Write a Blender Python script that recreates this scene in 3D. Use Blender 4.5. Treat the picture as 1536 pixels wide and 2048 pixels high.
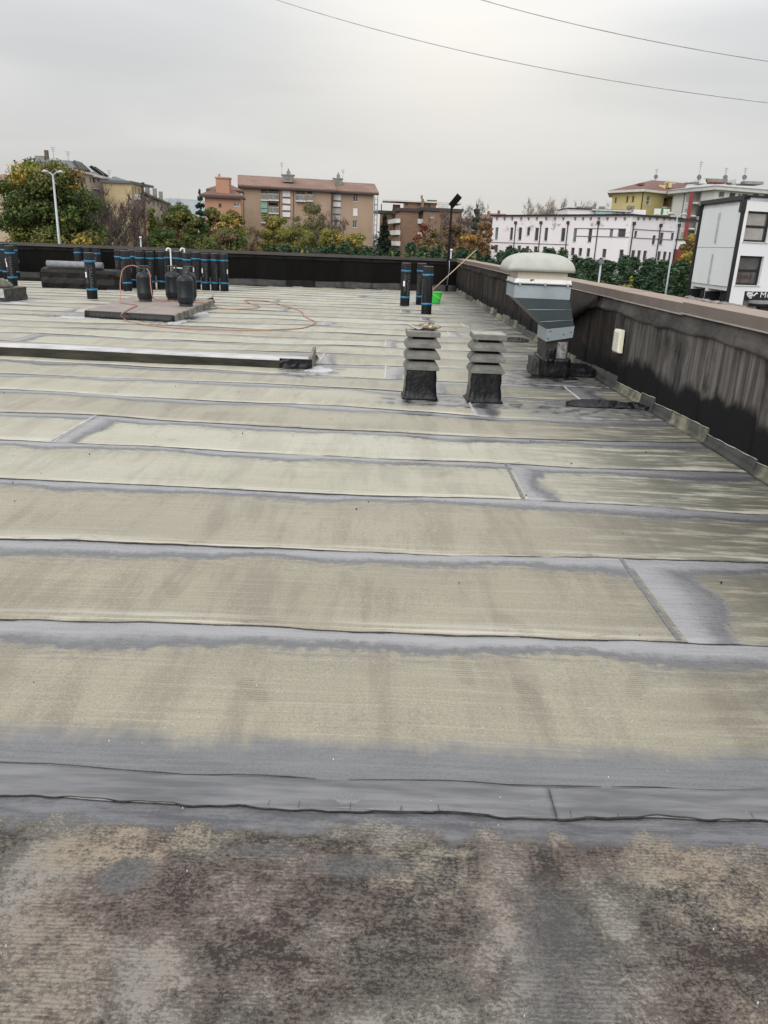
import bpy, bmesh, math, random
import numpy as np
from math import sin, cos, tan, radians, pi, sqrt, atan2
from mathutils import Vector, Matrix

for o in list(bpy.data.objects):
    bpy.data.objects.remove(o)
SC = bpy.context.scene
COL = SC.collection

# ------------------------------------------------------------------ camera
EYE = 1.45
PITCH, ROLL, FPX = radians(19.3), radians(2.33), 1534.0
F_ = np.array([0, cos(PITCH), -sin(PITCH)]); U0 = np.array([0, sin(PITCH), cos(PITCH)]); R0 = np.array([1., 0, 0])
R_ = cos(ROLL)*R0 + sin(ROLL)*U0
U_ = -sin(ROLL)*R0 + cos(ROLL)*U0
cam_data = bpy.data.cameras.new('camera'); cam = bpy.data.objects.new('camera', cam_data); COL.objects.link(cam)
cam_data.sensor_fit = 'VERTICAL'; cam_data.sensor_height = 36; cam_data.lens = FPX/2048*36
cam_data.clip_start = 0.05; cam_data.clip_end = 9000
Mx = Matrix(((R_[0], U_[0], -F_[0], 0), (R_[1], U_[1], -F_[1], 0), (R_[2], U_[2], -F_[2], EYE), (0, 0, 0, 1)))
cam.matrix_world = Mx
SC.camera = cam

# ------------------------------------------------------------------ world (overcast late-autumn sky) and sun
SUN_EL, SUN_AZ = radians(28), radians(202)       # azimuth measured from +Y towards +X
world = bpy.data.worlds.new('World'); SC.world = world; world.use_nodes = True
wn = world.node_tree.nodes; wl = world.node_tree.links; wn.clear()
wout = wn.new('ShaderNodeOutputWorld'); bg1 = wn.new('ShaderNodeBackground'); bg2 = wn.new('ShaderNodeBackground')
mixs = wn.new('ShaderNodeMixShader'); sky = wn.new('ShaderNodeTexSky'); sky.sky_type = 'NISHITA'
sky.sun_disc = False; sky.sun_elevation = SUN_EL; sky.sun_rotation = SUN_AZ; sky.dust_density = 3; sky.air_density = 1.5
bg1.inputs[1].default_value = 0.07
wl.new(sky.outputs[0], bg1.inputs[0])
tc = wn.new('ShaderNodeTexCoord'); sep = wn.new('ShaderNodeSeparateXYZ'); wl.new(tc.outputs['Generated'], sep.inputs[0])
def wm(op, a, b=None, c=None, clamp=False):
    n = wn.new('ShaderNodeMath'); n.operation = op; n.use_clamp = clamp
    for i, v in enumerate((a, b, c)):
        if v is None: continue
        if isinstance(v, (int, float)): n.inputs[i].default_value = v
        else: wl.new(v, n.inputs[i])
    return n.outputs[0]
# cloud deck: direction projected on a plane above, so the streaks foreshorten near the horizon
zc = wm('ADD', wm('MAXIMUM', sep.outputs[2], 0.0), 0.13)
comb = wn.new('ShaderNodeCombineXYZ')
wl.new(wm('DIVIDE', sep.outputs[0], zc), comb.inputs[0]); wl.new(wm('DIVIDE', sep.outputs[1], zc), comb.inputs[1])
mp = wn.new('ShaderNodeMapping'); mp.inputs['Scale'].default_value = (0.55, 0.8, 1); mp.inputs['Rotation'].default_value = (0, 0, 0.5)
mp.inputs['Location'].default_value = (5.3, 0.4, 0)
wl.new(comb.outputs[0], mp.inputs[0])
ns = wn.new('ShaderNodeTexNoise'); ns.inputs['Scale'].default_value = 1.1; ns.inputs['Detail'].default_value = 5; ns.inputs['Roughness'].default_value = 0.45
ns.inputs['Distortion'].default_value = 0.5
wl.new(mp.outputs[0], ns.inputs[0])
rmp = wn.new('ShaderNodeValToRGB'); rmp.color_ramp.interpolation = 'B_SPLINE'
e = rmp.color_ramp.elements; e[0].position = 0.38; e[0].color = (0.50, 0.51, 0.525, 1); e[1].position = 0.63; e[1].color = (0.69, 0.688, 0.69, 1)
wl.new(ns.outputs[0], rmp.inputs[0])
# warm veil where the sun stands behind the cloud
sd = Vector((sin(radians(3.5))*cos(radians(9)), cos(radians(3.5))*cos(radians(9)), sin(radians(9))))
dt = wn.new('ShaderNodeVectorMath'); dt.operation = 'DOT_PRODUCT'; wl.new(tc.outputs['Generated'], dt.inputs[0]); dt.inputs[1].default_value = sd
glow = wm('POWER', wm('MAXIMUM', dt.outputs['Value'], 0.0), 55.0)
gl2 = wn.new('ShaderNodeMix'); gl2.data_type = 'RGBA'; gl2.blend_type = 'MIX'
wl.new(wm('MULTIPLY', glow, 0.70), gl2.inputs[0]); wl.new(rmp.outputs[0], gl2.inputs[6]); gl2.inputs[7].default_value = (0.83, 0.79, 0.71, 1)
hzf = wm('SUBTRACT', 1.0, wm('MULTIPLY', sep.outputs[2], 4.2), clamp=True)
gl3 = wn.new('ShaderNodeMix'); gl3.data_type = 'RGBA'
wl.new(wm('MULTIPLY', hzf, 0.85), gl3.inputs[0]); wl.new(gl2.outputs[2], gl3.inputs[6]); gl3.inputs[7].default_value = (0.50, 0.495, 0.478, 1)
wl.new(gl3.outputs[2], bg2.inputs[0])
# an overcast sky brightens steadily towards the zenith
wl.new(wm('ADD', 1.0, wm('MULTIPLY', wm('MAXIMUM', wm('SUBTRACT', sep.outputs[2], 0.18), 0.0), 1.5)), bg2.inputs[1])
mixs.inputs[0].default_value = 0.95
wl.new(bg1.outputs[0], mixs.inputs[1]); wl.new(bg2.outputs[0], mixs.inputs[2]); wl.new(mixs.outputs[0], wout.inputs[0])

sl = bpy.data.lights.new('sun', 'SUN'); sl.energy = 1.5; sl.angle = radians(60); sl.color = (1, 0.95, 0.87)
so = bpy.data.objects.new('sun', sl); COL.objects.link(so)
so.rotation_euler = (Vector((sin(SUN_AZ)*cos(SUN_EL), cos(SUN_AZ)*cos(SUN_EL), sin(SUN_EL)))).to_track_quat('Z', 'Y').to_euler()
vs = SC.view_settings; vs.view_transform = 'Standard'; vs.look = 'None'; vs.gamma = 1; vs.use_curve_mapping = False; vs.exposure = 0.35
SC.render.engine = 'CYCLES'

# ------------------------------------------------------------------ geometry of the view: pixel of the photo -> point of the place
def ray(x, y): return F_ + R_*(x-768)/FPX - U_*(y-1024)/FPX
def G(x, y, z=0.0):
    d = ray(x, y); t = (z-EYE)/d[2]; return Vector((d[0]*t, d[1]*t, z))
def at(x, y, Y):
    d = ray(x, y); t = Y/d[1]; return Vector((d[0]*t, Y, EYE+d[2]*t))

# ------------------------------------------------------------------ object helpers
WL = {}
def tag(o, label=None, cat=None, group=None, kind=None):
    if label: o['label'] = label
    if cat: o['category'] = cat
    if group: o['group'] = group
    if kind: o['kind'] = kind
    return o
def wloc(o):
    v = Vector((0, 0, 0))
    while o: v += o.location; o = o.parent
    return v
def empty(name, loc=(0, 0, 0), label=None, cat=None, group=None, kind=None, rz=0):
    o = bpy.data.objects.new(name, None); COL.objects.link(o); o.location = loc; o.rotation_euler = (0, 0, rz); o.empty_display_size = .2
    return tag(o, label, cat, group, kind)
def link(name, me, parent=None, loc=None):
    o = bpy.data.objects.new(name, me); COL.objects.link(o)
    if parent: o.parent = parent
    if loc is not None: o.location = loc
    return o
def copy_tree(o, parent=None):
    c = o.copy(); COL.objects.link(c); c.parent = parent
    for ch in o.children: copy_tree(ch, c)
    return c

class MB:
    """collects polygons and builds ONE mesh object"""
    def __init__(s): s.v = []; s.f = []; s.m = []; s.sm = []
    def add(s, vs, fs, mi=0, smooth=False):
        b = len(s.v); s.v += [tuple(p) for p in vs]
        for f in fs: s.f.append(tuple(b+i for i in f)); s.m.append(mi); s.sm.append(smooth)
    def box(s, c, sz, rz=0, mi=0, taper=1.0, rx=0, ry=0):
        x, y, z = sz[0]/2, sz[1]/2, sz[2]/2
        P = [(-x, -y, -z), (x, -y, -z), (x, y, -z), (-x, y, -z), (-x*taper, -y*taper, z), (x*taper, -y*taper, z), (x*taper, y*taper, z), (-x*taper, y*taper, z)]
        R = Matrix.Rotation(rz, 3, 'Z') @ Matrix.Rotation(ry, 3, 'Y') @ Matrix.Rotation(rx, 3, 'X')
        P = [R @ Vector(p) + Vector(c) for p in P]
        s.add(P, [(0, 3, 2, 1), (4, 5, 6, 7), (0, 1, 5, 4), (1, 2, 6, 5), (2, 3, 7, 6), (3, 0, 4, 7)], mi); return s
    def hexa(s, P, mi=0):
        s.add(P, [(0, 3, 2, 1), (4, 5, 6, 7), (0, 1, 5, 4), (1, 2, 6, 5), (2, 3, 7, 6), (3, 0, 4, 7)], mi); return s
    def loft(s, rings, mi=0, cap=True, smooth=False):
        n = len(rings[0]); b = len(s.v)
        for r in rings: s.v += [tuple(p) for p in r]
        for k in range(len(rings)-1):
            for i in range(n):
                j = (i+1) % n
                s.f.append((b+k*n+i, b+k*n+j, b+(k+1)*n+j, b+(k+1)*n+i)); s.m.append(mi); s.sm.append(smooth)
        if cap:
            s.f.append(tuple(b+i for i in range(n))[::-1]); s.m.append(mi); s.sm.append(False)
            s.f.append(tuple(b+(len(rings)-1)*n+i for i in range(n))); s.m.append(mi); s.sm.append(False)
        return s
    def tube(s, pts, r, n=8, mi=0, cap=True, smooth=True):
        pts = [Vector(p) for p in pts]; rings = []
        rr = r if isinstance(r, (list, tuple)) else [r]*len(pts)
        a = None
        for i, p in enumerate(pts):
            t = (pts[min(i+1, len(pts)-1)]-pts[max(i-1, 0)])
            if t.length < 1e-9: t = Vector((0, 0, 1))
            t.normalize()
            if a is None:
                a = Vector((1, 0, 0)) if abs(t.x) < .9 else Vector((0, 1, 0))
            a = (a - t*a.dot(t)).normalized(); b = t.cross(a)
            rings.append([p+(a*cos(2*pi*k/n)+b*sin(2*pi*k/n))*rr[i] for k in range(n)])
        return s.loft(rings, mi, cap, smooth)
    def lathe(s, c, prof, n=24, mi=0, smooth=True, cap=True):
        rings = [[(c[0]+r*cos(2*pi*k/n), c[1]+r*sin(2*pi*k/n), c[2]+z) for k in range(n)] for r, z in prof]
        return s.loft(rings, mi, cap, smooth)
    def build(s, name, mats, parent=None, off=None, world_=True):
        if not isinstance(mats, (list, tuple)): mats = [mats]
        me = bpy.data.meshes.new(name)
        o0 = Vector(off) if off is not None else (wloc(parent) if (parent and world_) else Vector((0, 0, 0)))
        me.from_pydata([(p[0]-o0.x, p[1]-o0.y, p[2]-o0.z) for p in s.v], [], s.f)
        for m in mats: me.materials.append(m)
        me.polygons.foreach_set('material_index', s.m); me.polygons.foreach_set('use_smooth', s.sm)
        me.update()
        o = link(name, me, parent)
        if off is not None: o.location = o0 if not parent else o0-wloc(parent)
        return o

# ------------------------------------------------------------------ materials
class NT:
    def __init__(s, name):
        s.mat = bpy.data.materials.new(name); s.mat.use_nodes = True
        s.n = s.mat.node_tree.nodes; s.l = s.mat.node_tree.links
        s.p = s.n['Principled BSDF']
    def m(s, op, a, b=None, c=None, clamp=False):
        n = s.n.new('ShaderNodeMath'); n.operation = op; n.use_clamp = clamp
        for i, v in enumerate((a, b, c)):
            if v is None: continue
            if isinstance(v, (int, float)): n.inputs[i].default_value = v
            else: s.l.new(v, n.inputs[i])
        return n.outputs[0]
    def ss(s, x, a, b):      # smoothstep, a<b or a>b
        n = s.n.new('ShaderNodeMapRange'); n.interpolation_type = 'SMOOTHSTEP'
        if isinstance(x, (int, float)): n.inputs[0].default_value = x
        else: s.l.new(x, n.inputs[0])
        lo, hi, inv = (a, b, False) if not (isinstance(a, (int, float)) and isinstance(b, (int, float)) and a > b) else (b, a, True)
        for i, v in ((1, lo), (2, hi)):
            if isinstance(v, (int, float)): n.inputs[i].default_value = v
            else: s.l.new(v, n.inputs[i])
        n.inputs[3].default_value = 1 if inv else 0; n.inputs[4].default_value = 0 if inv else 1
        return n.outputs[0]
    def pos(s):
        return s.n.new('ShaderNodeNewGeometry').outputs['Position']
    def obj(s): return s.n.new('ShaderNodeTexCoord').outputs['Object']
    def scale(s, v, sc, loc=(0, 0, 0)):
        n = s.n.new('ShaderNodeMapping'); n.inputs['Scale'].default_value = sc; n.inputs['Location'].default_value = loc; s.l.new(v, n.inputs[0]); return n.outputs[0]
    def noise(s, v, sc, det=3, rough=.5, dist=0):
        n = s.n.new('ShaderNodeTexNoise'); n.inputs['Scale'].default_value = sc; n.inputs['Detail'].default_value = det
        n.inputs['Roughness'].default_value = rough; n.inputs['Distortion'].default_value = dist
        s.l.new(v, n.inputs['Vector']); return n.outputs[0]
    def mix(s, f, a, b, mode='MIX'):
        n = s.n.new('ShaderNodeMix'); n.data_type = 'RGBA'; n.blend_type = mode
        for i, v in ((0, f), (6, a), (7, b)):
            if isinstance(v, (int, float)): n.inputs[i].default_value = v
            elif isinstance(v, tuple): n.inputs[i].default_value = (v[0], v[1], v[2], 1)
            else: s.l.new(v, n.inputs[i])
        return n.outputs[2]
    def attr(s, name, out='Fac'):
        n = s.n.new('ShaderNodeAttribute'); n.attribute_name = name; return n.outputs[out]
    def sep(s, v):
        n = s.n.new('ShaderNodeSeparateXYZ'); s.l.new(v, n.inputs[0]); return n.outputs
    def out(s, col=None, rough=None, bump=None, bs=.3, bd=.01, spec=None, metal=None):
        for k, v in (('Base Color', col), ('Roughness', rough), ('Specular IOR Level', spec), ('Metallic', metal)):
            if v is None: continue
            if isinstance(v, tuple): s.p.inputs[k].default_value = (v[0], v[1], v[2], 1)
            elif isinstance(v, (int, float)): s.p.inputs[k].default_value = v
            else: s.l.new(v, s.p.inputs[k])
        if bump is not None:
            b = s.n.new('ShaderNodeBump'); b.inputs['Strength'].default_value = bs; b.inputs['Distance'].default_value = bd
            s.l.new(bump, b.inputs['Height']); s.l.new(b.outputs[0], s.p.inputs['Normal'])
        return s.mat
def simple(name, c1, c2=None, sc=3, rough=.7, metal=0, spec=.5, bs=.2, bsc=None, stretch=(1, 1, 1), det=4, lo=.3, hi=.7, bd=.01):
    t = NT(name); p = t.scale(t.pos(), stretch)
    c2 = c2 or tuple(x*.75 for x in c1)
    f = t.ss(t.noise(p, sc, det, .6), lo, hi)
    b = t.noise(p, bsc or sc*8, 3)
    return t.out(t.mix(f, c1, c2), rough, b, bs, bd, spec, metal)

# --- the old mineral membrane
def ellipse(t, xy, cx, cy, rx, ry, edge, nz, rot=0.0):
    dx = t.m('SUBTRACT', xy[0], cx); dy = t.m('SUBTRACT', xy[1], cy)
    a = t.m('DIVIDE', t.m('ADD', t.m('MULTIPLY', dx, cos(rot)), t.m('MULTIPLY', dy, sin(rot))), rx)
    b = t.m('DIVIDE', t.m('SUBTRACT', t.m('MULTIPLY', dy, cos(rot)), t.m('MULTIPLY', dx, sin(rot))), ry)
    d = t.m('SQRT', t.m('ADD', t.m('MULTIPLY', a, a), t.m('MULTIPLY', b, b)))
    d = t.m('ADD', d, t.m('MULTIPLY', t.m('SUBTRACT', nz, .5), 1.1))
    return t.ss(d, 1.0+edge, 1.0-edge)

def membrane_mat():
    t = NT('aged_mineral_membrane'); P = t.pos(); xyz = t.sep(P)
    fd, nd, ld, nb, tone = (t.attr(a) for a in ('fd', 'nd', 'ld', 'nb', 'tone'))
    lowx = t.noise(t.scale(P, (1.0, 0.9, 1)), 1.1, 2)
    fuzz = t.noise(t.scale(P, (10, 26, 1)), 1.3, 5, .7)
    fing = t.noise(t.scale(P, (26, 5, 1), (3, 1, 0)), 1.0, 4, .7)
    w = t.m('ADD', .150, t.m('MULTIPLY', t.m('SUBTRACT', lowx, .5), .46))
    w = t.m('ADD', w, t.m('MULTIPLY', t.m('SUBTRACT', fing, .5), .10))
    w = t.m('ADD', w, t.m('MULTIPLY', t.m('SUBTRACT', fuzz, .5), .12))
    wide = t.m('MULTIPLY', t.ss(xyz[0], .6, 2.6), .06)
    w = t.m('ADD', w, wide)
    m1 = t.ss(t.m('SUBTRACT', fd, w), .026, -.02)
    m2 = t.ss(t.m('SUBTRACT', t.m('MULTIPLY', ld, .75), w), .03, -.02)
    nbw = t.m('MULTIPLY', nb, t.m('ADD', t.m('ADD', .70, t.m('MULTIPLY', t.m('SUBTRACT', fing, .5), .45)), t.m('MULTIPLY', t.noise(t.scale(P, (3, 6, 1)), 1.6, 6, .7), .9)))
    m3 = t.m('MULTIPLY', t.ss(t.m('SUBTRACT', nd, nbw), .075, -.04), t.m('GREATER_THAN', nb, .001))
    band = t.m('MAXIMUM', t.m('MAXIMUM', m1, m2), m3)
    # black soot rim inside the band
    rim = t.m('MULTIPLY', band, t.ss(t.m('ABSOLUTE', t.m('SUBTRACT', t.m('MINIMUM', fd, t.m('MULTIPLY', ld, .75)), t.m('SUBTRACT', w, .028))), .045, .0))
    # wet dark film round the two vents, the drain and along the right wall
    nz = t.noise(t.scale(P, (2.2, 2.6, 1)), 1.6, 4, .6)
    wet = ellipse(t, xyz, .62, 7.52, .80, .30, .12, nz)
    wet = t.m('MAXIMUM', wet, ellipse(t, xyz, 1.95, 9.2, .75, .7, .2, nz))
    wet = t.m('MAXIMUM', wet, t.m('MULTIPLY', ellipse(t, xyz, 1.95, 7.35, .7, .42, .25, nz), .9))
    wet = t.m('MAXIMUM', wet, t.m('MULTIPLY', ellipse(t, xyz, -.95, 9.1, .36, .6, .2, nz), .8))
    wet = t.m('MAXIMUM', wet, t.m('MULTIPLY', ellipse(t, xyz, -4.0, 14.6, .5, 1.6, .2, nz), .8))
    wet = t.m('MAXIMUM', wet, t.m('MULTIPLY', ellipse(t, xyz, -5.7, 14.1, .8, .4, .2, nz), .8))
    # colours of the mineral slate
    big = t.noise(t.scale(P, (.8, 1.5, 1)), 1.0, 3)
    beige = t.mix(t.ss(big, .3, .7), (.292, .263, .198), (.252, .229, .174))
    green = t.mix(t.ss(big, .3, .7), (.430, .425, .350), (.390, .378, .300))
    col = t.mix(tone, beige, green)
    # brown stains lying across the strip
    st = t.noise(t.scale(P, (4.6, .6, 1)), 1.0, 5, .68, .3)
    st2 = t.noise(t.scale(P, (1.2, 1.6, 1)), .8, 3)
    col = t.mix(t.m('MULTIPLY', t.ss(t.m('MULTIPLY', st, t.m('ADD', .5, st2)), .44, .64), t.m('SUBTRACT', .50, t.m('MULTIPLY', tone, .28))), col, (.165, .138, .108))
    gs = t.ss(t.noise(t.scale(P, (6.5, 1.1, 1), (5, 5, 0)), 1.0, 5, .7, .2), .56, .70)
    col = t.mix(t.m('MULTIPLY', gs, .26), col, (.13, .125, .115))
    bleed = t.m('MULTIPLY', t.ss(t.m('SUBTRACT', fd, w), .16, .0), t.ss(fuzz, .42, .62))
    col = t.mix(t.m('MULTIPLY', bleed, .6), col, (.15, .148, .14))
    # fine lines left by the roller, along the strip
    ln = t.noise(t.scale(P, (1.1, 70, 1)), 1.0, 5, .7)
    col = t.mix(t.m('MULTIPLY', t.ss(ln, .50, .72), .38), col, (.44, .43, .37))
    col = t.mix(t.m('MULTIPLY', t.ss(ln, .50, .30), .40), col, (.19, .175, .135))
    sp = t.noise(P, 140, 3, .7)
    col = t.mix(t.ss(sp, .50, .72), col, t.mix(.5, col, (.11, .10, .085)))
    col = t.mix(t.m('MULTIPLY', t.ss(sp, .45, .28), .5), col, (.46, .45, .40))
    # pale rubbed streak beside the lap edge
    pale = t.m('MULTIPLY', t.ss(nd, .15, .02), t.ss(t.noise(t.scale(P, (.9, 24, 1)), 1.0, 4, .6), .42, .62))
    col = t.mix(t.m('MULTIPLY', pale, .6), col, (.52, .51, .46))
    drt = t.noise(t.scale(P, (5, 11, 1)), 1.0, 5, .7)
    neardark = t.m('MULTIPLY', t.ss(nd, .10, .0), t.ss(drt, .54, .66))
    col = t.mix(t.m('MULTIPLY', neardark, .7), col, (.14, .135, .125))
    # scuffs, footprint-sized blots
    blot = t.ss(t.noise(t.scale(P, (3.5, 5, 1)), 1.5, 6, .72), .60, .70)
    col = t.mix(t.m('MULTIPLY', blot, .42), col, (.17, .155, .128))
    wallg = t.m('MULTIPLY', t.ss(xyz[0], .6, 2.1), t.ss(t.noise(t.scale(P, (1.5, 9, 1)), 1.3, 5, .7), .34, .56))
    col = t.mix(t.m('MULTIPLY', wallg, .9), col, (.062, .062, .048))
    # boot prints
    tr = t.n.new('ShaderNodeTexWave'); tr.inputs['Scale'].default_value = 22; tr.inputs['Distortion'].default_value = 3; t.l.new(t.scale(P, (.5, 1, 1)), tr.inputs[0]); tr.bands_direction = 'Y'
    for (fx, fy, ro_) in ((.52, 2.30, .3), (.31, 2.42, .2), (.56, 2.80, .5), (.92, 2.38, -.4), (1.15, 1.90, -.9), (-.16, 3.2, .1), (-.42, 2.25, .6), (.98, 4.9, .2), (.4, 4.95, -.5), (1.6, 5.6, .3), (-.9, 3.0, .4)):
        q = ellipse(t, xyz, fx, fy, .036, .10, .25, t.m('ADD', .5, t.m('MULTIPLY', t.m('SUBTRACT', fuzz, .5), .6)), ro_)
        col = t.mix(t.m('MULTIPLY', q, t.m('MULTIPLY', t.ss(tr.outputs[1], .35, .75), .45)), col, (.12, .11, .09))
    # bitumen band
    bn = t.m('ADD', t.m('MULTIPLY', t.noise(t.scale(P, (2.5, 13, 1)), 1.3, 5, .7), 1.0), t.m('ADD', t.m('MULTIPLY', t.m('SUBTRACT', ln, .5), 1.0), t.m('MULTIPLY', t.m('SUBTRACT', sp, .5), .9)))
    bn = t.m('MULTIPLY', t.m('SUBTRACT', bn, .25), 2.0, None, True)
    bcol = t.mix(bn, (.095, .097, .102), (.145, .147, .153))
    bcol = t.mix(t.m('SUBTRACT', 1.0, t.ss(t.m('DIVIDE', t.m('MINIMUM', fd, t.m('MULTIPLY', ld, .75)), w), .35, .75)), bcol, t.mix(bn, (.205, .206, .217), (.285, .286, .297)))  # paler base colour paints in the highlight just below the seam
    bcol = t.mix(t.m('MULTIPLY', rim, .75), bcol, (.075, .075, .083))
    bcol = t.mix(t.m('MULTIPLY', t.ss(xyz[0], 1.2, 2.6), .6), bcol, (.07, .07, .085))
    bcol = t.mix(t.m('MULTIPLY', t.ss(sp, .55, .7), .35), bcol, (.27, .27, .28))
    bcol = t.mix(t.m('MULTIPLY', m3, .75), bcol, t.mix(bn, (.072, .074, .080), (.135, .138, .146)))
    col = t.mix(band, col, bcol)
    wetc = t.m('MULTIPLY', wet, t.ss(t.noise(t.scale(P, (6, 6, 1)), 1.4, 4, .6, .6), .46, .62))
    col = t.mix(t.m('MULTIPLY', wet, .6), col, (.17, .17, .18))
    col = t.mix(wetc, col, (.022, .022, .03))
    gloss = t.m('MAXIMUM', band, wet)
    rg = t.m('SUBTRACT', .68, t.m('MULTIPLY', gloss, .38))
    rg = t.m('ADD', rg, t.m('MULTIPLY', t.m('SUBTRACT', bn, .5), .12))
    h = t.m('ADD', t.m('MULTIPLY', sp, t.m('SUBTRACT', 1.0, t.m('MULTIPLY', gloss, .8))), t.m('MULTIPLY', ln, .8))
    h = t.m('ADD', h, t.m('MULTIPLY', t.noise(t.scale(P, (5, 8, 1)), 1, 4, .6), 3.0))
    h = t.m('ADD', h, t.m('MULTIPLY', band, -.4))
    return t.out(col, rg, h, .5, .004, t.m('ADD', .5, t.m('MULTIPLY', gloss, .45)))

def weathered_mat():
    """the bare, brown-black lap in the foreground"""
    t = NT('weathered_bare_membrane'); P = t.pos(); xyz = t.sep(P)
    n2 = t.noise(t.scale(P, (1, 1.1, 1)), 2.6, 4, .6, .6); n6 = t.noise(t.scale(P, (1, 1.1, 1), (4, 2, 0)), 8, 5, .65, .3)
    n20 = t.noise(t.scale(P, (1, 1.2, 1), (1, 7, 0)), 28, 3, .6); n70 = t.noise(t.scale(P, (1, 1.35, 1)), 95, 3, .65); n180 = t.noise(P, 260, 2, .6)
    ln0 = t.noise(t.scale(P, (9, 150, 1)), 1.0, 4, .7)
    def amp(n, a): return t.m('MULTIPLY', t.m('SUBTRACT', n, .5), a)
    grain = t.m('ADD', t.m('ADD', amp(n70, 1.7), amp(n180, .9)), t.m('ADD', amp(n20, .9), amp(ln0, .6)))
    base = t.m('ADD', amp(n2, 1.7), amp(n6, 1.6))
    ew = t.m('ADD', .5, t.m('ADD', t.m('MULTIPLY', t.m('SUBTRACT', n6, .5), .9), t.m('MULTIPLY', grain, .28)))
    def E(cx, cy, rx, ry, e, rot=0): return ellipse(t, xyz, cx, cy, rx, ry, e, ew, rot)
    def mx_(*a):
        r = a[0]
        for b in a[1:]: r = t.m('MAXIMUM', r, b)
        return r
    tan_ = mx_(E(-.58, 1.55, .25, .09, .35, .25), E(.86, 1.42, .26, .17, .4, -.7), t.m('MULTIPLY', E(.13, 1.47, .15, .11, .4), .75), t.m('MULTIPLY', E(-.66, 1.05, .13, .3, .45, .1), .45), t.m('MULTIPLY', E(.86, 1.12, .12, .2, .45, .1), .6))
    pale = mx_(E(.30, 1.22, .07, .34, .6, -.12), E(.06, 1.08, .24, .05, .6, .25), E(-.42, 1.15, .07, .16, .6, .5), t.m('MULTIPLY', E(-.80, 1.38, .08, .2, .6), .8), t.m('MULTIPLY', E(.56, 1.42, .04, .2, .5, .3), .7), E(.20, 1.55, .06, .015, .4))
    dark = mx_(E(-.08, 1.42, .34, .14, .5, -.1), E(.52, 1.42, .2, .17, .5), E(.62, 1.0, .16, .26, .5, .3), E(-.28, 1.1, .13, .3, .5), E(.0, 1.2, .3, .09, .5))
    v = t.m('ADD', t.m('ADD', .40, base), grain)
    v = t.m('ADD', v, t.m('ADD', t.m('MULTIPLY', pale, .34), t.m('ADD', t.m('MULTIPLY', tan_, .14), t.m('MULTIPLY', dark, -.14))))
    hue = t.ss(t.noise(t.scale(P, (1, 1, 1), (11, 3, 0)), 3.1, 4, .6), .40, .60)
    lo_ = t.mix(hue, (.033, .024, .020), (.029, .026, .022)); mi_ = t.mix(hue, (.112, .090, .078), (.104, .096, .083)); hi_ = t.mix(hue, (.245, .214, .190), (.235, .222, .196))
    col = t.mix(t.ss(v, .0, .42), lo_, mi_); col = t.mix(t.ss(v, .42, .98), col, hi_)
    col = t.mix(t.m('MULTIPLY', tan_, t.m('MULTIPLY', t.ss(v, .30, .85), .60)), col, (.285, .232, .160))
    grey = mx_(E(-.58, 1.44, .065, .055, .12, .5), t.m('MULTIPLY', E(.42, 1.2, .11, .24, .35), .75), t.m('MULTIPLY', E(-.02, 1.49, .13, .035, .3), .8), t.m('MULTIPLY', E(-.26, 1.53, .1, .02, .3), .8))
    gcol = t.mix(t.ss(grain, -.5, .5), (.062, .063, .066), (.130, .130, .128))
    col = t.mix(t.m('MULTIPLY', grey, .80), col, gcol)
    # smooth torched bitumen next to the lap
    tw = t.m('ADD', 1.605, t.m('ADD', t.m('MULTIPLY', t.m('SUBTRACT', n6, .5), .22), t.m('ADD', t.m('MULTIPLY', grain, .022), t.m('MULTIPLY', t.m('SUBTRACT', n2, .5), .12))))
    tor = t.ss(t.m('SUBTRACT', xyz[1], tw), -.015, .025)
    tcol = t.mix(t.ss(t.m('ADD', t.noise(t.scale(P, (2.5, 18, 1)), 1.2, 5, .7), t.m('MULTIPLY', grain, .12)), .36, .64), (.070, .072, .080), (.150, .153, .166))
    col = t.mix(t.m('MULTIPLY', tor, .95), col, tcol)
    ribs = t.n.new('ShaderNodeTexWave'); ribs.bands_direction = 'Y'; ribs.inputs['Scale'].default_value = 29; ribs.inputs['Distortion'].default_value = 5.0
    ribs.inputs['Detail'].default_value = 2; ribs.inputs['Detail Scale'].default_value = .6
    t.l.new(t.scale(P, (.35, 1, 1)), ribs.inputs[0])
    rf = t.ss(n2, .44, .60)
    rib = t.m('MULTIPLY', ribs.outputs[1], t.m('ADD', .10, t.m('MULTIPLY', rf, .9)))
    rib = t.m('MULTIPLY', rib, t.m('SUBTRACT', 1.0, t.m('MULTIPLY', tor, .7)))
    col = t.mix(t.m('MULTIPLY', t.ss(rib, .4, .9), .20), col, (.03, .024, .023))
    h = t.m('ADD', t.m('MULTIPLY', grain, t.m('SUBTRACT', .9, t.m('MULTIPLY', tor, .75))), t.m('MULTIPLY', rib, .5))
    rg = t.m('SUBTRACT', .88, t.m('MULTIPLY', t.m('MAXIMUM', tor, t.m('MULTIPLY', grey, .4)), .36))
    return t.out(col, rg, h, .6, .004, .4)

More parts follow.
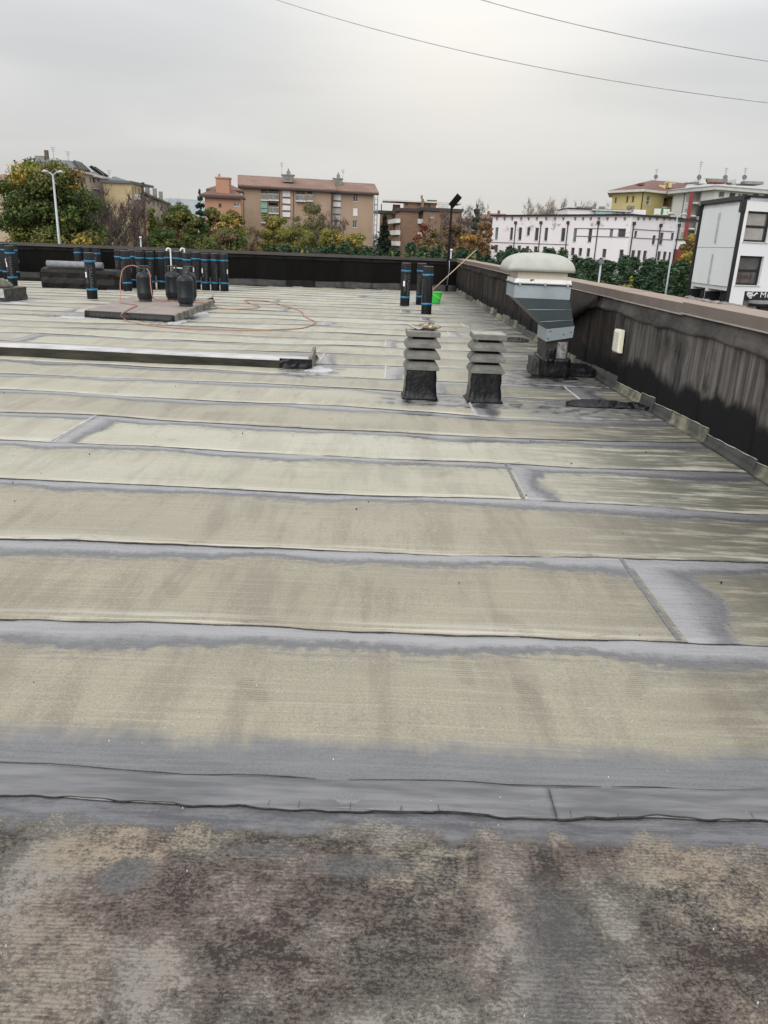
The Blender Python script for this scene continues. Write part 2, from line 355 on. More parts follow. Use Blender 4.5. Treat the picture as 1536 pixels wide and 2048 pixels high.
M = {}
M['mem'] = membrane_mat(); M['old'] = weathered_mat()
M['bit'] = simple('glossy_black_bitumen', (.005, .005, .007), (.014, .015, .019), 14, .25, spec=.26, bs=.6, bsc=26, bd=.012)
M['bitedge'] = simple('lap_edge_bitumen', (.014, .014, .016), (.05, .05, .055), 20, .6, bs=.4)
M['tape'] = simple('torched_lap_tape', (.085, .087, .094), (.180, .182, .192), 2.5, .46, bs=.5, bsc=9, stretch=(1, 8, 1), bd=.004)
M['blk'] = simple('black_torch_on_felt', (.010, .0095, .0095), (.018, .017, .016), 3, .8, spec=.08, bs=.6, bsc=12, bd=.01)
M['silver'] = simple('silvery_wet_bitumen', (.33, .33, .36), (.52, .52, .55), 3, .38, bs=.5, stretch=(1, 4, 4))
M['curbface'] = simple('curb_face_green_grey', (.048, .046, .034), (.018, .018, .016), 2.2, .8, spec=.15, bs=.5, stretch=(1, 1, 5))

def wall_mat(name, hi, lo, black, botz):
    t = NT(name); P = t.pos(); xyz = t.sep(P)
    rnd = t.n.new('ShaderNodeObjectInfo').outputs['Random']
    cb_ = t.n.new('ShaderNodeCombineXYZ'); t.l.new(t.m('MULTIPLY', rnd, 7.0), cb_.inputs[0]); t.l.new(t.m('MULTIPLY', rnd, 3.0), cb_.inputs[2])
    va = t.n.new('ShaderNodeVectorMath'); t.l.new(P, va.inputs[0]); t.l.new(cb_.outputs[0], va.inputs[1]); P = va.outputs[0]
    st = t.noise(t.scale(P, (9, 9, .55)), 1.4, 5, .65, .2)
    st2 = t.noise(t.scale(P, (34, 34, 1.0)), 1.3, 4, .7)
    bl = t.noise(t.scale(P, (1.2, 1.2, 1.0)), 1.5, 4, .6, .4)
    col = t.mix(t.ss(st, .36, .66), lo, hi)
    col = t.mix(t.m('MULTIPLY', t.ss(st2, .52, .72), .55), col, tuple(min(1, x*1.7) for x in hi))
    col = t.mix(t.m('MULTIPLY', t.ss(bl, .46, .66), .80), col, black)
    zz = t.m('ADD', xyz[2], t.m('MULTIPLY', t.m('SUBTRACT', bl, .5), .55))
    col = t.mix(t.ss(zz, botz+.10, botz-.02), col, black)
    tone_ = t.m('ADD', .60, t.m('MULTIPLY', rnd, .60)); hs = t.n.new('ShaderNodeHueSaturation'); t.l.new(col, hs.inputs['Color']); t.l.new(tone_, hs.inputs['Value']); col = hs.outputs[0]
    h = t.m('ADD', t.m('MULTIPLY', st, 1.5), t.m('MULTIPLY', t.noise(P, 130, 2), .35))
    return t.out(col, .8, h, .6, .008, .15)
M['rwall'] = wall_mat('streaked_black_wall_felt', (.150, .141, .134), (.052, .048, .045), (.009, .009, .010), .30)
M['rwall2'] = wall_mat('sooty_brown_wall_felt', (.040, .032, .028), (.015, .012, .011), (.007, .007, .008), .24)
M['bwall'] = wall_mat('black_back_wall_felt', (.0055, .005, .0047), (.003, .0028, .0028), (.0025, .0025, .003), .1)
M['capband'] = simple('grey_cap_felt', (.082, .074, .068), (.020, .018, .018), 3.2, .7, bs=.9, bsc=10, stretch=(1, .7, 1.4), bd=.02)
M['bband'] = simple('black_cap_felt', (.012, .011, .010), (.006, .006, .006), 3, .8, spec=.15, bs=.6, bsc=10, bd=.02)
M['coptop'] = simple('pale_coping_top', (.285, .215, .165), (.225, .17, .13), 5, .6, bs=.1)  # coping top is paler than its fascia
M['copface'] = simple('brown_coping_fascia', (.150, .120, .108), (.125, .100, .090), 4, .5, bs=.05)
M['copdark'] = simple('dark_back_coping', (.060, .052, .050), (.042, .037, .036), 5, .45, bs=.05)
M['ups'] = simple('mossy_upstand', (.185, .175, .120), (.050, .052, .044), 3.2, .8, bs=.6, bsc=30, stretch=(1, 1.2, 1), lo=.36, hi=.62)
M['upsd'] = simple('dark_upstand', (.045, .045, .042), (.018, .018, .018), 4, .7, bs=.6, bsc=30)
M['upsp'] = simple('pale_upstand_lip', (.50, .50, .48), (.22, .22, .2), 9, .6, bs=.4)

# ================================================================== THE ROOF
WX0, WSL = 2.66, -.0245
def wallx(y): return WX0 + WSL*(y-5)
CORN = Vector((2.115, 27.05)); BSL = .167
def bwall(x): return CORN.y + BSL*(x-CORN.x)
TAB = [[(-1.0, 1.68), (.03, 1.71), (.7, 1.725), (1.09, 1.73)],
       [(-1.48, 2.66), (-.5, 2.695), (.02, 2.69), (1.19, 2.71), (1.53, 2.69)],
       [(-1.9, 3.54), (-.66, 3.55), (.49, 3.54), (1.93, 3.56)],
       [(-2.34, 4.44), (-1.12, 4.43), (0, 4.41), (.82, 4.44), (2.3, 4.37)],
       [(-2.78, 5.33), (-1.49, 5.34), (-.02, 5.28), (1.45, 5.28), (2.53, 5.31)],
       [(-3.21, 6.21), (-2.47, 6.24), (-.03, 6.11), (1.32, 6.07), (2.56, 6.14)],
       [(-3.67, 7.16), (-1.75, 7.05), (-.36, 7.06), (1.01, 6.86), (2.41, 6.97)],
       [(-4.09, 8.02), (-1.99, 8.06), (-.41, 7.98), (1.84, 7.8)],
       [(-4.53, 8.93), (-2.75, 8.83), (-.85, 8.74), (.68, 8.66), (2.37, 8.66)]]
rs = random.Random(5)
WAV = [[(rs.uniform(.5, 1.6), rs.uniform(0, 6), rs.uniform(.3, 1)) for _ in range(3)]+[(rs.uniform(6, 15), rs.uniform(0, 6), .20), (rs.uniform(20, 40), rs.uniform(0, 6), .09)] for _ in range(40)]
YF = 8.78
def seam(k, x):
    x = np.asarray(x, float)
    amp = .020
    if k < len(TAB):
        xs = [p[0] for p in TAB[k]]; ys = [p[1] for p in TAB[k]]
        y = np.interp(x, xs, ys)
    else:
        y = YF + .885*(k-8) + .012*x; amp = .042
    for f, p, a in WAV[k]: y = y + amp*a*np.sin(f*x+p)
    return y
def roof_z(x, y):
    return .006*np.sin(.9*x+.5)*np.sin(.7*y) + .0035*np.sin(2.3*x+1.3*y) + .002*np.sin(5.1*x-3*y+1)

roof = empty('flat_roof', (0, 0, 0), kind='structure')
def sheet(k, x0, x1, tone, nb=0.0, mat=None, lift=0.0):
    y0 = float(seam(k, 0)); step = .035 if y0 < 5 else (.06 if y0 < 9 else (.12 if y0 < 15 else .2))
    nx = max(2, int((x1-x0)/step)); xs = np.linspace(x0, x1, nx+1)
    ny = 14 if y0 < 5 else (10 if y0 < 9 else 6)
    yn = seam(k, xs); yfar = seam(k+1, xs)
    tt = np.concatenate([np.linspace(0, 1, ny), [1.0+.09/.9]]); ny = len(tt)-1
    V = []; FD = []; ND = []; LD = []
    rr = np.random.RandomState(k*7+3)
    pk = sum(a*np.sin(f*2.1*xs+p*1.7) for f, p, a in WAV[k])
    for j, tv in enumerate(tt):
        yy = yn+(yfar-yn)*tv
        e = np.exp(-tv*9)
        z = roof_z(xs, yy) + .0048*(1-tv*.95).clip(0.05) + lift + .0022*e*pk*(1 if y0 < 9 else 1.8) + (.0015 if tv <= 1 else -.001)
        xc = np.minimum(xs, wallx(yy)+.01)
        yc = np.minimum(yy, bwall(xc)+.02)
        V.append(np.stack([xc, yc, z], 1)); FD.append(yfar-yy); ND.append(yy-yn); LD.append(xs-x0 if x0 > -19 else xs*0+9)
    # front (lap edge) face
    base = V[0].copy(); base[:, 2] = roof_z(base[:, 0], base[:, 1]) - .002; base[:, 1] -= .0008
    V = np.array([base]+V); FD = np.array([FD[0]]+FD); ND = np.array([ND[0]]+ND); LD = np.array([LD[0]]+LD)
    nr = V.shape[0]; n1 = nx+1
    faces = []; mi = []
    for j in range(nr-1):
        for i in range(nx):
            a = j*n1+i
            q = (a, a+1, a+1+n1, a+n1)
            if j > 0 and abs(V[j, i, 1]-V[j+1, i, 1]) < 1e-4 and abs(V[j, i+1, 1]-V[j+1, i+1, 1]) < 1e-4: continue
            if abs(V[j, i, 0]-V[j, i+1, 0]) < 1e-4: continue
            faces.append(q); mi.append(1 if j == 0 else 0)
    me = bpy.data.meshes.new('membrane_sheet')
    me.from_pydata(V.reshape(-1, 3).tolist(), [], faces); me.materials.append(mat or M['mem']); me.materials.append(M['bitedge'])
    me.polygons.foreach_set('material_index', mi); me.polygons.foreach_set('use_smooth', [m_ == 0 for m_ in mi])
    for nm, ar in (('fd', FD), ('nd', ND), ('ld', LD), ('nb', FD*0+nb), ('tone', FD*0+tone)):
        at_ = me.attributes.new(nm, 'FLOAT', 'POINT'); at_.data.foreach_set('value', ar.reshape(-1).astype(np.float32))
    me.update()
    return link('membrane_sheet', me, roof)

tones = [.10, .05, .15, .75, .85, .35, .75, .45, .8, .5, .6]
laps = {1: [], 2: [], 3: [], 4: [.84], 5: [-2.42], 6: [.8], 7: [.37, 1.98], 8: [-.05], 9: [-.9], 10: [-5.2], 11: [-.08], 12: [-7], 13: [1.0], 14: [-1.26], 15: [-6.3, 1.4], 17: [-2.44], 16: [.6], 18: [-9, .2], 19: [1.1], 20: [-3], 21: [0.4], 22: [-8, 1.2], 23: [-1]}
laps[1] = [1.19]; laps[2] = []
# the lap at (1.19, 2.7)-(1.18, 3.55) lies in strip 1, the one at (.84, 4.45)-(.83, 5.2) in strip 3
laps = {**laps, 1: [1.19], 3: [.85], 4: [-2.42] }
laps[5] = []
rt = random.Random(11)
for k in range(0, 30):
    tone = tones[k] if k < len(tones) else rt.uniform(.45, 1.0)
    cuts = [-20] + sorted(laps.get(k, [])) + [wallx(float(seam(k, 2.5)))+.12]
    for i in range(len(cuts)-1):
        tn = min(1, max(0, tone + (rt.uniform(-.2, .2) if i else 0)))
        sheet(k, cuts[i], cuts[i+1] + (.0 if i == len(cuts)-2 else .03), tn, nb=.235 if k == 0 else 0.0, lift=-.0015*i)
    # raised torched lip of each end lap
    for cx in sorted(laps.get(k, [])):
        ya = float(seam(k, cx))+.01; yb = float(seam(k+1, cx))-.005
        mb = MB(); pts = []
        n = 14
        prev = None
        rings = []
        for q in range(n+1):
            yy = ya+(yb-ya)*q/n; xx = cx+.0015*sin(q*1.9+k)
            z = float(roof_z(xx, yy))+.0075*(1-q/n*.9)+.001
            rings.append([(xx-.013, yy, z-.004), (xx-.010, yy, z+.0025), (xx+.008, yy, z+.003), (xx+.011, yy, z-.006)])
        mb.loft(rings)
        mb.build('end_lap', M['silver'] if k > 3 else M['tape'], roof)
# foreground sheet under the first lap
def front_sheet():
    xs = np.linspace(-6, 2.9, 150); ys = np.concatenate([np.linspace(-5, .6, 20), np.linspace(.65, 1.86, 50)])
    V = []
    for y in ys:
        x = np.minimum(xs, wallx(y)); z = roof_z(x, x*0+y)-.001 - .004*max(0, 1-abs(y-1.0)/1.0)
        V.append(np.stack([x, x*0+y, z], 1))
    V = np.array(V); n = len(xs); fs = []
    for j in range(len(ys)-1):
        for i in range(n-1):
            a = j*n+i
            if abs(V[j, i, 0]-V[j, i+1, 0]) > 1e-4: fs.append((a, a+1, a+1+n, a+n))
    me = bpy.data.meshes.new('bare_sheet'); me.from_pydata(V.reshape(-1, 3).tolist(), [], fs); me.materials.append(M['old'])
    me.polygons.foreach_set('use_smooth', [True]*len(fs)); me.update()
    link('membrane_sheet', me, roof)['label'] = 'bare weathered brown and black sheet'
front_sheet()
# two torched joint tapes lying over the first lap
def tape(x0, x1, ph, dz):
    xs = np.arange(x0, x1+.001, .02); rings = []
    for i, x in enumerate(xs):
        yl = float(seam(0, x)); en = .5 if (i == 0 or i == len(xs)-1) else 1
        a = yl - .004 + .006*sin(7*x+ph)+.003*sin(31*x+ph)+.002*sin(67*x); b = yl+.118 + .007*sin(4.3*x+ph)+.003*sin(23*x)
        zt = float(roof_z(x, yl))+.0078+dz+.001*sin(9*x+ph); zb = float(roof_z(x, yl))-.001
        rings.append([(x, a, zb), (x, a+.001, zt-.0015), (x, a+.012, zt+.0008), (x, (a+b)/2, zt-.0008), (x, b-.02, zt+.0006), (x, b-.006, zt+.0022), (x, b, zt-.001), (x, b+.006, zt-.006)])
    mb = MB(); mb.loft([r for r in rings], smooth=True)
    o = mb.build('joint_tape', [M['tape'], M['bitedge']], roof)
    n = 8
    idx = [0]*len(o.data.polygons)
    for p in o.data.polygons:
        if p.index % n in (0,) and p.index < (len(rings)-1)*n: idx[p.index] = 1
    o.data.polygons.foreach_set('material_index', idx)
tape(-6, .512, .3, 0); tape(.50, 2.7, 2.1, .002)
# melted drips and little cracks on the near lap edge
mb = MB()
rc = random.Random(3)
for i in range(9):
    x = rc.uniform(-.3, 1.3); y = float(seam(0, x))-.006
    mb.tube([(x, y+.0,   .0105+float(roof_z(x, y))), (x+rc.uniform(-.004, .004), y+rc.uniform(.012, .03), .0128+float(roof_z(x, y)))], .0006, 4)
o = mb.build('lap_cracks', M['bitedge'], roof); o['kind'] = 'stuff'
# bitumen beads squeezed out along the nearer laps
for k in range(1, 6):
    mb = MB(); rc = random.Random(k+40); x = -5.0
    while x < 2.6:
        L = rc.uniform(.1, .6)
        xs = np.linspace(x, min(x+L, wallx(5)), 8)
        mb.tube([(q, float(seam(k, q))-.003+rc.uniform(-.002, .002), float(roof_z(q, float(seam(k, q))))+.002+rc.uniform(0, .002)) for q in xs], [.0007]+[rc.uniform(.0012, .0028) for _ in range(6)]+[.0007], 5)
        x += L + rc.uniform(0, .25)
    mb.build('bitumen_bead', M['bitedge'], roof)['kind'] = 'stuff'
mb = MB(); rc = random.Random(77); x = -3.0
while x < 2.4:
    L = rc.uniform(.25, .8); xs = np.linspace(x, x+L, 9)
    mb.tube([(q, float(seam(0, q))+.121+.005*sin(4.3*q)+rc.uniform(-.0015, .0015), float(roof_z(q, 1.83))+.0078+rc.uniform(0, .0012)) for q in xs], [.0006]+[rc.uniform(.0010, .0020) for _ in range(7)]+[.0006], 5)
    x += L+rc.uniform(-.1, .12)
mb.build('bitumen_bead', M['bitedge'], roof)['kind'] = 'stuff'
# slab and outer walls of the building that carries the roof
mb = MB()
mb.hexa([(-20, -6, -5.2), (3.0, -6, -5.2), (2.4, 27.2, -5.2), (-20, 23.6, -5.2), (-20, -6, -.03), (3.0, -6, -.03), (2.4, 27.2, -.03), (-20, 23.6, -.03)])
mb.build('roof_slab', simple('outer_render', (.4, .38, .35), sc=1), roof)

# ------------------------------------------------------------------ parapet walls
def wdir(y): return wallx(y)
rp = empty('parapet_wall', (wallx(10), 10, 0), 'right hand parapet covered in streaked black felt with a brown metal coping', 'wall')
core = MB(); y0, y1 = -6, 27.0
core.hexa([(wallx(y0)+.015, y0, -.02), (wallx(y0)+.36, y0, -.02), (wallx(y1)+.36, y1, -.02), (wallx(y1)+.015, y1, -.02),
           (wallx(y0)+.015, y0, .955), (wallx(y0)+.36, y0, .955), (wallx(y1)+.36, y1, .955), (wallx(y1)+.015, y1, .955)])
core.build('wall_core', M['blk'], rp)
joints = [-6, -4.2, -3.3, -2.4, -1.5, -.6, .3, 1.2, 2.1, 3.0, 3.8, 4.6, 5.47, 6.45, 7.39, 8.39, 8.99, 10.06]
while joints[-1] < 26: joints.append(joints[-1]+.93)
joints.append(27.05)
rj = random.Random(9)
for i in range(len(joints)-1):
    a, b = joints[i], joints[i+1]+.05
    nz, ny = 12, 14
    P = []; tk = rj.uniform(.005, .012); sd_ = rj.uniform(0, 9)
    for j in range(ny+1):
        y = a+(b-a)*j/ny
        col = []
        for q in range(nz+1):
            z = .02+.86*q/nz
            puff = tk + .006*sin(3.1*y+sd_)*sin(4*z+sd_) + .004*sin(11*y+2*z+sd_) - (.006 if j == ny else 0)
            if j == 0: puff = -.022
            yy = y + (0 if j == 0 else .0)
            if j in (0, 1): yy = a+.02*sin(6*z+sd_)*.4 + (0.004 if j == 1 else 0)
            col.append((wallx(y)-puff, yy, z))
        P.append(col)
    mb = MB(); vs_ = [p for c in P for p in c]; fs = []
    for j in range(ny):
        for q in range(nz):
            A = j*(nz+1)+q; fs.append((A, A+1, A+nz+2, A+nz+1))
    mb.add(vs_, fs, 0, True)
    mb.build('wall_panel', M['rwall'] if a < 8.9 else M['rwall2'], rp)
# lapped cap felt, rolled lower edge
j = -6.0
while j < 27:
    b = min(j+rj.uniform(.85, 1.0), 27.04); n = 16; rings = []; s_ = rj.uniform(0, 9)
    for q in range(n+1):
        y = j+(b+.03-j)*q/n
        zb = .795+.012*sin(2.2*y)+.008*sin(7*y+s_)
        bl = .028+.010*sin(1.7*y+s_)+.006*sin(6*y)
        x = wallx(y)
        if q == n: bl -= .006
        rings.append([(x+.0, y, .962), (x-.016-.004*sin(3*y+s_), y, .955), (x-.018, y, .90), (x-.014-bl*.5, y, zb+.06), (x-.012-bl, y, zb+.025), (x-.008-bl*.8, y, zb+.004), (x+.004, y, zb-.006), (x+.01, y, .85)])
    MB().loft(rings, smooth=True).build('cap_felt', M['capband'] if j < 9.5 else M['rwall2'], rp)
    j = b
# coping segments
cj = [-6, -3.9, -1.9, .1, 2.1, 4.1, 7.02, 9.1, 11.1, 13.1, 15.1, 17.1, 19.1, 21.1, 23.1, 25.1, 27.3]
for i in range(len(cj)-1):
    a, b = cj[i]+.002, cj[i+1]-.004 if i != 5 else cj[i+1]+.03
    up = .012 if i == 5 else (.004 if i % 2 else 0)
    zt = 1.05+up
    mb = MB()
    xa, xb = wallx(a)-.03-up*.8, wallx(b)-.03-up*.8
    w = .44
    mb.hexa([(xa, a, zt-.016), (xa+w, a, zt-.026), (xb+w, b, zt-.026), (xb, b, zt-.016), (xa, a, zt), (xa+w, a, zt-.01), (xb+w, b, zt-.01), (xb, b, zt)], 0)
    mb.hexa([(xa-.003, a, zt-.088), (xa+.010, a, zt-.088), (xb+.010, b, zt-.088), (xb-.003, b, zt-.088), (xa-.003, a, zt-.002), (xa+.010, a, zt-.002), (xb+.010, b, zt-.002), (xb-.003, b, zt-.002)], 1)
    mb.hexa([(xa-.014, a, zt-.100), (xa+.012, a, zt-.100), (xb+.012, b, zt-.100), (xb-.014, b, zt-.100), (xa-.012, a, zt-.0885), (xa+.010, a, zt-.0885), (xb+.010, b, zt-.0885), (xb-.012, b, zt-.0885)], 2)
    mb.hexa([(xa+w-.01, a, zt-.10), (xa+w, a, zt-.10), (xb+w, b, zt-.10), (xb+w-.01, b, zt-.10), (xa+w-.01, a, zt-.027), (xa+w, a, zt-.027), (xb+w, b, zt-.027), (xb+w-.01, b, zt-.027)], 1)
    mb.build('coping', [M['coptop'], M['copface'], simple('coping_drip', (.30, .26, .24), sc=5, rough=.5)], rp)
# ragged mortar edge behind the coping joint
mb = MB(); rm = random.Random(8); rings = []
for q in range(20):
    y = 8.10-q*.075; x = wallx(y)+.395
    jx = rm.uniform(-.012, .012); jz = rm.uniform(-.008, .010)
    rings.append([(x-.02+jx, y, 1.03), (x-.015+jx, y, 1.052+jz), (x+.03, y, 1.060+jz), (x+.05+jx, y, 1.03)])
mb.loft(rings)
mb.build('mortar_edge', simple('rough_mortar', (.32, .29, .27), (.06, .05, .05), 30, .9, bs=1, bsc=60), rp)
# upstands at the foot of the wall: the ends of the sheets turned up
for k in range(0, 30):
    a = float(seam(k, 2.5)); b = min(float(seam(k+1, 2.5)), 26.9)
    if a < 1.8: a = -5
    if a > 26.5: break
    cuts = [a]+([a+(b-a)*.55] if (k % 3 == 0 and a > 0) else [])+[b]
    for q in range(len(cuts)-1):
        c, d = cuts[q], cuts[q+1]; hh = .125+rj.uniform(-.03, .03); n = max(4, int((d-c)/.06)); rings = []
        for i in range(n+1):
            y = c+(d-c)*i/n; x = wallx(y); h2 = hh+.002*sin(23*y+k)+.0015*sin(71*y)-.02*i/n
            t_ = .006+.006*(1-i/n)
            z0 = float(roof_z(x-.05, y))
            rings.append([(x-.070, y, z0+.007), (x-.035-t_*.3, y, z0+.014), (x-.022-t_*.5, y, .045), (x-.014-t_*.6, y, h2), (x-.006, y, h2+.002), (x-.0, y, .0)])
        mb = MB().loft(rings, smooth=True)
        yc = (c+d)/2
        dark = (k*7+q*3) % 5 in (1, 3) or 8.3 < yc < 10.6 or (7.0 < yc < 7.7)
        mb.build('upstand', M['upsd'] if dark else M['ups'], rp)
        lip = MB(); pts = [(wallx(c+(d-c)*i/n)-.02, c+(d-c)*i/n, hh+.002*sin(23*(c+(d-c)*i/n)+k)+.003-.02*i/n) for i in range(n+1)]
        if yc < 9: lip.tube(pts, [.0022+.002*abs(sin(i*2.3+k)) for i in range(n+1)], 5); lip.build('upstand_lip', M['upsp'], rp)
# back parapet
d_ = Vector((1, BSL, 0)).normalized(); nrm = Vector((BSL, -1, 0)).normalized()
def BP(s, o, z): p = Vector((CORN.x, CORN.y, 0)) - d_*s + nrm*o; return (p.x, p.y, z)
bp = empty('parapet_wall', (-8, bwall(-8), 0), 'black felt parapet along the far edge of the roof with dark coping', 'wall')
MB().hexa([BP(23, -.30, -.02), BP(-.4, -.30, -.02), BP(-.4, -.01, -.02), BP(23, -.01, -.02), BP(23, -.30, .96), BP(-.4, -.30, .96), BP(-.4, -.01, .96), BP(23, -.01, .96)]).build('wall_core', M['blk'], bp)
s = 0.0; i = 0
while s < 22.6:
    e_ = s+.95; rings = []
    for q in range(7):
        ss_ = s+(e_+.03-s)*q/6; o_ = .012+.006*sin(ss_*5)+(.004 if i % 2 else 0)
        rings.append([BP(ss_, o_-.015, .02), BP(ss_, o_, .02), BP(ss_, o_+.004*sin(ss_*9), .45), BP(ss_, o_, .86), BP(ss_, o_-.015, .86)])
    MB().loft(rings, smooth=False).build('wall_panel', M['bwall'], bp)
    rings = []
    for q in range(7):
        ss_ = s+(e_+.02-s)*q/6; zb = .83+.008*sin(ss_*4)
        rings.append([BP(ss_, 0, .955), BP(ss_, .022, .955), BP(ss_, .03, zb+.04), BP(ss_, .042+.006*sin(ss_*7), zb+.012), BP(ss_, .02, zb), BP(ss_, .0, zb+.01)])
    MB().loft(rings, smooth=True).build('cap_felt', M['bband'], bp)
    rings = []
    for q in range(7):
        ss_ = s+(e_-s)*q/6; zb = .19+.01*sin(ss_*3+i)
        rings.append([BP(ss_, .0, .0), BP(ss_, .30, .004), BP(ss_, .10, .035), BP(ss_, .045, .10), BP(ss_, .03, zb), BP(ss_, .01, zb+.004)])
    MB().loft(rings, smooth=True).build('upstand', M['upsd'] if i % 4 != 1 else M['blk'], bp)
    s = e_; i += 1
s = -.42; i = 0
while s < 22.9:
    e_ = s+2.0
    mb = MB()
    a, b = s+.004, e_
    mb.hexa([BP(b, -.36, 1.022), BP(a, -.36, 1.022), BP(a, .06, 1.03), BP(b, .06, 1.03), BP(b, -.36, 1.04), BP(a, -.36, 1.04), BP(a, .06, 1.05), BP(b, .06, 1.05)], 0)
    mb.hexa([BP(b, .048, .955), BP(a, .048, .955), BP(a, .064, .955), BP(b, .064, .955), BP(b, .048, 1.048), BP(a, .048, 1.048), BP(a, .064, 1.048), BP(b, .064, 1.048)], 0)
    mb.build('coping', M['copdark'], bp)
    s = e_; i += 1

# ------------------------------------------------------------------ things standing on the roof
M['conc'] = simple('weathered_grey_plastic', (.172, .170, .158), (.115, .114, .106), 9, .75, bs=.3, bsc=60)
M['conctop'] = simple('pale_cap_top', (.36, .34, .30), (.24, .23, .21), 9, .85, bs=.4, bsc=60)  # upward faces of the cap are paler than its sides
M['dark'] = simple('dark_gap', (.010, .010, .010), rough=.9, spec=.2)
def sq(w, z, cx=0, cy=0, n=1): return [(cx-w/2, cy-w/2, z), (cx+w/2, cy-w/2, z), (cx+w/2, cy+w/2, z), (cx-w/2, cy+w/2, z)]
def splat(name, c, rx, ry, seed, mat, parent, th=.008, n=40, holes=False):
    r_ = random.Random(seed); ph = [r_.uniform(0, 6.3) for _ in range(6)]
    def rad(a): return 1+.16*sin(2*a+ph[0])+.13*sin(3*a+ph[1])+.10*sin(5*a+ph[2])+.07*sin(9*a+ph[3])+.05*sin(15*a+ph[4])
    mb = MB(); rings = []
    for fr, zz in ((1, 0), (.94, th), (.72, th*.6), (.5, th*1.3), (.25, th*1.1), (.02, th*1.2)):
        rings.append([(c[0]+rx*fr*rad(2*pi*i/n)*cos(2*pi*i/n), c[1]+ry*fr*rad(2*pi*i/n)*sin(2*pi*i/n), c[2]+zz*(1+.5*sin(7*i+fr*9))+.006+float(roof_z(c[0], c[1]))) for i in range(n)])
    mb.loft(rings, smooth=True, cap=False)
    return mb.build(name, mat, parent)
def vent(loc, rz, label, cap_variant):
    root = empty('roof_vent', loc, label, 'vent', 'pair of louvred vents', rz=rz)
    b = MB(); rv = random.Random(cap_variant); n = 8
    rings = []
    for z, w in ((0, .36), (.015, .335), (.035, .315), (.09, .308), (.15, .30), (.21, .305), (.27, .292), (.285, .29)):
        ring = []
        for side in range(4):
            for i in range(n):
                t_ = -1+2*i/n; q = {0: (t_, -1), 1: (1, t_), 2: (-t_, 1), 3: (-1, -t_)}[side]
                j_ = rv.uniform(-.004, .004) + (rv.uniform(-.003, .003) if z < .26 else 0)
                ring.append((q[0]*(w/2+j_), q[1]*(w/2+j_), z+rv.uniform(-.003, .003)*(z > .02)))
        rings.append(ring)
    b.loft(rings, smooth=True).build('felt_base', M['bit'], root, world_=False)
    MB().loft([sq(.19, .27), sq(.19, .62)]).build('inner_duct', M['dark'], root, world_=False)
    for k in range(3):
        z = .285+k*.108
        mb = MB(); W = .345 - (.0 if k else .005)
        mb.loft([sq(W-.02, z), sq(W, z+.004), sq(W, z+.028), sq(W-.012, z+.032), sq(.262, z+.080), sq(.235, z+.080)])
        for side in range(4):       # raised shield on each face
            R = Matrix.Rotation(side*pi/2, 3, 'Z')
            q = [(-.062, -(W-.012)/2+.004-.006, z+.036), (.062, -(W-.012)/2+.004-.006, z+.036), (.052, -.1365, z+.078), (-.052, -.1365, z+.078)]
            q2 = [(x, y+.02, zz) for x, y, zz in q]
            mb.hexa([R @ Vector(p) for p in (q[0], q[1], q2[1], q2[0], q[3], q[2], q2[2], q2[3])])
            for sx in (-1, 1):      # corner ribs
                mb.add([R @ Vector(p) for p in ((sx*(W/2-.012), -W/2+.003, z+.033), (sx*(W/2-.03), -W/2+.003, z+.033), (sx*.120, -.135, z+.080), (sx*.130, -.135, z+.080), )], [(0, 1, 2, 3)])
        mb.build('louvre', M['conc'], root, world_=False)
    mb = MB(); z = .285+3*.108
    mb.loft([sq(.285, z-.004), sq(.325, z), sq(.325, z+.045), sq(.310, z+.052), sq(.10, z+.058)])
    o = mb.build('cap', [M['conc'], M['conctop']], root, world_=False)
    for p in o.data.polygons:
        if p.normal.z > .8: p.material_index = 1
    for sx, sy in ((-1, -1), (1, -1), (1, 1), (-1, 1)):
        MB().box((sx*.12, sy*.12, z-.01), (.02, .02, .03)).build('cap_post', M['conc'], root, world_=False)
    splat('bitumen_flashing', (0, 0, -.004), .26, .24, cap_variant+2, M['bit'], root, .012)
    return root
v1 = vent((.31, 7.73, 0), radians(2), 'left louvred roof vent with a rag and foil lying on its cap', 1)
v2 = vent((.95, 7.69, 0), radians(1), 'right louvred roof vent with a bare pale cap, next to the fan', 5)
# things on the caps
M['foil'] = simple('crumpled_foil', (.6, .62, .62), (.4, .42, .42), 20, .35, .5, bs=1, bsc=40)
M['rag'] = simple('camouflage_rag', (.16, .13, .09), (.5, .45, .38), 22, .9, bs=.8, lo=.5, hi=.56)
def crumple(c, r, sz, seed, n=14):
    r_ = random.Random(seed); mb = MB(); rings = []
    for j in range(7):
        ph = pi*j/6
        rings.append([(c[0]+sz[0]*r*(sin(ph)+.08)*cos(2*pi*i/n)*(1+r_.uniform(-.28, .28)), c[1]+sz[1]*r*(sin(ph)+.08)*sin(2*pi*i/n)*(1+r_.uniform(-.28, .28)), c[2]+sz[2]*r*(1-cos(ph))*.5*(1+r_.uniform(-.25, .25))) for i in range(n)])
    return mb.loft(rings, smooth=False)
cz = .285+3*.108+.056
tag(crumple((.37, 7.68, cz), .09, (1.0, .8, .75), 4).build('work_rag', M['rag'], off=(.37, 7.68, cz)), 'crumpled brown patterned rag lying on the cap of the left vent', 'rag')
mb = MB(); g = []
rr_ = random.Random(2)
for a in range(7):
    for b_ in range(6):
        x = .17+a*.022; y = 7.60+b_*.03; z = cz+.012+abs(a-4)*.008*(1 if a < 4 else .3)+rr_.uniform(-.006, .006)
        g.append((x, y, z))
fs = [(a*6+b_, (a+1)*6+b_, (a+1)*6+b_+1, a*6+b_+1) for a in range(6) for b_ in range(5)]
mb.add(g, fs, 0, False); mb.add([(p[0], p[1], p[2]-.005) for p in g], [f[::-1] for f in fs], 0, False)
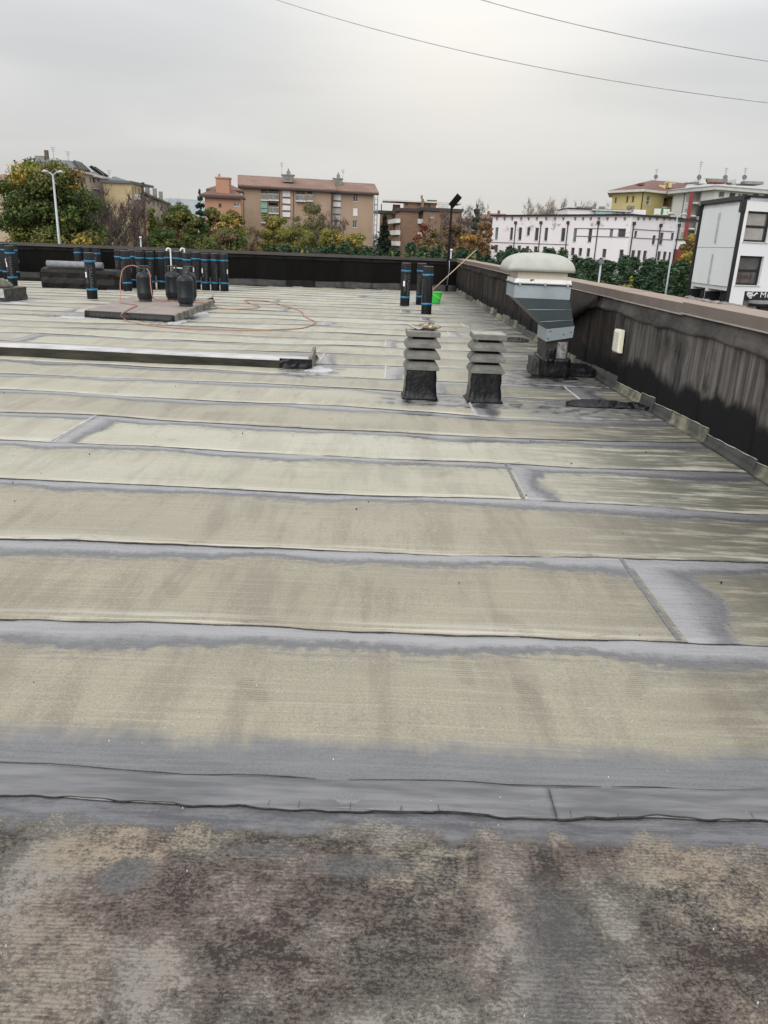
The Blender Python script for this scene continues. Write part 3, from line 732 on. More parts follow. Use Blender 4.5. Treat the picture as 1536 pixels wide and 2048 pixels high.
tag(mb.build('foil_sheet', M['foil'], off=(.23, 7.68, cz)), 'curled silver foil scrap on the left edge of the left vent cap', 'foil')

# extractor fan
M['gel'] = simple('grey_white_gelcoat', (.40, .41, .375), (.32, .33, .30), 6, .45, bs=.15, bsc=40, lo=.25, hi=.8)
M['cream'] = simple('cream_gelcoat', (.52, .47, .40), (.45, .41, .35), 6, .5, bs=.1)
M['white'] = simple('white_collar_paint', (.72, .73, .72), (.62, .63, .62), 8, .5, bs=.1)
M['galv'] = simple('galvanised_sheet', (.36, .42, .46), (.29, .34, .38), 3, .42, .55, bs=.1, bsc=20)
M['galv2'] = simple('galvanised_duct_sheet', (.052, .070, .080), (.040, .056, .064), 3, .45, .5, bs=.1, bsc=20)
M['rust'] = simple('rusty_iron', (.10, .035, .02), (.05, .02, .015), 20, .8)
fan = empty('extractor_fan', (1.95, 9.55, 0), 'mushroom hood extractor fan on a slanted metal duct against the right wall', 'fan')
def rect(x0, x1, y0, y1, z, z2=None):
    z2 = z if z2 is None else z2
    return [(x0, y0, z), (x1, y0, z2), (x1, y1, z2), (x0, y1, z)]
FX0, FX1, FY0, FY1 = 1.40, 2.04, 9.20, 9.86
# masonry base
r1 = random.Random(4)
def rough_box(x0, x1, y0, y1, z0, z1, amp, n=7, m=7, seed=1):
    r_ = random.Random(seed); rings = []
    for k in range(m+1):
        z = z0+(z1-z0)*k/m; ring = []
        for side in range(4):
            for i in range(n):
                f = i/n
                p = {0: (x0+(x1-x0)*f, y0), 1: (x1, y0+(y1-y0)*f), 2: (x1-(x1-x0)*f, y1), 3: (x0, y1-(y1-y0)*f)}[side]
                ring.append((p[0]+r_.uniform(-amp, amp), p[1]+r_.uniform(-amp, amp), z))
        rings.append(ring)
    return rings
MB().loft(rough_box(1.835, 2.10, 9.24, 9.78, .0, .50, .004, seed=2)).build('masonry_base', simple('stained_masonry', (.045, .042, .038), (.018, .017, .016), 6, .85, bs=.7, bsc=30), fan)
MB().loft(rough_box(1.82, 2.15, 9.225, 9.85, .0, .23, .008, seed=3), smooth=True).build('felt_base', M['bit'], fan)
MB().loft(rough_box(2.14, 2.50, 9.40, 9.9, .0, .10, .008, seed=13), smooth=True).build('felt_base', M['bit'], fan)  # low black block stands in for the shaded space between base and wall
MB().loft(rough_box(1.86, 1.95, 9.22, 9.27, .18, .36, .009, 4, 4, seed=6), smooth=True).build('bitumen_blob', M['bit'], fan)
MB().loft(rough_box(1.73, 1.83, 9.42, 9.78, 0, .20, .008, 5, 4, seed=7)).build('side_flashing', M['upsd'], fan)
MB().hexa([(1.97, 9.228, .24), (2.08, 9.228, .24), (2.08, 9.236, .24), (1.97, 9.236, .24), (1.97, 9.228, .43), (2.08, 9.228, .43), (2.08, 9.236, .43), (1.97, 9.236, .43)]).build('metal_plate', simple('scratched_plate', (.35, .35, .36), (.12, .12, .12), 25, .5, .5), fan)
splat('bitumen_flashing', (1.92, 9.24, 0), .26, .16, 3, M['bit'], fan, .012)
# lower sheet metal collar
mb = MB(); mb.loft([rect(1.82, 2.13, 9.205, 9.78, .43, .49), rect(1.815, 2.135, 9.20, 9.78, .575, .62)]); mb.build('lower_collar', M['galv'], fan)
mb = MB()
for x, z in ((1.86, .55), (2.02, .52), (1.84, .47), (2.1, .55)): mb.lathe((x, 9.2, z), [(.006, 0)], 6) if 0 else mb.box((x, 9.20, z), (.012, .008, .012))
mb.build('rivets', M['dark'], fan)['kind'] = 'stuff'
# skewed duct with two folded creases
rings = []
A0 = rect(1.82, 2.13, 9.206, 9.78, .578, .622); A1 = rect(FX0, FX1, FY0, FY1, .925, .925)
for f in (0, .22, .225, .6, .605, 1):
    rings.append([Vector(p).lerp(Vector(q), f)+Vector((0, -.004 if f in (.225, .605) else 0, 0)) for p, q in zip(A0, A1)])
o = MB().loft(rings).build('slanted_duct', M['galv2'], fan)
for f in (.22, .6):
    p = Vector(A0[0]).lerp(Vector(A1[0]), f); q = Vector(A0[1]).lerp(Vector(A1[1]), f)
    MB().tube([p+Vector((0, -.004, 0)), q+Vector((0, -.004, 0))], .004, 4).build('duct_fold', M['galv'], fan)
MB().loft([rect(FX0-.003, FX1+.003, FY0-.003, FY1, .915), rect(FX0-.003, FX1+.003, FY0-.003, FY1, 1.06)]).build('duct_band', M['galv'], fan)
MB().loft([rect(FX0-.022, FX1+.012, FY0-.022, FY1+.02, 1.062), rect(FX0-.022, FX1+.012, FY0-.022, FY1+.02, 1.072)]).build('flange', M['dark'], fan)
MB().loft([rect(FX0-.018, FX1+.010, FY0-.016, FY1+.02, 1.074), rect(FX0-.018, FX1+.010, FY0-.016, FY1+.02, 1.083)]).build('flange', M['galv'], fan)
for x in (1.45, 1.74, 2.0): MB().box((x, FY0-.028, 1.072), (.022, .014, .034)).build('clamp', M['galv'], fan)
MB().loft([rect(FX0-.008, FX1+.004, FY0-.01, FY1+.01, 1.084), rect(FX0+.002, FX1-.003, FY0, FY1, 1.128)]).build('white_collar', M['white'], fan)
mb = MB(); mb.add([(1.565, FY0-.009, 1.124), (1.62, FY0-.009, 1.124), (1.61, FY0-.0105, 1.116), (1.585, FY0-.0115, 1.112), (1.572, FY0-.013, 1.10)], [(0, 4, 3, 2, 1)]); mb.build('paint_chip', M['dark'], fan)
MB().loft([rect(FX0+.025, FX1-.045, FY0+.03, FY1-.03, 1.126), rect(FX0+.025, FX1-.045, FY0+.03, FY1-.03, 1.215)]).build('neck', M['cream'], fan)
# cowl: loft of rounded squares
def rsq(cx, cy, hx, hy, z, p, n=40):
    out = []
    for i in range(n):
        a = 2*pi*(i+.5)/n; c_, s_ = cos(a), sin(a)
        out.append((cx+hx*math.copysign(abs(c_)**(2/p), c_), cy+hy*math.copysign(abs(s_)**(2/p), s_), z))
    return out
cx, cy = 1.69, 9.56; HW = .395
rings = [rsq(cx, cy, HW-.012, HW-.012, 1.212, 12), rsq(cx, cy, HW, HW, 1.210, 12)]
for k in range(1, 11):
    a = pi/2*k/10.5
    rings.append(rsq(cx, cy, HW*cos(a)**.62, HW*cos(a)**.62, 1.215+.198*sin(a)**.95, 12-7*(k/10)))
rings.append(rsq(cx, cy, .03, .03, 1.417, 3))
MB().loft(rings, smooth=True, cap=True).build('cowl', M['gel'], fan)
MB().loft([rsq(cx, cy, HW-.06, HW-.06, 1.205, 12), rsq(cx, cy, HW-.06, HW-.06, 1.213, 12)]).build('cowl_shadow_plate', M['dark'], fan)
eyep = [(cx-.12+.028*cos(a), cy-.06, 1.418+.028*sin(a)) for a in np.linspace(-.4, pi+.4, 14)]
mb = MB(); mb.tube(eyep, .009, 8); mb.box((cx-.12, cy-.06, 1.40), (.08, .06, .014)); mb.build('lifting_eye', M['rust'], fan)

# dark felt swag hanging between fan and wall
mb = MB(); n = 14; rings = []
for i in range(n+1):
    f = i/n; y = 9.75+2.0*f; x = wallx(y)-.03; zl = .80-.42*sin(f*pi/2)**1.3; b_ = .07+.05*sin(f*pi)
    rings.append([(x, y, .95), (x-.02, y, .94), (x-.03-b_*.3, y, .95+(zl-.95)*.4), (x-.03-b_, y, zl+.04), (x-.02-b_*.8, y, zl), (x, y, zl+.02)])
mb.loft(rings, smooth=True)
tag(mb.build('felt_flap', M['rwall2'], off=(2.3, 9.3, .8)), 'loose dark felt flap hanging between the fan duct and the wall', 'felt')

# white ribbed bulkhead light on the right wall
Lg = empty('bulkhead_light', (wallx(8.71)-.03, 8.71, .53), 'white ribbed bulkhead light fixed to the streaked black wall', 'light')
M['lampw'] = simple('yellowed_lamp_plastic', (.80, .79, .62), (.68, .67, .52), 30, .45)
lx = wallx(8.71)-.012
MB().loft([[(lx-.004, 8.60, .405), (lx-.004, 8.83, .395), (lx-.004, 8.84, .645), (lx-.004, 8.61, .655)], [(lx-.045, 8.60, .405), (lx-.045, 8.83, .395), (lx-.045, 8.84, .645), (lx-.045, 8.61, .655)], [(lx-.055, 8.615, .42), (lx-.055, 8.815, .41), (lx-.055, 8.825, .63), (lx-.055, 8.625, .64)]]).build('housing', M['lampw'], Lg)
for i in range(11):
    z = .425+i*.0195; MB().box((lx-.058, 8.72, z), (.010, .19, .009)).build('rib', M['white'], Lg)
# tiny snagged white scrap on the cap felt
# long low upstand (expansion joint)
cb = empty('expansion_curb', (-3, 9.2, 0), 'long low felt covered curb with a silvery front edge crossing the roof', 'curb')
def cy_(x): return 9.16+.035*sin(.8*x)
xs = np.linspace(-20, -.93, 90); rings = []
for i, x in enumerate(xs):
    h = .128+.005*sin(1.3*x)-.012*max(0, (x+4)/3); y = cy_(x)
    rings.append([(x, y, .0), (x, y+.006, .02), (x, y+.02, h-.03), (x, y+.03, h-.006)])
def strip(rings, mat, name, parent, close=False):
    mb = MB(); n = len(rings[0]); vs_ = [p for r in rings for p in r]
    mb.add(vs_, [(j*n+i, (j+1)*n+i, (j+1)*n+i+1, j*n+i+1) for j in range(len(rings)-1) for i in range(n-1)], 0, True)
    return mb.build(name, mat, parent)
strip(rings, M['curbface'], 'front_face', cb)
rings = []
for i, x in enumerate(xs):
    h = .128+.005*sin(1.3*x)-.012*max(0, (x+4)/3); y = cy_(x)
    rings.append([(x, y+.024, h-.020), (x, y+.026, h-.006), (x, y+.05, h+.008), (x, y+.20+.02*sin(3*x), h+.012)])
strip(rings, simple('bright_edge_band', (.50, .50, .52), (.30, .30, .31), 2.5, .30, bs=.4, stretch=(1, 5, 5)), 'edge_band', cb)
mb = MB(); hv = []
topr = []
for i, x in enumerate(xs):
    h = .128+.005*sin(1.3*x)-.012*max(0, (x+4)/3); y = cy_(x)
    topr.append([(x, y+.18, h+.010), (x, y+.3, h), (x, y+.62, .10), (x, y+.92, .012), (x, y+.95, 0)])
tp = strip(topr, M['mem'], 'top_felt', cb)
for nm, v in (('fd', .5), ('nd', .5), ('ld', 9), ('nb', 0), ('tone', .25)):
    at_ = tp.data.attributes.new(nm, 'FLOAT', 'POINT'); at_.data.foreach_set('value', [v]*len(tp.data.vertices))
MB().hexa([(-.96, 9.13, 0), (-.92, 9.15, 0), (-.95, 9.95, 0), (-.99, 9.95, 0), (-.965, 9.15, .15), (-.925, 9.16, .15), (-.96, 9.98, .17), (-.99, 9.98, .17)]).build('end_plate', simple('end_flashing', (.24, .22, .18), (.10, .095, .085), 8, .8), cb)
MB().loft(rough_box(-1.3, -.93, 9.12, 9.17, .0, .12, .012, 8, 4, seed=12)).build('bitumen_blob', M['bit'], cb)
splat('bitumen_flashing', (-.86, 9.15, 0), .16, .22, 9, M['silver'], cb, .006)

# low platform with its felt hem
pf = empty('roof_hatch_platform', (-4.7, 15.6, 0), 'low square platform with a worn pinkish top, carrying the gas cylinders', 'platform')
pk_ = [Vector((-5.44, 13.93)), Vector((-3.79, 13.70)), Vector((-3.95, 17.45)), Vector((-5.75, 17.75))]
def rise(p, z): return (p.x, p.y, z)
MB().hexa([rise(p, 0) for p in pk_]+[rise(p, .112) for p in pk_]).build('curb_body', M['blk'], pf)
M['plat'] = simple('worn_platform_top', (.27, .225, .205), (.20, .165, .15), 2.5, .7, bs=.3, bsc=30)
for a, b in ((0, .52), (.525, 1)):
    q = [pk_[0].lerp(pk_[1], a), pk_[0].lerp(pk_[1], b), pk_[3].lerp(pk_[2], b), pk_[3].lerp(pk_[2], a)]
    MB().hexa([rise(p, .113) for p in q]+[rise(p, .13) for p in q]).build('top_sheet', M['plat'], pf)
dd = (pk_[1]-pk_[0]).normalized(); rings = []
for i in range(16):
    p = pk_[0].lerp(pk_[1], i/15); w = .005*sin(i*1.7)
    rings.append([(p.x, p.y-.03, .0), (p.x, p.y-.045+w, .015), (p.x, p.y-.03, .05+w), (p.x, p.y-.022+w, .115), (p.x, p.y+.01, .128), (p.x, p.y+.02, .02)])
MB().loft(rings, smooth=True).build('felt_hem', M['bit'], pf)
mb = MB()
for (x, y, w) in ((-4.0, 13.66, .22), (-3.72, 14.3, .12), (-3.75, 15.2, .12), (-3.82, 16.2, .1)): pass
for i, (x, y) in enumerate(((-3.83, 13.68), (-3.80, 14.5), (-3.86, 15.5), (-3.9, 16.5))): splat('bitumen_flashing', (x+.08, y, 0), .13, .3, 20+i, M['silver'] if i % 2 == 0 else M['bit'], pf, .008)
splat('bitumen_flashing', (-5.55, 13.85, 0), .35, .16, 31, M['silver'], pf, .005)
q = [pk_[1], pk_[2]]
mb = MB(); rings = []
for i in range(13):
    p = pk_[1].lerp(pk_[2], i/12); rings.append([(p.x+.03+.01*sin(i*3), p.y, 0), (p.x+.02, p.y, .05), (p.x+.012, p.y, .125), (p.x-.02, p.y, .134), (p.x-.02, p.y, .05)])
MB().loft(rings).build('side_flashing', simple('mossy_side', (.28, .27, .21), (.06, .06, .05), 5, .8, bs=.6), pf)

# gas cylinders
M['cyl'] = simple('dark_blue_grey_paint', (.016, .021, .026), (.012, .016, .020), 5, .38, spec=.3, bs=.06)
M['cylr'] = simple('scuffed_dark_steel', (.045, .05, .055), (.02, .022, .024), 12, .55)
M['brass'] = simple('dull_brass', (.28, .24, .17), (.18, .15, .11), 20, .35, .8)
def cylinder(loc, label, rz=0, reg=False):
    r = empty('gas_cylinder', loc, label, 'gas cylinder', 'dark gas cylinders on the platform', rz=rz)
    R = .158
    MB().lathe((0, 0, 0), [(.10, .045), (.135, .05), (R-.01, .075), (R, .105), (R, .16), (R+.002, .165), (R+.002, .172), (R, .177), (R, .475), (R+.002, .48), (R, .485), (R-.006, .51), (R-.03, .545), (.085, .575), (.04, .583), (.03, .59)], 28).build('body', M['cyl'], r, world_=False)
    MB().lathe((0, 0, 0), [(.112, .0), (.128, .0), (.130, .012), (.126, .05), (.138, .066), (.11, .066), (.112, .0)], 28, cap=False).build('foot_ring', M['cylr'], r, world_=False)
    # collar: three posts and a ring
    for a in (.5, 2.6, 4.7):
        pts = [(.088*cos(a), .088*sin(a), .565), (.092*cos(a), .092*sin(a), .68)]
        MB().box(((.09*cos(a)), .09*sin(a), .63), (.012, .055, .13), rz=a).build('guard_post', M['cylr'], r, world_=False)
    ring = [(.094*cos(a), .094*sin(a), .695) for a in np.linspace(0, 2*pi, 25)]
    MB().tube(ring, .0095, 8, cap=False).build('guard_ring', M['cylr'], r, world_=False)
    mb = MB(); mb.lathe((0, 0, 0), [(.018, .58), (.018, .62), (.012, .625), (.012, .65), (.022, .652), (.024, .672), (.010, .676)], 10); mb.tube([(0, 0, .635), (.05, -.01, .635)], .010, 8)
    mb.build('valve', M['brass'], r, world_=False)
    if reg:
        mb = MB(); mb.tube([(.05, -.01, .635), (.075, -.03, .64)], .016, 8); mb.tube([(-.0, 0, .635), (-.07, -.03, .65), (-.10, -.04, .675)], .009, 8)
        mb.build('regulator', M['brass'], r, world_=False)
    return r
c1 = cylinder((-5.09, 16.3, .13), 'gas cylinder standing alone with orange hoses on its valve', .4, True)
cylinder((-4.66, 16.85, .13), 'gas cylinder at the back left of the group of three', 1.3)
cylinder((-4.36, 17.0, .13), 'gas cylinder hidden behind the front one of the group of three', 2.0)
cylinder((-4.06, 15.55, .13), 'gas cylinder at the front of the group of three, near the platform edge', .1)

# hose
M['hose'] = simple('orange_rubber_hose', (.40, .185, .12), (.33, .15, .095), 8, .5)
def smooth_path(pts, n=8):
    out = []; P = [Vector(p) for p in pts]
    for i in range(len(P)-1):
        p0, p1, p2, p3 = P[max(i-1, 0)], P[i], P[i+1], P[min(i+2, len(P)-1)]
        for k in range(n):
            t_ = k/n
            out.append(.5*((2*p1)+(-p0+p2)*t_+(2*p0-5*p1+4*p2-p3)*t_*t_+(-p0+3*p1-3*p2+p3)*t_**3))
    out.append(P[-1]); return out
def Gz(x, y, z=.018): p = G(x, y, z); return (p.x, p.y, z)
left = [(-5.18, 16.24, .80), (-5.30, 16.22, .83), (-5.46, 16.16, .75), (-5.50, 16.05, .5), (-5.46, 15.9, .24), (-5.36, 15.6, .15)]
left += [Gz(273, 610, .145), Gz(258, 618, .145), Gz(243, 628, .145), Gz(247, 636, .05), Gz(258, 643), Gz(290, 649), Gz(340, 655), Gz(420, 659), Gz(490, 660.5), Gz(560, 659), Gz(605, 656), Gz(628, 648), Gz(630, 643), Gz(615, 636), Gz(607, 631), Gz(601, 622), Gz(570, 612), Gz(535, 602), Gz(495, 600), Gz(490, 602), Gz(505, 608), Gz(519, 612), Gz(512, 616), Gz(470, 618), Gz(440, 616), Gz(425, 611), Gz(415, 607.5, .10)]
left += [Gz(404, 605, .145), Gz(385, 604.5, .145)]
right = [Gz(385, 604.5, .145), Gz(362, 604.5, .145), Gz(345, 602, .145), (-4.82, 16.05, .20), (-4.90, 16.1, .42), (-4.93, 16.18, .66), (-5.0, 16.24, .77)]
mb = MB(); mb.tube(smooth_path(left+right[1:], 7), .0095, 7)
tag(mb.build('gas_hose', M['hose'], off=(-4, 13, .02)), 'orange rubber gas hose looping from the lone cylinder across the roof', 'hose')
tr = empty('gas_torch', tuple(G(425, 609)), 'small black gas torch fitting lying beside the platform corner', 'torch')
p = G(425, 609)
MB().tube([p+Vector((-.12, .05, .10)), p+Vector((0, 0, .14)), p+Vector((.05, -.02, .04))], .02, 8).build('grip', M['dark'], tr)
MB().tube([p+Vector((.0, 0, .10)), p+Vector((.02, .02, .22))], .012, 8).build('lever', M['brass'], tr)
MB().tube([p+Vector((-.12, .05, .10)), p+Vector((-.45, .25, .06))], .009, 8).build('lance', M['galv'], tr)

# new membrane rolls
def rollmat():
    t = NT('black_sanded_roll'); P = t.obj(); 
    st = t.noise(t.scale(P, (40, 40, 1.2)), 1.2, 3, .6); f = t.noise(P, 90, 3, .7)
    col = t.mix(t.ss(st, .35, .7), (.008, .0085, .010), (.026, .027, .030))
    col = t.mix(t.m('MULTIPLY', t.ss(f, .5, .7), .5), col, (.055, .057, .06))
    return t.out(col, .7, f, .4, .004, .15)
M['roll'] = rollmat()
M['rim'] = simple('pale_roll_edge', (.20, .195, .19), (.09, .088, .085), 20, .8)
M['blue'] = simple('blue_plastic_strap', (.010, .19, .36), (.008, .13, .27), 9, .35)
M['tag'] = simple('white_sticker', (.75, .74, .82), (.68, .67, .75), 20, .6)
M['print'] = simple('grey_print', (.14, .15, .155), (.06, .065, .07), 30, .7, lo=.4, hi=.6)
def text_mesh(body, size):
    cu = bpy.data.curves.new('t', 'FONT'); cu.body = body; cu.size = size; cu.resolution_u = 2; cu.space_character = 1.08
    o = bpy.data.objects.new('t', cu); COL.objects.link(o); bpy.context.view_layer.update()
    me = bpy.data.meshes.new_from_object(o.evaluated_get(bpy.context.evaluated_depsgraph_get()))
    bpy.data.objects.remove(o); return me
RR = .112
def roll_proto(rz):
    r = empty('membrane_roll', (0, 0, 0), rz=rz)
    mb = MB(); n = 32
    prof = [(RR-.004, 0), (RR, .004), (RR, .996), (RR-.003, 1.0)]
    def rad(k, base): return base + (.006*(k/n) if k > n*.0 else 0)
    rings = [[((b_+.005*(k/n))*cos(2*pi*k/n), (b_+.005*(k/n))*sin(2*pi*k/n), z) for k in range(n)] for b_, z in prof]
    mb.loft(rings, smooth=True)
    mb.build('sheet_roll', M['roll'], r, world_=False)
    pts = [((RR-.006-.010*k/28)*cos(k*2*pi/28*3), (RR-.006-.010*k/28)*sin(k*2*pi/28*3), 1.001) for k in range(85) if RR-.006-.010*k/28 > .06]
    MB().tube(pts, .0035, 4).build('spiral_edge', M['rim'], r, world_=False)
    MB().tube([((RR-.0005)*cos(a), (RR-.0005)*sin(a), .9985) for a in np.linspace(0, 2*pi, 33)], .0042, 5, cap=False).build('top_rim_highlight', M['rim'], r, world_=False)  # paler ring paints the highlight along the top edge
    for z, h in ((.19, .042), (.80, .042)):
        rg = [[((RR+.009)*cos(2*pi*k/n), (RR+.009)*sin(2*pi*k/n), z+dz+.004*sin(4*pi*k/n+z*9)) for k in range(n)] for dz in (0, h)]
        MB().loft(rg, smooth=True).build('strap', M['blue'], r, world_=False)
    # printed lettering running down the roll, wrapped round it
    for a0, sz in ((-pi/2-.36, .072), (-pi/2+.42, .095), (pi/2, .09)):
        me = text_mesh('ITALIANA', sz)
        for v in me.vertices:
            u, w = v.co.x, v.co.y
            a = a0 + (w-sz*.35)/RR
            v.co = Vector(((RR+.0095)*cos(a), (RR+.0095)*sin(a), .73-u*1.15))
        me.materials.append(M['print']); me.update()
        link('lettering', me, r)
    mb = MB()
    for a in (-pi/2-.75, ):
        q = []
        for k in range(4):
            aa = a+.12*k; q.append(((RR+.011)*cos(aa), (RR+.011)*sin(aa)))
        for k in range(3): mb.add([(q[k][0], q[k][1], .47), (q[k+1][0], q[k+1][1], .47), (q[k+1][0], q[k+1][1], .59), (q[k][0], q[k][1], .59)], [(0, 1, 2, 3)])
    mb.build('sticker', M['tag'], r, world_=False)
    return r
protos = []
def place_roll(px, py, label, group, rz, Y=None, top=None, lean=0):
    if top:          # only the top of the roll shows: the top stands 1 m above the roof
        g_ = G(px, py, 1.0)
        if g_.y > bwall(g_.x)-.32: g_ = g_*((bwall(g_.x)-.32)/g_.y)
        loc = (g_.x, g_.y, .006)
    else:
        g_ = G(px, py); dv = Vector((g_.x, g_.y)).normalized()*RR*.9; loc = (g_.x+dv.x, g_.y+dv.y, .006)
    if not protos: r = roll_proto(0); protos.append(r)
    else: r = copy_tree(protos[0])
    r.location = loc; r.rotation_euler = (0, lean, rz + rp_.uniform(-.1, .1)); r.scale = (1, 1, rp_.uniform(.985, 1.012))
    tag(r, label, 'felt roll', group)
    return r
rp_ = random.Random(21)
gA = 'felt rolls by the left edge of the roof'
place_roll(27, 572, 'standing felt roll at the front of the group by the mossy box', gA, 0)
place_roll(24, 480.5, 'standing felt roll just behind and right of the front roll at the left edge', gA, 2.5, top=1)
place_roll(6, 480, 'standing felt roll behind and left of the front roll at the left edge', gA, 1.2, top=1)
place_roll(-6, 486, 'standing felt roll cut off by the left edge of the picture', gA, .3, top=1)
gB = 'felt rolls around the wrapped roof box'
place_roll(185.5, 599, 'standing felt roll with a white sticker in front of the wrapped roof box', gB, .0)
place_roll(154, 487.5, 'standing felt roll behind the roof box, leftmost of three', gB, 1.9, top=1)
place_roll(173.5, 488, 'standing felt roll behind the roof box, middle of three', gB, .9, top=1)
place_roll(191, 488.5, 'standing felt roll behind the roof box, rightmost of three', gB, 2.9, top=1)
gC = 'felt rolls standing in a row behind the gas cylinders'
rows = [(236.5, 499.5, 'leftmost felt roll of the long row, mostly hidden', 1.1), (250, 502.3, 'second felt roll from the left, standing forward of the row', .1), (264, 500.5, 'felt roll behind the second one, in the left part of the long row', 2.7),
        (278, 502, 'felt roll directly behind the hose arc of the lone cylinder', .2), (298.5, 502.5, 'felt roll right behind the lone gas cylinder', .25), (319.5, 503, 'felt roll between the lone cylinder and the group of three', .4),
        (337, 502.8, 'felt roll in front of the left white trolley handle', 1.5), (354, 504.3, 'felt roll between the two white trolley handles', 2.2), (372.5, 506, 'felt roll in front of the right white trolley handle, standing forward', .3),
        (391, 504.8, 'felt roll with a white sticker just right of the gas cylinders', .9), (409.5, 506, 'felt roll with a white sticker, third from the right end of the row', .5), (428.5, 506.8, 'second felt roll from the right end of the long row', .3), (447, 507.6, 'felt roll at the right end of the long row', 0)]
for (px, py, lb, rz) in rows: place_roll(px, py, lb, gC, (rz*.3-.1 if 'sticker' in lb else 1.6+(rz*7 % 3.2)), top=1)
gD = 'three felt rolls by the green bucket'
place_roll(809, 613, 'felt roll standing on the left of the three near the green bucket', gD, .15)
place_roll(840, 611, 'felt roll standing behind the front roll near the green bucket', gD, 2.5)
place_roll(852, 628.5, 'felt roll standing in front of the three, next to the green bucket', gD, 1.9)

# wrapped roof box with a grey roll lying on it
sb = empty('wrapped_skylight_box', (-8.4, 21.2, 0), 'long roof box wrapped in wrinkled black felt with a rounded end', 'roof box')
x0, x1, yb, zt = -9.27, -7.15, 20.97, .50
rings = []; rw = random.Random(6)
for i in range(23):
    f = i/22; x = x0+(x1-x0)*f; e2 = 0 if f < .9 else (f-.9)*.9; wv = .014*sin(9*f*3)+rw.uniform(-.008, .008)
    rings.append([(x, yb-.0+wv+e2, 0), (x, yb-.02+rw.uniform(-.01, .01)+e2, .13), (x, yb+.01+rw.uniform(-.01, .01)+e2, .27), (x, yb-.01+wv+e2, .40-e2), (x, yb+.06+e2, zt-.02-e2*1.5), (x, yb+.3, zt+.02-e2), (x, yb+.62, zt-e2), (x, yb+.75-e2, .3), (x, yb+.75-e2, 0)])
MB().loft(rings, smooth=False).build('felt_wrap', simple('wrinkled_black_felt', (.009, .009, .010), (.028, .025, .022), 2.2, .5, spec=.15, bs=.5, bsc=9, stretch=(1, 1, 2.4), lo=.42, hi=.75, bd=.03), sb)
splat('bitumen_flashing', (-7.15, 20.95, 0), .35, .3, 44, M['silver'], sb, .006)
gr = empty('lying_roll', (-8.3, 21.2, .6), 'grey felt roll lying on top of the wrapped roof box', 'felt roll')
MB().tube([(-9.15, 21.15, .60), (-8.1, 21.2, .60), (-7.7, 21.22, .60)], .085, 16).build('sheet_roll', simple('grey_sanded_roll', (.22, .235, .26), (.15, .16, .18), 12, .6, bs=.3), gr)
me = text_mesh('ITALIANA', .11)
for v in me.vertices:
    u, w = v.co.x, v.co.y; a = pi*.62-(w)/.087+pi*.25
    v.co = Vector((-8.75+u*1.2-(-8.3), 21.17-.0872*cos(pi*.5-w/.087+.3)-21.2, .60+.0872*sin(pi*.5-w/.087-.9)-.6))
bpy.data.meshes.remove(me)
# mossy box vent at far left
mv = empty('mossy_roof_box', (-8.3, 16.6, 0), 'low roof box with a mossy domed lid and grey plate at the left edge', 'roof box')
MB().loft(rough_box(-9.0, -7.9, 16.1, 17.1, 0, .27, .012, 8, 4, seed=5)).build('box_body', simple('tarred_box', (.07, .06, .05), (.02, .02, .02), 8, .7, bs=.8), mv)
rings = [rsq(-8.5, 16.6, .48*cos(a), .42*cos(a), .27+.20*sin(a), 3.5, 24) for a in np.linspace(0, 1.45, 7)]
MB().loft(rings, smooth=True).build('domed_lid', simple('mossy_grey_lid', (.17, .16, .13), (.065, .06, .05), 9, .9, bs=.9, bsc=25), mv)
MB().hexa([(-8.22, 16.075, .10), (-7.90, 16.075, .10), (-7.90, 16.085, .10), (-8.22, 16.085, .10), (-8.22, 16.06, .28), (-7.90, 16.06, .28), (-7.90, 16.07, .28), (-8.22, 16.07, .28)]).build('grey_plate', simple('pale_plate', (.40, .43, .41), (.3, .32, .31), 12, .6), mv)
splat('bitumen_flashing', (-7.85, 16.15, 0), .4, .3, 50, M['silver'], mv, .006)
# low dark strips lying near the back wall
for i, (px, py, L, rz, lb) in enumerate(((58, 562, .9, .12, 'thin dark felt offcut lying left of the wrapped roof box'), (225, 566, .5, .3, 'short dark felt offcut between the roof box and the long row of rolls'))):
    p = G(px, py); MBx = MB().box((0, 0, .05), (L, .16, .10), rz=rz, taper=.9)
    o = MBx.build('felt_offcut', M['blk']); o.location = p; tag(o, lb, 'felt offcut')
for i in range(5):
    px = [500, 560, 620, 690, 745][i]; p = G(px, 573+.006*px)
    splat('x', (0, 0, 0), .30, .12, 60+i, M['bit'], None, .015)
    o = bpy.context.scene.collection.objects[-1]; o.name = 'bitumen_patch'; o.location = (p.x, bwall(p.x)-.45, 0)
    tag(o, 'black bitumen patch at the far parapet foot, ' + ('nearest the row of rolls', 'second from the row of rolls', 'in the middle of the bare stretch', 'second from the three rolls', 'nearest the three rolls by the bucket')[i], 'patch', 'bitumen patches along the far parapet')

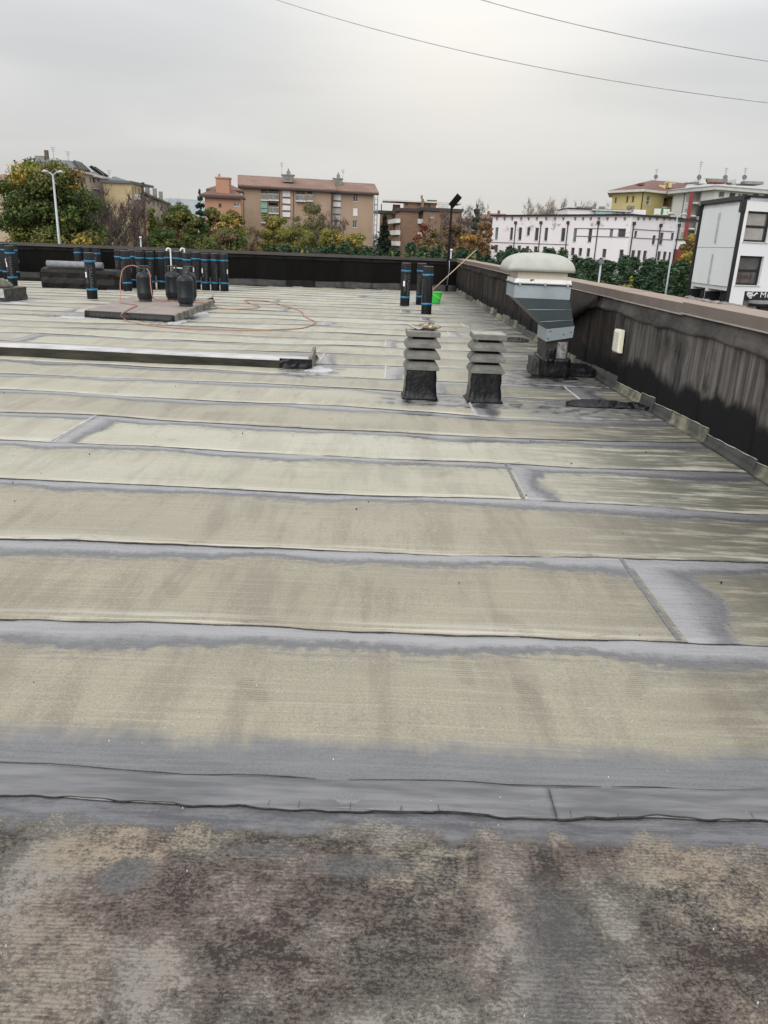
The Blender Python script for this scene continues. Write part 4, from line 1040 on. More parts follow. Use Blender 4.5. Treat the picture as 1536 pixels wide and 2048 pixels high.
# hand trolley behind the rolls
ht = empty('hand_trolley', (-5.75, 21.6, 0), 'hand trolley with two white curved grips behind the row of rolls', 'trolley')
for px in (341, 369):
    p = at(px, 505, 21.75); 
    t2 = p.z
    MB().tube(smooth_path([(p.x, 21.75, .08), (p.x, 21.75, t2), (p.x-.02, 21.74, t2+.09), (p.x-.07, 21.72, t2+.10), (p.x-.10, 21.70, t2+.04)], 5), .021, 8).build('grip', M['white'], ht)
pa, pb = at(341, 505, 21.75), at(369, 505, 21.75)
for z in (.25, .6): MB().tube([(pa.x, 21.75, z), (pb.x, 21.75, z)], .015, 8).build('crossbar', M['white'], ht)
MB().box(((pa.x+pb.x)/2, 21.66, .03), (.42, .22, .012)).build('toe_plate', M['galv'], ht)
for p in (pa, pb): MB().tube([(p.x-.03, 21.88, .12), (p.x+.03, 21.88, .12)], .11, 16).build('wheel', M['dark'], ht)

# bucket and mop
M['green'] = simple('bright_green_plastic', (.05, .62, .10), (.045, .55, .09), 6, .35)
M['yel'] = simple('yellow_plastic', (.6, .55, .08), (.5, .45, .06), 9, .5)
M['wood'] = simple('pale_wood', (.52, .40, .28), (.42, .31, .21), 9, .6, stretch=(1, 1, 6))
bk = empty('plastic_bucket', (1.10, 20.75, 0), 'bright green bucket standing near the corner of the parapets', 'bucket')
prof = [(.10, .006), (.112, .006), (.118, .02), (.150, .27), (.150, .285), (.166, .285), (.166, .30), (.146, .30), (.142, .27), (.108, .03), (.001, .026)]
mb = MB(); n = 28; rings = []
for r_, z in prof:
    ring = []
    for k in range(n):
        a = 2*pi*k/n; up = .03*max(0, cos(a-pi))**4*(z > .2)
        ring.append((1.10+r_*1.2*cos(a), 20.75+r_*sin(a), z+.006+up))
    rings.append(ring)
mb.loft(rings, smooth=True).build('pail', M['green'], bk)
MB().tube(smooth_path([(1.0, 20.60, .30), (1.10, 20.55, .22), (1.22, 20.58, .16), (1.27, 20.65, .17), (1.29, 20.74, .29)], 6), .007, 6).build('handle', M['yel'], bk)
mp_ = empty('floor_mop', (1.05, 20.8, .3), 'mop with a long pale wooden handle standing in the green bucket', 'mop')
e0, e1 = Vector((1.04, 20.75, .36)), at(952, 500, 21.4)
MB().tube([e0, e1], .0125, 8).build('handle', M['wood'], mp_)
MB().tube([e0+(e0-e1)*.05, e0, e0+(e1-e0)*.05], [.05, .035, .02], 10).build('mop_head', simple('rusty_red_plastic', (.35, .13, .08), sc=9), mp_)

# floodlight mast in the corner
fm = empty('floodlight_mast', (1.80, 26.7, 0), 'thin black mast with a tilted floodlight at the corner of the parapets', 'floodlight')
b0 = at(893.5, 570, 26.62); t0 = at(903, 413, 26.62)
MB().tube([(b0.x, 26.62, .02), (b0.x, 26.62, 1.5), (b0.x, 26.62, t0.z)], [.045, .042, .034], 10).build('mast', M['dark'], fm)
MB().tube([(b0.x+.0, 26.56, .2), (b0.x+.05, 26.55, .7), (b0.x+.03, 26.56, 1.0)], .012, 6).build('conduit', M['galv'], fm)
for z in (1.0, 1.9): MB().lathe((b0.x, 26.62, z), [(.055, 0), (.055, .05)], 10).build('mast_clamp', M['dark'], fm)
MB().box((b0.x+.10, 26.58, t0.z+.17), (.20, .10, .42), ry=.68).build('lamp_head', M['dark'], fm)
MB().box((b0.x+.02, 26.6, t0.z+.04), (.10, .08, .12), ry=.3).build('bracket', M['dark'], fm)
mb = MB()
for i in range(6): mb.box((b0.x+.02+i*.035, 26.50, t0.z+.05+i*.044), (.18, .03, .010), ry=.68)
mb.build('cooling_fins', M['dark'], fm)['kind'] = 'stuff'

# drain pocket, black and open, by the wall and a second farther on
for (cx_, cy_2, L, W_, lb) in ((2.08, 7.55, .32, .075, 'open black drain pocket in the felt beside the upstand of the right wall'), (2.05, 12.9, .22, .10, 'dark melted drain gap behind the fan at the foot of the right wall')):
    rings = []; rd = random.Random(int(cy_2))
    for i in range(17):
        f = -1+i/8; x = f*L; hw = W_*(1-f**4)*(1+rd.uniform(-.2, .2)); z = .012+.018*(1-f*f)
        rings.append([(x, -hw-.02, .004), (x, -hw, z*.5), (x, -hw*.5, .006), (x, hw*.4, .006), (x, hw, z+.028), (x, hw+.05, .005)])
    o = MB().loft(rings, smooth=True).build('roof_drain', M['bit']); o.location = (cx_, cy_2, .006); tag(o, lb, 'drain')
o = splat('bitumen_patch', (0, 0, 0), .16, .13, 71, M['bit'], None, .02); o.location = (2.44, 7.6, 0); tag(o, 'lumpy black bitumen patch where the drain pocket meets the wall', 'patch')
# pebbles and crumbs of bitumen
def debris(name, lb, seed, n, mat, xr, yr, r0, r1):
    rd = random.Random(seed); mb = MB()
    for _ in range(n):
        y = rd.uniform(*yr); x = rd.uniform(max(xr[0], -.55*y-.4), min(xr[1], wallx(y)-.1)); r = rd.uniform(r0, r1)*(1 if y > 3 else .6)
        ring = lambda s_, z: [(x+s_*r*cos(a)*(1+rd.uniform(-.3, .3)), y+s_*r*sin(a)*(1+rd.uniform(-.3, .3)), z) for a in (0, 1.26, 2.5, 3.77, 5.0)]
        z0 = .009+float(roof_z(x, y)); mb.loft([ring(1, z0-.004), ring(.8, z0+r*.6), ring(.3, z0+r*.9)])
    o = mb.build(name, mat); tag(o, lb, 'debris', kind='stuff'); return o
debris('bitumen_crumbs', 'black crumbs of bitumen scattered on the pale felt', 1, 46, M['bit'], (-5, 3), (1.9, 10), .002, .0055)
debris('white_grit', 'white grit scattered on the brown bare felt in front', 2, 40, M['white'], (-1, 1.2), (1.0, 2.4), .001, .0028)

#__BG_START__
# ================================================================== BEYOND THE ROOF
GZ = -5.0
t = NT('street_ground'); P_ = t.pos(); gx = t.sep(P_)
g1 = t.noise(t.scale(P_, (.05, .05, 1)), 1, 4, .6); g2 = t.noise(t.scale(P_, (1, 1, 1)), 1.2, 4, .7)
gc = t.mix(t.ss(g2, .3, .7), (.05, .075, .03), (.09, .10, .045)); gc = t.mix(t.ss(g1, .5, .56), gc, (.07, .07, .07))
M['ground'] = t.out(gc, .9, g2, .4, .05)
mb = MB(); mb.add([(-4500, -300, GZ), (4500, -300, GZ), (4500, 6000, GZ), (-4500, 6000, GZ)], [(0, 1, 2, 3)])
mb.build('ground', M['ground'])['kind'] = 'structure'
mb = MB(); mb.add([(6, -10, GZ+.006), (70, -10, GZ+.006), (70, 62, GZ+.006), (6, 62, GZ+.006)], [(0, 1, 2, 3)])
mb.build('car_park_asphalt', simple('asphalt', (.055, .055, .056), (.04, .04, .042), 4, .9))['kind'] = 'structure'
mb = MB(); mb.add([(-120, 34, GZ+.006), (6, 34, GZ+.006), (6, 44, GZ+.006), (-120, 44, GZ+.006)], [(0, 1, 2, 3)])
mb.build('road_asphalt', simple('asphalt_road', (.055, .055, .056), (.04, .04, .042), 4, .9))['kind'] = 'structure'
# far hills
mb = MB(); rings = []
for i in range(60):
    x = -1500+i*40; h = 30+105*math.exp(-((x+780)/230)**2)+35*math.exp(-((x+300)/160)**2)+5*sin(i*1.3)
    rings.append([(x, 2700, GZ), (x, 2850, GZ+h*.7), (x, 3000, GZ+h), (x, 3300, GZ)])
vs_ = [p for r in rings for p in r]
mb.add(vs_, [(j*4+i, (j+1)*4+i, (j+1)*4+i+1, j*4+i+1) for j in range(59) for i in range(3)], 0, True)
mb.build('hills', simple('hazy_hill', (.29, .32, .335), (.25, .285, .30), .01, 1, spec=0, bs=0))['kind'] = 'structure'  # distance haze is put into the hill colour

M['glassd'] = simple('dark_window_glass', (.035, .04, .045), (.07, .075, .08), .7, .15)
M['glassb'] = simple('bluish_window_glass', (.16, .20, .22), (.07, .09, .10), 1.2, .15)
M['wwhite'] = simple('white_window_frame', (.68, .68, .68), rough=.5)
M['wgrey'] = simple('grey_window_frame', (.16, .16, .17), rough=.5)
M['wbrown'] = simple('brown_window_frame', (.10, .07, .055), rough=.6)
M['wblk'] = simple('black_window_frame', (.012, .012, .014), rough=.4)
M['shut'] = simple('white_roller_shutter', (.70, .70, .73), (.62, .62, .65), 1, .6)
M['gshut'] = simple('green_awning', (.22, .42, .33), (.18, .36, .28), 1, .7)
M['pipe'] = simple('dark_downpipe', (.035, .03, .03), rough=.5)
M['tile'] = None
def tile_mat(name, c1, c2):
    t = NT(name); P = t.pos(); n = t.noise(t.scale(P, (1, 1, 1)), 2.6, 5, .75); n2 = t.noise(t.scale(P, (.2, .2, .2)), 1.5, 3)
    w = t.n.new('ShaderNodeTexWave'); w.bands_direction = 'Z'; w.inputs['Scale'].default_value = 3.0; t.l.new(P, w.inputs[0])
    c = t.mix(t.ss(n, .3, .7), c1, c2); c = t.mix(t.m('MULTIPLY', t.ss(n2, .4, .65), .4), c, tuple(x*.55 for x in c2))
    c = t.mix(t.m('MULTIPLY', t.ss(w.outputs[1], .3, .1), .4), c, tuple(x*.4 for x in c1))
    return t.out(c, .9, n, .4, .03)
M['tile'] = tile_mat('terracotta_tiles', (.27, .175, .14), (.20, .12, .095))
M['tile2'] = tile_mat('dull_red_tiles', (.21, .11, .09), (.15, .085, .075))
M['fascia'] = simple('dark_eaves', (.055, .045, .045), rough=.7)
M['fasciaw'] = simple('white_eaves', (.62, .61, .58), rough=.6)

class Fac:
    """one wall plane: s runs along it, z up, o outwards"""
    def __init__(s, A, B):
        s.A = Vector((A[0], A[1])); s.B = Vector((B[0], B[1])); s.L = (s.B-s.A).length; s.d = (s.B-s.A).normalized()
        s.n = Vector((s.d.y, -s.d.x))
        if s.n.dot(-s.A) < 0: s.n = -s.n
    def hit(s, px, py):
        r = ray(px, py); den = r[0]*s.n.x+r[1]*s.n.y; t_ = (s.A.x*s.n.x+s.A.y*s.n.y)/den
        x, y = r[0]*t_, r[1]*t_
        return ((x-s.A.x)*s.d.x+(y-s.A.y)*s.d.y, EYE+r[2]*t_)
    def p(s, a, z, o=0.0):
        q = s.A+s.d*a+s.n*o; return Vector((q.x, q.y, z))
    def rect(s, x0, y0, x1, y1):
        xm, ym = (x0+x1)/2, (y0+y1)/2
        sa, sb = s.hit(x0, ym)[0], s.hit(x1, ym)[0]; za, zb = s.hit(xm, y1)[1], s.hit(xm, y0)[1]
        return [min(sa, sb), za, max(sa, sb), zb]
    def box(s, mb, a0, a1, z0, z1, o0, o1, mi=0):
        P = [s.p(a0, z0, o1), s.p(a1, z0, o1), s.p(a1, z0, o0), s.p(a0, z0, o0), s.p(a0, z1, o1), s.p(a1, z1, o1), s.p(a1, z1, o0), s.p(a0, z1, o0)]
        mb.hexa(P, mi); return mb
def wall_obj(f, s0, s1, z0, z1, holes, mat, parent, name='wall', depth=.22):
    S = sorted({s0, s1} | {min(max(v, s0), s1) for h in holes for v in (h[0], h[2])})
    Z = sorted({z0, z1} | {min(max(v, z0), z1) for h in holes for v in (h[1], h[3])})
    mb = MB()
    for i in range(len(S)-1):
        for j in range(len(Z)-1):
            cs, cz_ = (S[i]+S[i+1])/2, (Z[j]+Z[j+1])/2
            if any(h[0] < cs < h[2] and h[1] < cz_ < h[3] for h in holes): continue
            mb.add([f.p(S[i], Z[j]), f.p(S[i+1], Z[j]), f.p(S[i+1], Z[j+1]), f.p(S[i], Z[j+1])], [(0, 1, 2, 3)])
    for h in holes:
        a, b, c, d = h[:4]; dp = h[4] if len(h) > 4 else depth
        q = [(a, b), (c, b), (c, d), (a, d)]
        for k in range(4):
            u, v = q[k], q[(k+1) % 4]
            mb.add([f.p(u[0], u[1]), f.p(v[0], v[1]), f.p(v[0], v[1], -dp), f.p(u[0], u[1], -dp)], [(0, 1, 2, 3)])
    return mb.build(name, mat, parent)
def window(f, r, parent, frame='wwhite', glass='glassd', depth=.22, mull=1, trans=0, sill=True, t_=.07):
    a, b, c, d = r[:4]; mb = MB(); o0, o1 = -depth+.02, -depth+.09
    for (x0, x1, z0, z1) in ((a, c, b, b+t_), (a, c, d-t_, d), (a, a+t_, b+t_, d-t_), (c-t_, c, b+t_, d-t_)): f.box(mb, x0, x1, z0, z1, o0, o1)
    for k in range(mull):
        x = a+(c-a)*(k+1)/(mull+1); f.box(mb, x-t_*.45, x+t_*.45, b+t_, d-t_, o0, o1-.01)
    for k in range(trans):
        z = b+(d-b)*(k+1)/(trans+1); f.box(mb, a+t_, c-t_, z-t_*.5, z+t_*.5, o0, o1-.005)
    w = mb.build('window', M[frame], parent)
    g = MB(); f.box(g, a+.01, c-.01, b+.01, d-.01, -depth-.02, -depth+.03); g.build('pane', M[glass], w)
    if sill:
        s_ = MB(); f.box(s_, a-.08, c+.08, b-.07, b-.005, -.0, .07); s_.build('sill', M['fasciaw'] if frame != 'wbrown' else M['fascia'], w)
    return w
def panel(f, r, parent, mat, name='panel', o=.04, base=0.0):
    mb = MB(); f.box(mb, r[0], r[2], r[1], r[3], base, base+o); return mb.build(name, mat, parent)
def back_box(pts, z0, z1, mat, parent, name='rear_walls'):
    mb = MB(); n = len(pts)
    for i in range(n-1): mb.add([(pts[i][0], pts[i][1], z0), (pts[i+1][0], pts[i+1][1], z0), (pts[i+1][0], pts[i+1][1], z1), (pts[i][0], pts[i][1], z1)], [(0, 1, 2, 3)])
    return mb.build(name, mat, parent)
def slab(pts, z0, z1, mat, parent, name):
    mb = MB(); mb.loft([[(p[0], p[1], z0) for p in pts], [(p[0], p[1], z1) for p in pts]]); return mb.build(name, mat, parent)
def grow(pts, m):
    c = sum((Vector((p[0], p[1])) for p in pts), Vector((0, 0)))/len(pts)
    out = []
    for p in pts:
        v = Vector((p[0], p[1]))-c; out.append(c+v*(1+m*1.414/v.length))
    return out
def antenna(x, y, z, h, parent):
    mb = MB(); mb.tube([(x, y, z), (x, y, z+h)], .03, 5)
    for k, w in enumerate((.9, .7, .5)): mb.box((x, y, z+h*.95-k*.3), (w, .05, .05), rz=.5)
    mb.build('antenna', M['wgrey'], parent)
def dish(x, y, z, parent):
    mb = MB(); mb.tube([(x, y, z), (x, y, z+.9)], .05, 5)
    mb.loft([[(x+.42*cos(a), y-.1-.02, z+1.0+.42*sin(a)) for a in np.linspace(0, 5.9, 12)], [(x+.05*cos(a), y+.12, z+1.0+.05*sin(a)) for a in np.linspace(0, 5.9, 12)]])
    mb.build('satellite_dish', M['wgrey'], parent)
def gable(f, s0, s1, ze, rise_, dep, over, mat, parent, thick=.22, hip=0.0):
    """pitched roof: eave along the facade, ridge parallel to it"""
    mb = MB()
    a0, a1 = s0-over, s1+over
    e0, e1 = f.p(a0, ze, over), f.p(a1, ze, over); r0, r1 = f.p(a0+hip, ze+rise_, -dep/2), f.p(a1-hip, ze+rise_, -dep/2); b0, b1 = f.p(a0, ze, -dep-over), f.p(a1, ze, -dep-over)
    dz = Vector((0, 0, thick))
    mb.add([e0, e1, r1, r0, b0, b1, e0+dz, e1+dz, r1+dz, r0+dz, b0+dz, b1+dz], [(6, 7, 8, 9), (9, 8, 11, 10), (0, 3, 2, 1), (3, 4, 5, 2), (0, 1, 7, 6), (4, 10, 11, 5), (0, 6, 9, 3), (3, 9, 10, 4), (1, 2, 8, 7), (2, 5, 11, 8)])
    o = mb.build('roof', mat, parent)
    m2 = MB(); f.box(m2, a0, a1, ze-.30, ze+.02, over-.02, over+.12); f.box(m2, a0, a1, ze-.32, ze-.28, -.1, over)
    m2.build('gutter', M['fascia'], o)
    return o

# ---- B1: long brick apartment block in the middle
M['b1'] = simple('tan_render', (.36, .265, .20), (.29, .21, .155), .35, .9, bs=.2, lo=.35, hi=.75, stretch=(1, 1, .6))
a_ = at(485, 374, 168); b_ = at(664, 383, 171.5); f1 = Fac(a_, b_)
bd = empty('apartment_block', (a_.x, a_.y, GZ), 'long tan apartment block with pinkish tiled roof and white stair panels, centre left', 'building')
zt1 = f1.hit(560, 376.5)[1]
def fr(f, lst, sc, ox, oy): return [f.rect(ox+a/sc, oy+b/sc, ox+c/sc, oy+d/sc) for a, b, c, d in lst]
L1 = fr(f1, [(297, 275, 362, 380), (372, 272, 462, 380), (372, 412, 460, 505), (300, 530, 352, 595), (632, 290, 720, 388), (738, 290, 790, 388)], 4.8, 460, 320)
ST = fr(f1, [(505, 297, 578, 352), (505, 362, 578, 417), (505, 426, 578, 481), (505, 492, 578, 545)], 4.8, 460, 320)
SG = fr(f1, [(297, 388, 357, 463), (297, 470, 357, 505)], 4.8, 460, 320)
wall_obj(f1, 0, f1.L, GZ, zt1, [r+[1.4] for r in L1]+[r+[.3] for r in ST], M['b1'], bd)
for i, r in enumerate(L1):
    g_ = f1
    mb = MB(); f1.box(mb, r[0], r[2], r[1], r[3], -1.6, -1.38); mb.build('loggia_back', M['b1'] if i in (0, 4, 5) else M['wbrown'], bd)
    w2 = (r[2]-r[0])
    window(f1, [r[0]+w2*.08, r[1]+.1, r[0]+w2*.45, r[3]-.4], bd, glass='glassb', depth=1.36, sill=False, mull=1)
    window(f1, [r[0]+w2*.52, r[1]+.1, r[0]+w2*.92, r[3]-.4], bd, glass='glassb' if i != 3 else 'glassd', depth=1.36, sill=False)
    m2 = MB(); f1.box(m2, r[0]-.1, r[2]+.1, r[1]-.28, r[1]-.02, 0, .9); m2.build('balcony_slab', M['fasciaw'], bd)
    m2 = MB()
    for q in range(int((r[2]-r[0])/.16)+1): f1.box(m2, r[0]+q*.16, r[0]+q*.16+.035, r[1], r[1]+1.0, .78, .815)
    f1.box(m2, r[0]-.05, r[2]+.05, r[1]+1.0, r[1]+1.07, .76, .83); m2.build('balcony_rail', M['wwhite'], bd)
for i, r in enumerate(ST):
    mb = MB(); f1.box(mb, r[0], r[2], r[1], r[3], -.28, -.02)
    mb.build('stair_panel', M['shut'], bd)
    m2 = MB(); f1.box(m2, r[0]-.05, r[2]+.05, r[1]-.32, r[1]-.06, .0, .05); m2.build('dark_lintel', M['wbrown'], bd)
for r in SG: panel(f1, r, bd, M['gshut'], 'green_blind', .5)
for px in (485.5, 558, 586, 662):
    s_ = f1.hit(px, 400)[0]; m2 = MB(); f1.box(m2, s_, s_+.14, GZ, zt1-.3, .0, .14); m2.build('downpipe', M['wbrown'], bd)
o1 = gable(f1, 0, f1.L, zt1, 2.3, 12, .9, M['tile'], bd)
a2 = at(664.5, 382, 173); b2 = at(748, 387.5, 174.5); f2 = Fac(a2, b2); zt2 = f2.hit(706, 385)[1]
W2 = fr(f2, [(1182, 318, 1230, 400), (1180, 458, 1226, 535), (1178, 578, 1220, 650)], 4.8, 460, 320)
S2 = fr(f2, [(993, 330, 1065, 385), (991, 393, 1063, 447), (989, 455, 1060, 513), (988, 520, 1057, 575), (987, 582, 1055, 636)], 4.8, 460, 320)
wall_obj(f2, 0, f2.L, GZ, zt2, [r+[.22] for r in W2]+[r+[.3] for r in S2], M['b1'], bd)
for i, r in enumerate(W2): window(f2, r, bd, glass='glassd' if i != 1 else 'glassb', mull=1)
panel(f2, [W2[1][0]+.07, W2[1][1]+.07, W2[1][2]-.07, W2[1][3]-.07], bd, M['shut'], 'shutter', .05, -.14)
for i, r in enumerate(S2):
    mb = MB(); f2.box(mb, r[0], r[2], r[1], r[3], -.28, -.02); mb.build('stair_panel', M['shut'] if i < 2 else simple('greyed_panel', (.42, .43, .42), (.3, .31, .31), 2), bd)
    m2 = MB(); f2.box(m2, r[0]-.05, r[2]+.05, r[1]-.3, r[1]-.06, .0, .05); m2.build('dark_lintel', M['wbrown'], bd)
gable(f2, .3, f2.L, zt2, 2.1, 12, .9, M['tile'], bd)
back_box([a_, f1.p(0, 0, -12), f1.p(f1.L, 0, -12), f2.p(f2.L, 0, -12), b2], GZ, zt2-.2, M['b1'], bd)
mb = MB(); mb.add([f1.p(0, zt1-.1, 0), f1.p(0, zt1-.1, -12), f1.p(0, zt1+2.2, -6)], [(0, 1, 2)]); mb.add([f2.p(f2.L, zt2-.1, 0), f2.p(f2.L, zt2-.1, -12), f2.p(f2.L, zt2+2.0, -6)], [(0, 1, 2)]); mb.build('gable_end', M['b1'], bd)
M['chim'] = simple('grey_chimney_render', (.24, .245, .23), (.17, .17, .16), 1.5, .9)
for (x0, y0, x1, y1, Y) in ((563, 350, 589, 364, 172), (665, 357, 686, 370, 177)):
    p, q = at(x0, y1, Y), at(x1, y0, Y)
    mb = MB(); w = q.x-p.x; cxm = (p.x+q.x)/2
    mb.box((cxm, Y, (p.z+q.z)/2), (w*.8, 1.4, q.z-p.z)); mb.box((cxm, Y, q.z-.1), (w, 1.7, .22)); mb.box((cxm, Y-.72, (p.z+q.z)/2+.1), (w*.3, .1, .5))
    mb.box((cxm+.1, Y, q.z+.35), (.7, .6, .7)); mb.box((cxm+.1, Y, q.z+.9), (.25, .25, .5))
    mb.build('chimney', M['chim'], o1)
p = at(563.5, 350, 173); antenna(p.x, 173, p.z-.5, 2.9, bd); p = at(685.5, 362, 178); antenna(p.x, 178, p.z-.5, 2.8, bd)
# scaffolding on its right end
sf = empty('scaffolding', tuple(at(753, 480, 173)), 'thin grey scaffolding standing at the right end of the tan apartment block', 'scaffolding')
p0, p1 = at(747.5, 390, 172.5), at(755.5, 390, 173.5)
for x, y in ((p0.x+.2, 172), (p1.x, 172), (p1.x, 174.5), (p0.x+.2, 174.5)):
    MB().tube([(x, y, GZ), (x, y, p0.z-.2)], .06, 5).build('pole', M['wgrey'], sf)
z = GZ+2
while z < p0.z:
    MB().box(((p0.x+p1.x)/2+.1, 173.2, z), (p1.x-p0.x, 2.4, .08)).build('deck', M['chim'], sf)
    MB().tube([(p0.x+.2, 172, z+1), (p1.x, 172, z+1)], .04, 4).build('rail', M['wgrey'], sf); z += 2

# ---- B2 terracotta house
M['b2'] = simple('salmon_render', (.42, .235, .165), (.36, .20, .14), .4, .9)
a_ = at(409, 392, 150); b_ = at(481.5, 394, 151); f = Fac(a_, b_)
bd = empty('salmon_house', (a_.x, a_.y, GZ), 'salmon house with hipped tile roof and a big square chimney, left of the tan block', 'building')
z = f.hit(445, 393)[1]; wr = fr(f, [(1283, 605, 1337, 640), (1140, 610, 1165, 640)], 4.8, 200, 280)
wall_obj(f, 0, f.L, GZ, z, wr, M['b2'], bd)
for r in wr[:1]: window(f, r, bd, mull=1, glass='glassb')
window(f, wr[1], bd, mull=0, glass='glassd', frame='wbrown')
back_box([a_, f.p(0, 0, -9), f.p(f.L, 0, -9), b_], GZ, z, M['b2'], bd)
gable(f, 0, f.L, z, 1.7, 9, .7, M['tile2'], bd, hip=3.2)
ff = Fac(f.p(.6, 0, -5.0).xy, f.p(f.L-.2, 0, -5.0).xy); zz = ff.hit(440, 381.5)[1]
wall_obj(ff, 0, ff.L, z, zz, [], M['b2'], bd); gable(ff, 0, ff.L, zz, 1.1, 6, .6, M['tile2'], bd, hip=2.5)
p, q = at(433.5, 374, 152), at(460.5, 357, 152)
mb = MB(); cxm = (p.x+q.x)/2; w = q.x-p.x; mb.box((cxm, 152, (p.z+q.z)/2-.8), (w*.96, 2, q.z-p.z+1.2)); mb.box((cxm, 152, q.z), (w*1.05, 2.3, .25)); mb.box((cxm-w*.3, 152, q.z+.4), (.35, .4, .6))
mb.build('chimney', M['b2'], bd)

# ---- B3 brick block with white balconies
M['b3'] = simple('light_brown_brick', (.235, .150, .105), (.19, .12, .085), .6, .9, stretch=(1, 1, 3))
zo = lambda a, b: (740+a/5.69, 370+b/5.69)
pa = at(*zo(347, 300), 205); pb = at(*zo(604, 300), 206); f = Fac(pa, pb)
bd = empty('brick_block', (pa.x, pa.y, GZ), 'brown brick block of flats with white balconies and a set-back top floor, centre', 'building')
z = f.hit(*zo(480, 300))[1]
lg = f.rect(*zo(553, 305), *zo(600, 388))
wall_obj(f, 0, f.L, GZ, z, [lg+[1.2]], M['b3'], bd)
mb = MB(); f.box(mb, lg[0], lg[2], lg[1], lg[3], -1.4, -1.2); mb.build('loggia_back', M['glassb'], bd)
r = f.rect(*zo(540, 388), *zo(602, 440)); panel(f, r, bd, M['wwhite'], 'balcony', .9)
r = f.rect(*zo(540, 540), *zo(602, 592)); panel(f, r, bd, M['wwhite'], 'balcony', .9)
r = f.rect(*zo(340, 266), *zo(606, 301)); mb = MB(); f.box(mb, r[0]-.3, r[2], r[1], r[3], -9.5, .5); mb.build('cornice', M['fascia'], bd)
pc = at(*zo(608, 300), 203.5); pd = at(*zo(1045, 306), 205); g = Fac(pc, pd); z2 = g.hit(*zo(800, 302))[1]
W = [g.rect(*zo(a, b), *zo(c, d)) for a, b, c, d in ((682, 330, 728, 372), (674, 458, 728, 516), (838, 328, 862, 372), (828, 465, 852, 508), (674, 580, 726, 640))]
wall_obj(g, 0, g.L, GZ, z2, W, M['b3'], bd)
for i, w_ in enumerate(W): window(g, w_, bd, glass='glassb' if i in (0, 1, 4) else 'glassd', frame='wwhite' if i in (0, 1) else 'wbrown', mull=1)
r = g.rect(*zo(606, 264), *zo(1048, 300)); mb = MB(); g.box(mb, r[0]-.3, r[2]+.3, r[1], r[3], -9.5, .5); mb.build('cornice', M['fascia'], bd)
# left flank with balconies
pe = at(*zo(262, 300), 219); h = Fac(pe, pa)
wall_obj(h, 0, h.L, GZ, z, [h.rect(*zo(262, 445), *zo(296, 512))+[1.0], h.rect(*zo(258, 325), *zo(292, 380))+[1.0]], M['b3'], bd)
for a, b, c, d in ((250, 392, 345, 438), (250, 520, 345, 570), (250, 640, 345, 690)):
    r = h.rect(*zo(a, b), *zo(c, d)); panel(h, r, bd, M['wwhite'], 'balcony', 1.1)
    r = h.rect(*zo(300, b-62), *zo(342, b-2)); panel(h, r, bd, M['b3'], 'pier', .3)
for q in ((262, 445, 296, 512), (258, 325, 292, 380)):
    r = h.rect(*zo(q[0], q[1]), *zo(q[2], q[3])); mb = MB(); h.box(mb, r[0], r[2], r[1], r[3], -1.2, -1.0); mb.build('loggia_back', M['wbrown'], bd)
back_box([pe.xy, (pe.x+2, pe.y+9), (pd.x+1, pd.y+12), pd.xy], GZ, z, M['b3'], bd)
# top floor
pt = at(*zo(384, 240), 211); pu = at(*zo(752, 250), 211.5); k = Fac(pt, pu); zk = k.hit(*zo(570, 200))[1]; zb_ = min(z, z2)
W = [k.rect(*zo(a, b), *zo(c, d)) for a, b, c, d in ((406, 205, 430, 236), (543, 208, 566, 242), (655, 215, 688, 262))]
wall_obj(k, 0, k.L, zb_-.5, zk, W, M['b3'], bd)
for w_ in W: window(k, w_, bd, frame='wbrown', mull=0, sill=False)
back_box([pt.xy, (pt.x, pt.y+8), (pu.x, pu.y+8), pu.xy], zb_-.5, zk, M['b3'], bd)
mb = MB(); k.box(mb, -5.2, k.L+6.5, zk, zk+.35, -8.5, .8); mb.build('roof', M['fasciaw'], bd)
p, q = at(*zo(258, 262), 213), at(*zo(345, 232), 213); mb = MB(); mb.box(((p.x+q.x)/2, 215, (p.z+q.z)/2), (q.x-p.x, 5, q.z-p.z+.3)); mb.build('stair_head', simple('dark_red_render', (.16, .06, .05)), bd)
p, q = at(*zo(582, 262), 210), at(*zo(615, 160), 210); mb = MB(); mb.box(((p.x+q.x)/2, 210, (p.z+q.z)/2), (q.x-p.x, 1.2, q.z-p.z)); mb.box(((p.x+q.x)/2-.3, 210, q.z+.4), (.5, .5, .9)); mb.build('chimney', M['b3'], bd)
p, q = at(*zo(648, 195), 214), at(*zo(760, 170), 214); mb = MB(); mb.box(((p.x+q.x)/2, 214, (p.z+q.z)/2-.4), (q.x-p.x, 2, q.z-p.z+.6)); mb.build('roof_plant', simple('dark_green_grey', (.07, .085, .075)), bd)
p, q = at(*zo(762, 262), 206), at(*zo(895, 218), 206); mb = MB()
for i in range(8):
    x = p.x+(q.x-p.x)*i/7; mb.box((x, 206, (p.z+q.z)/2), (.14, .12, q.z-p.z))
mb.box(((p.x+q.x)/2, 206, q.z), (q.x-p.x, .15, .2)); mb.box(((p.x+q.x)/2, 207.2, (p.z+q.z)/2), (q.x-p.x, .1, q.z-p.z-.2)); mb.build('terrace_screen', M['wwhite'], bd)
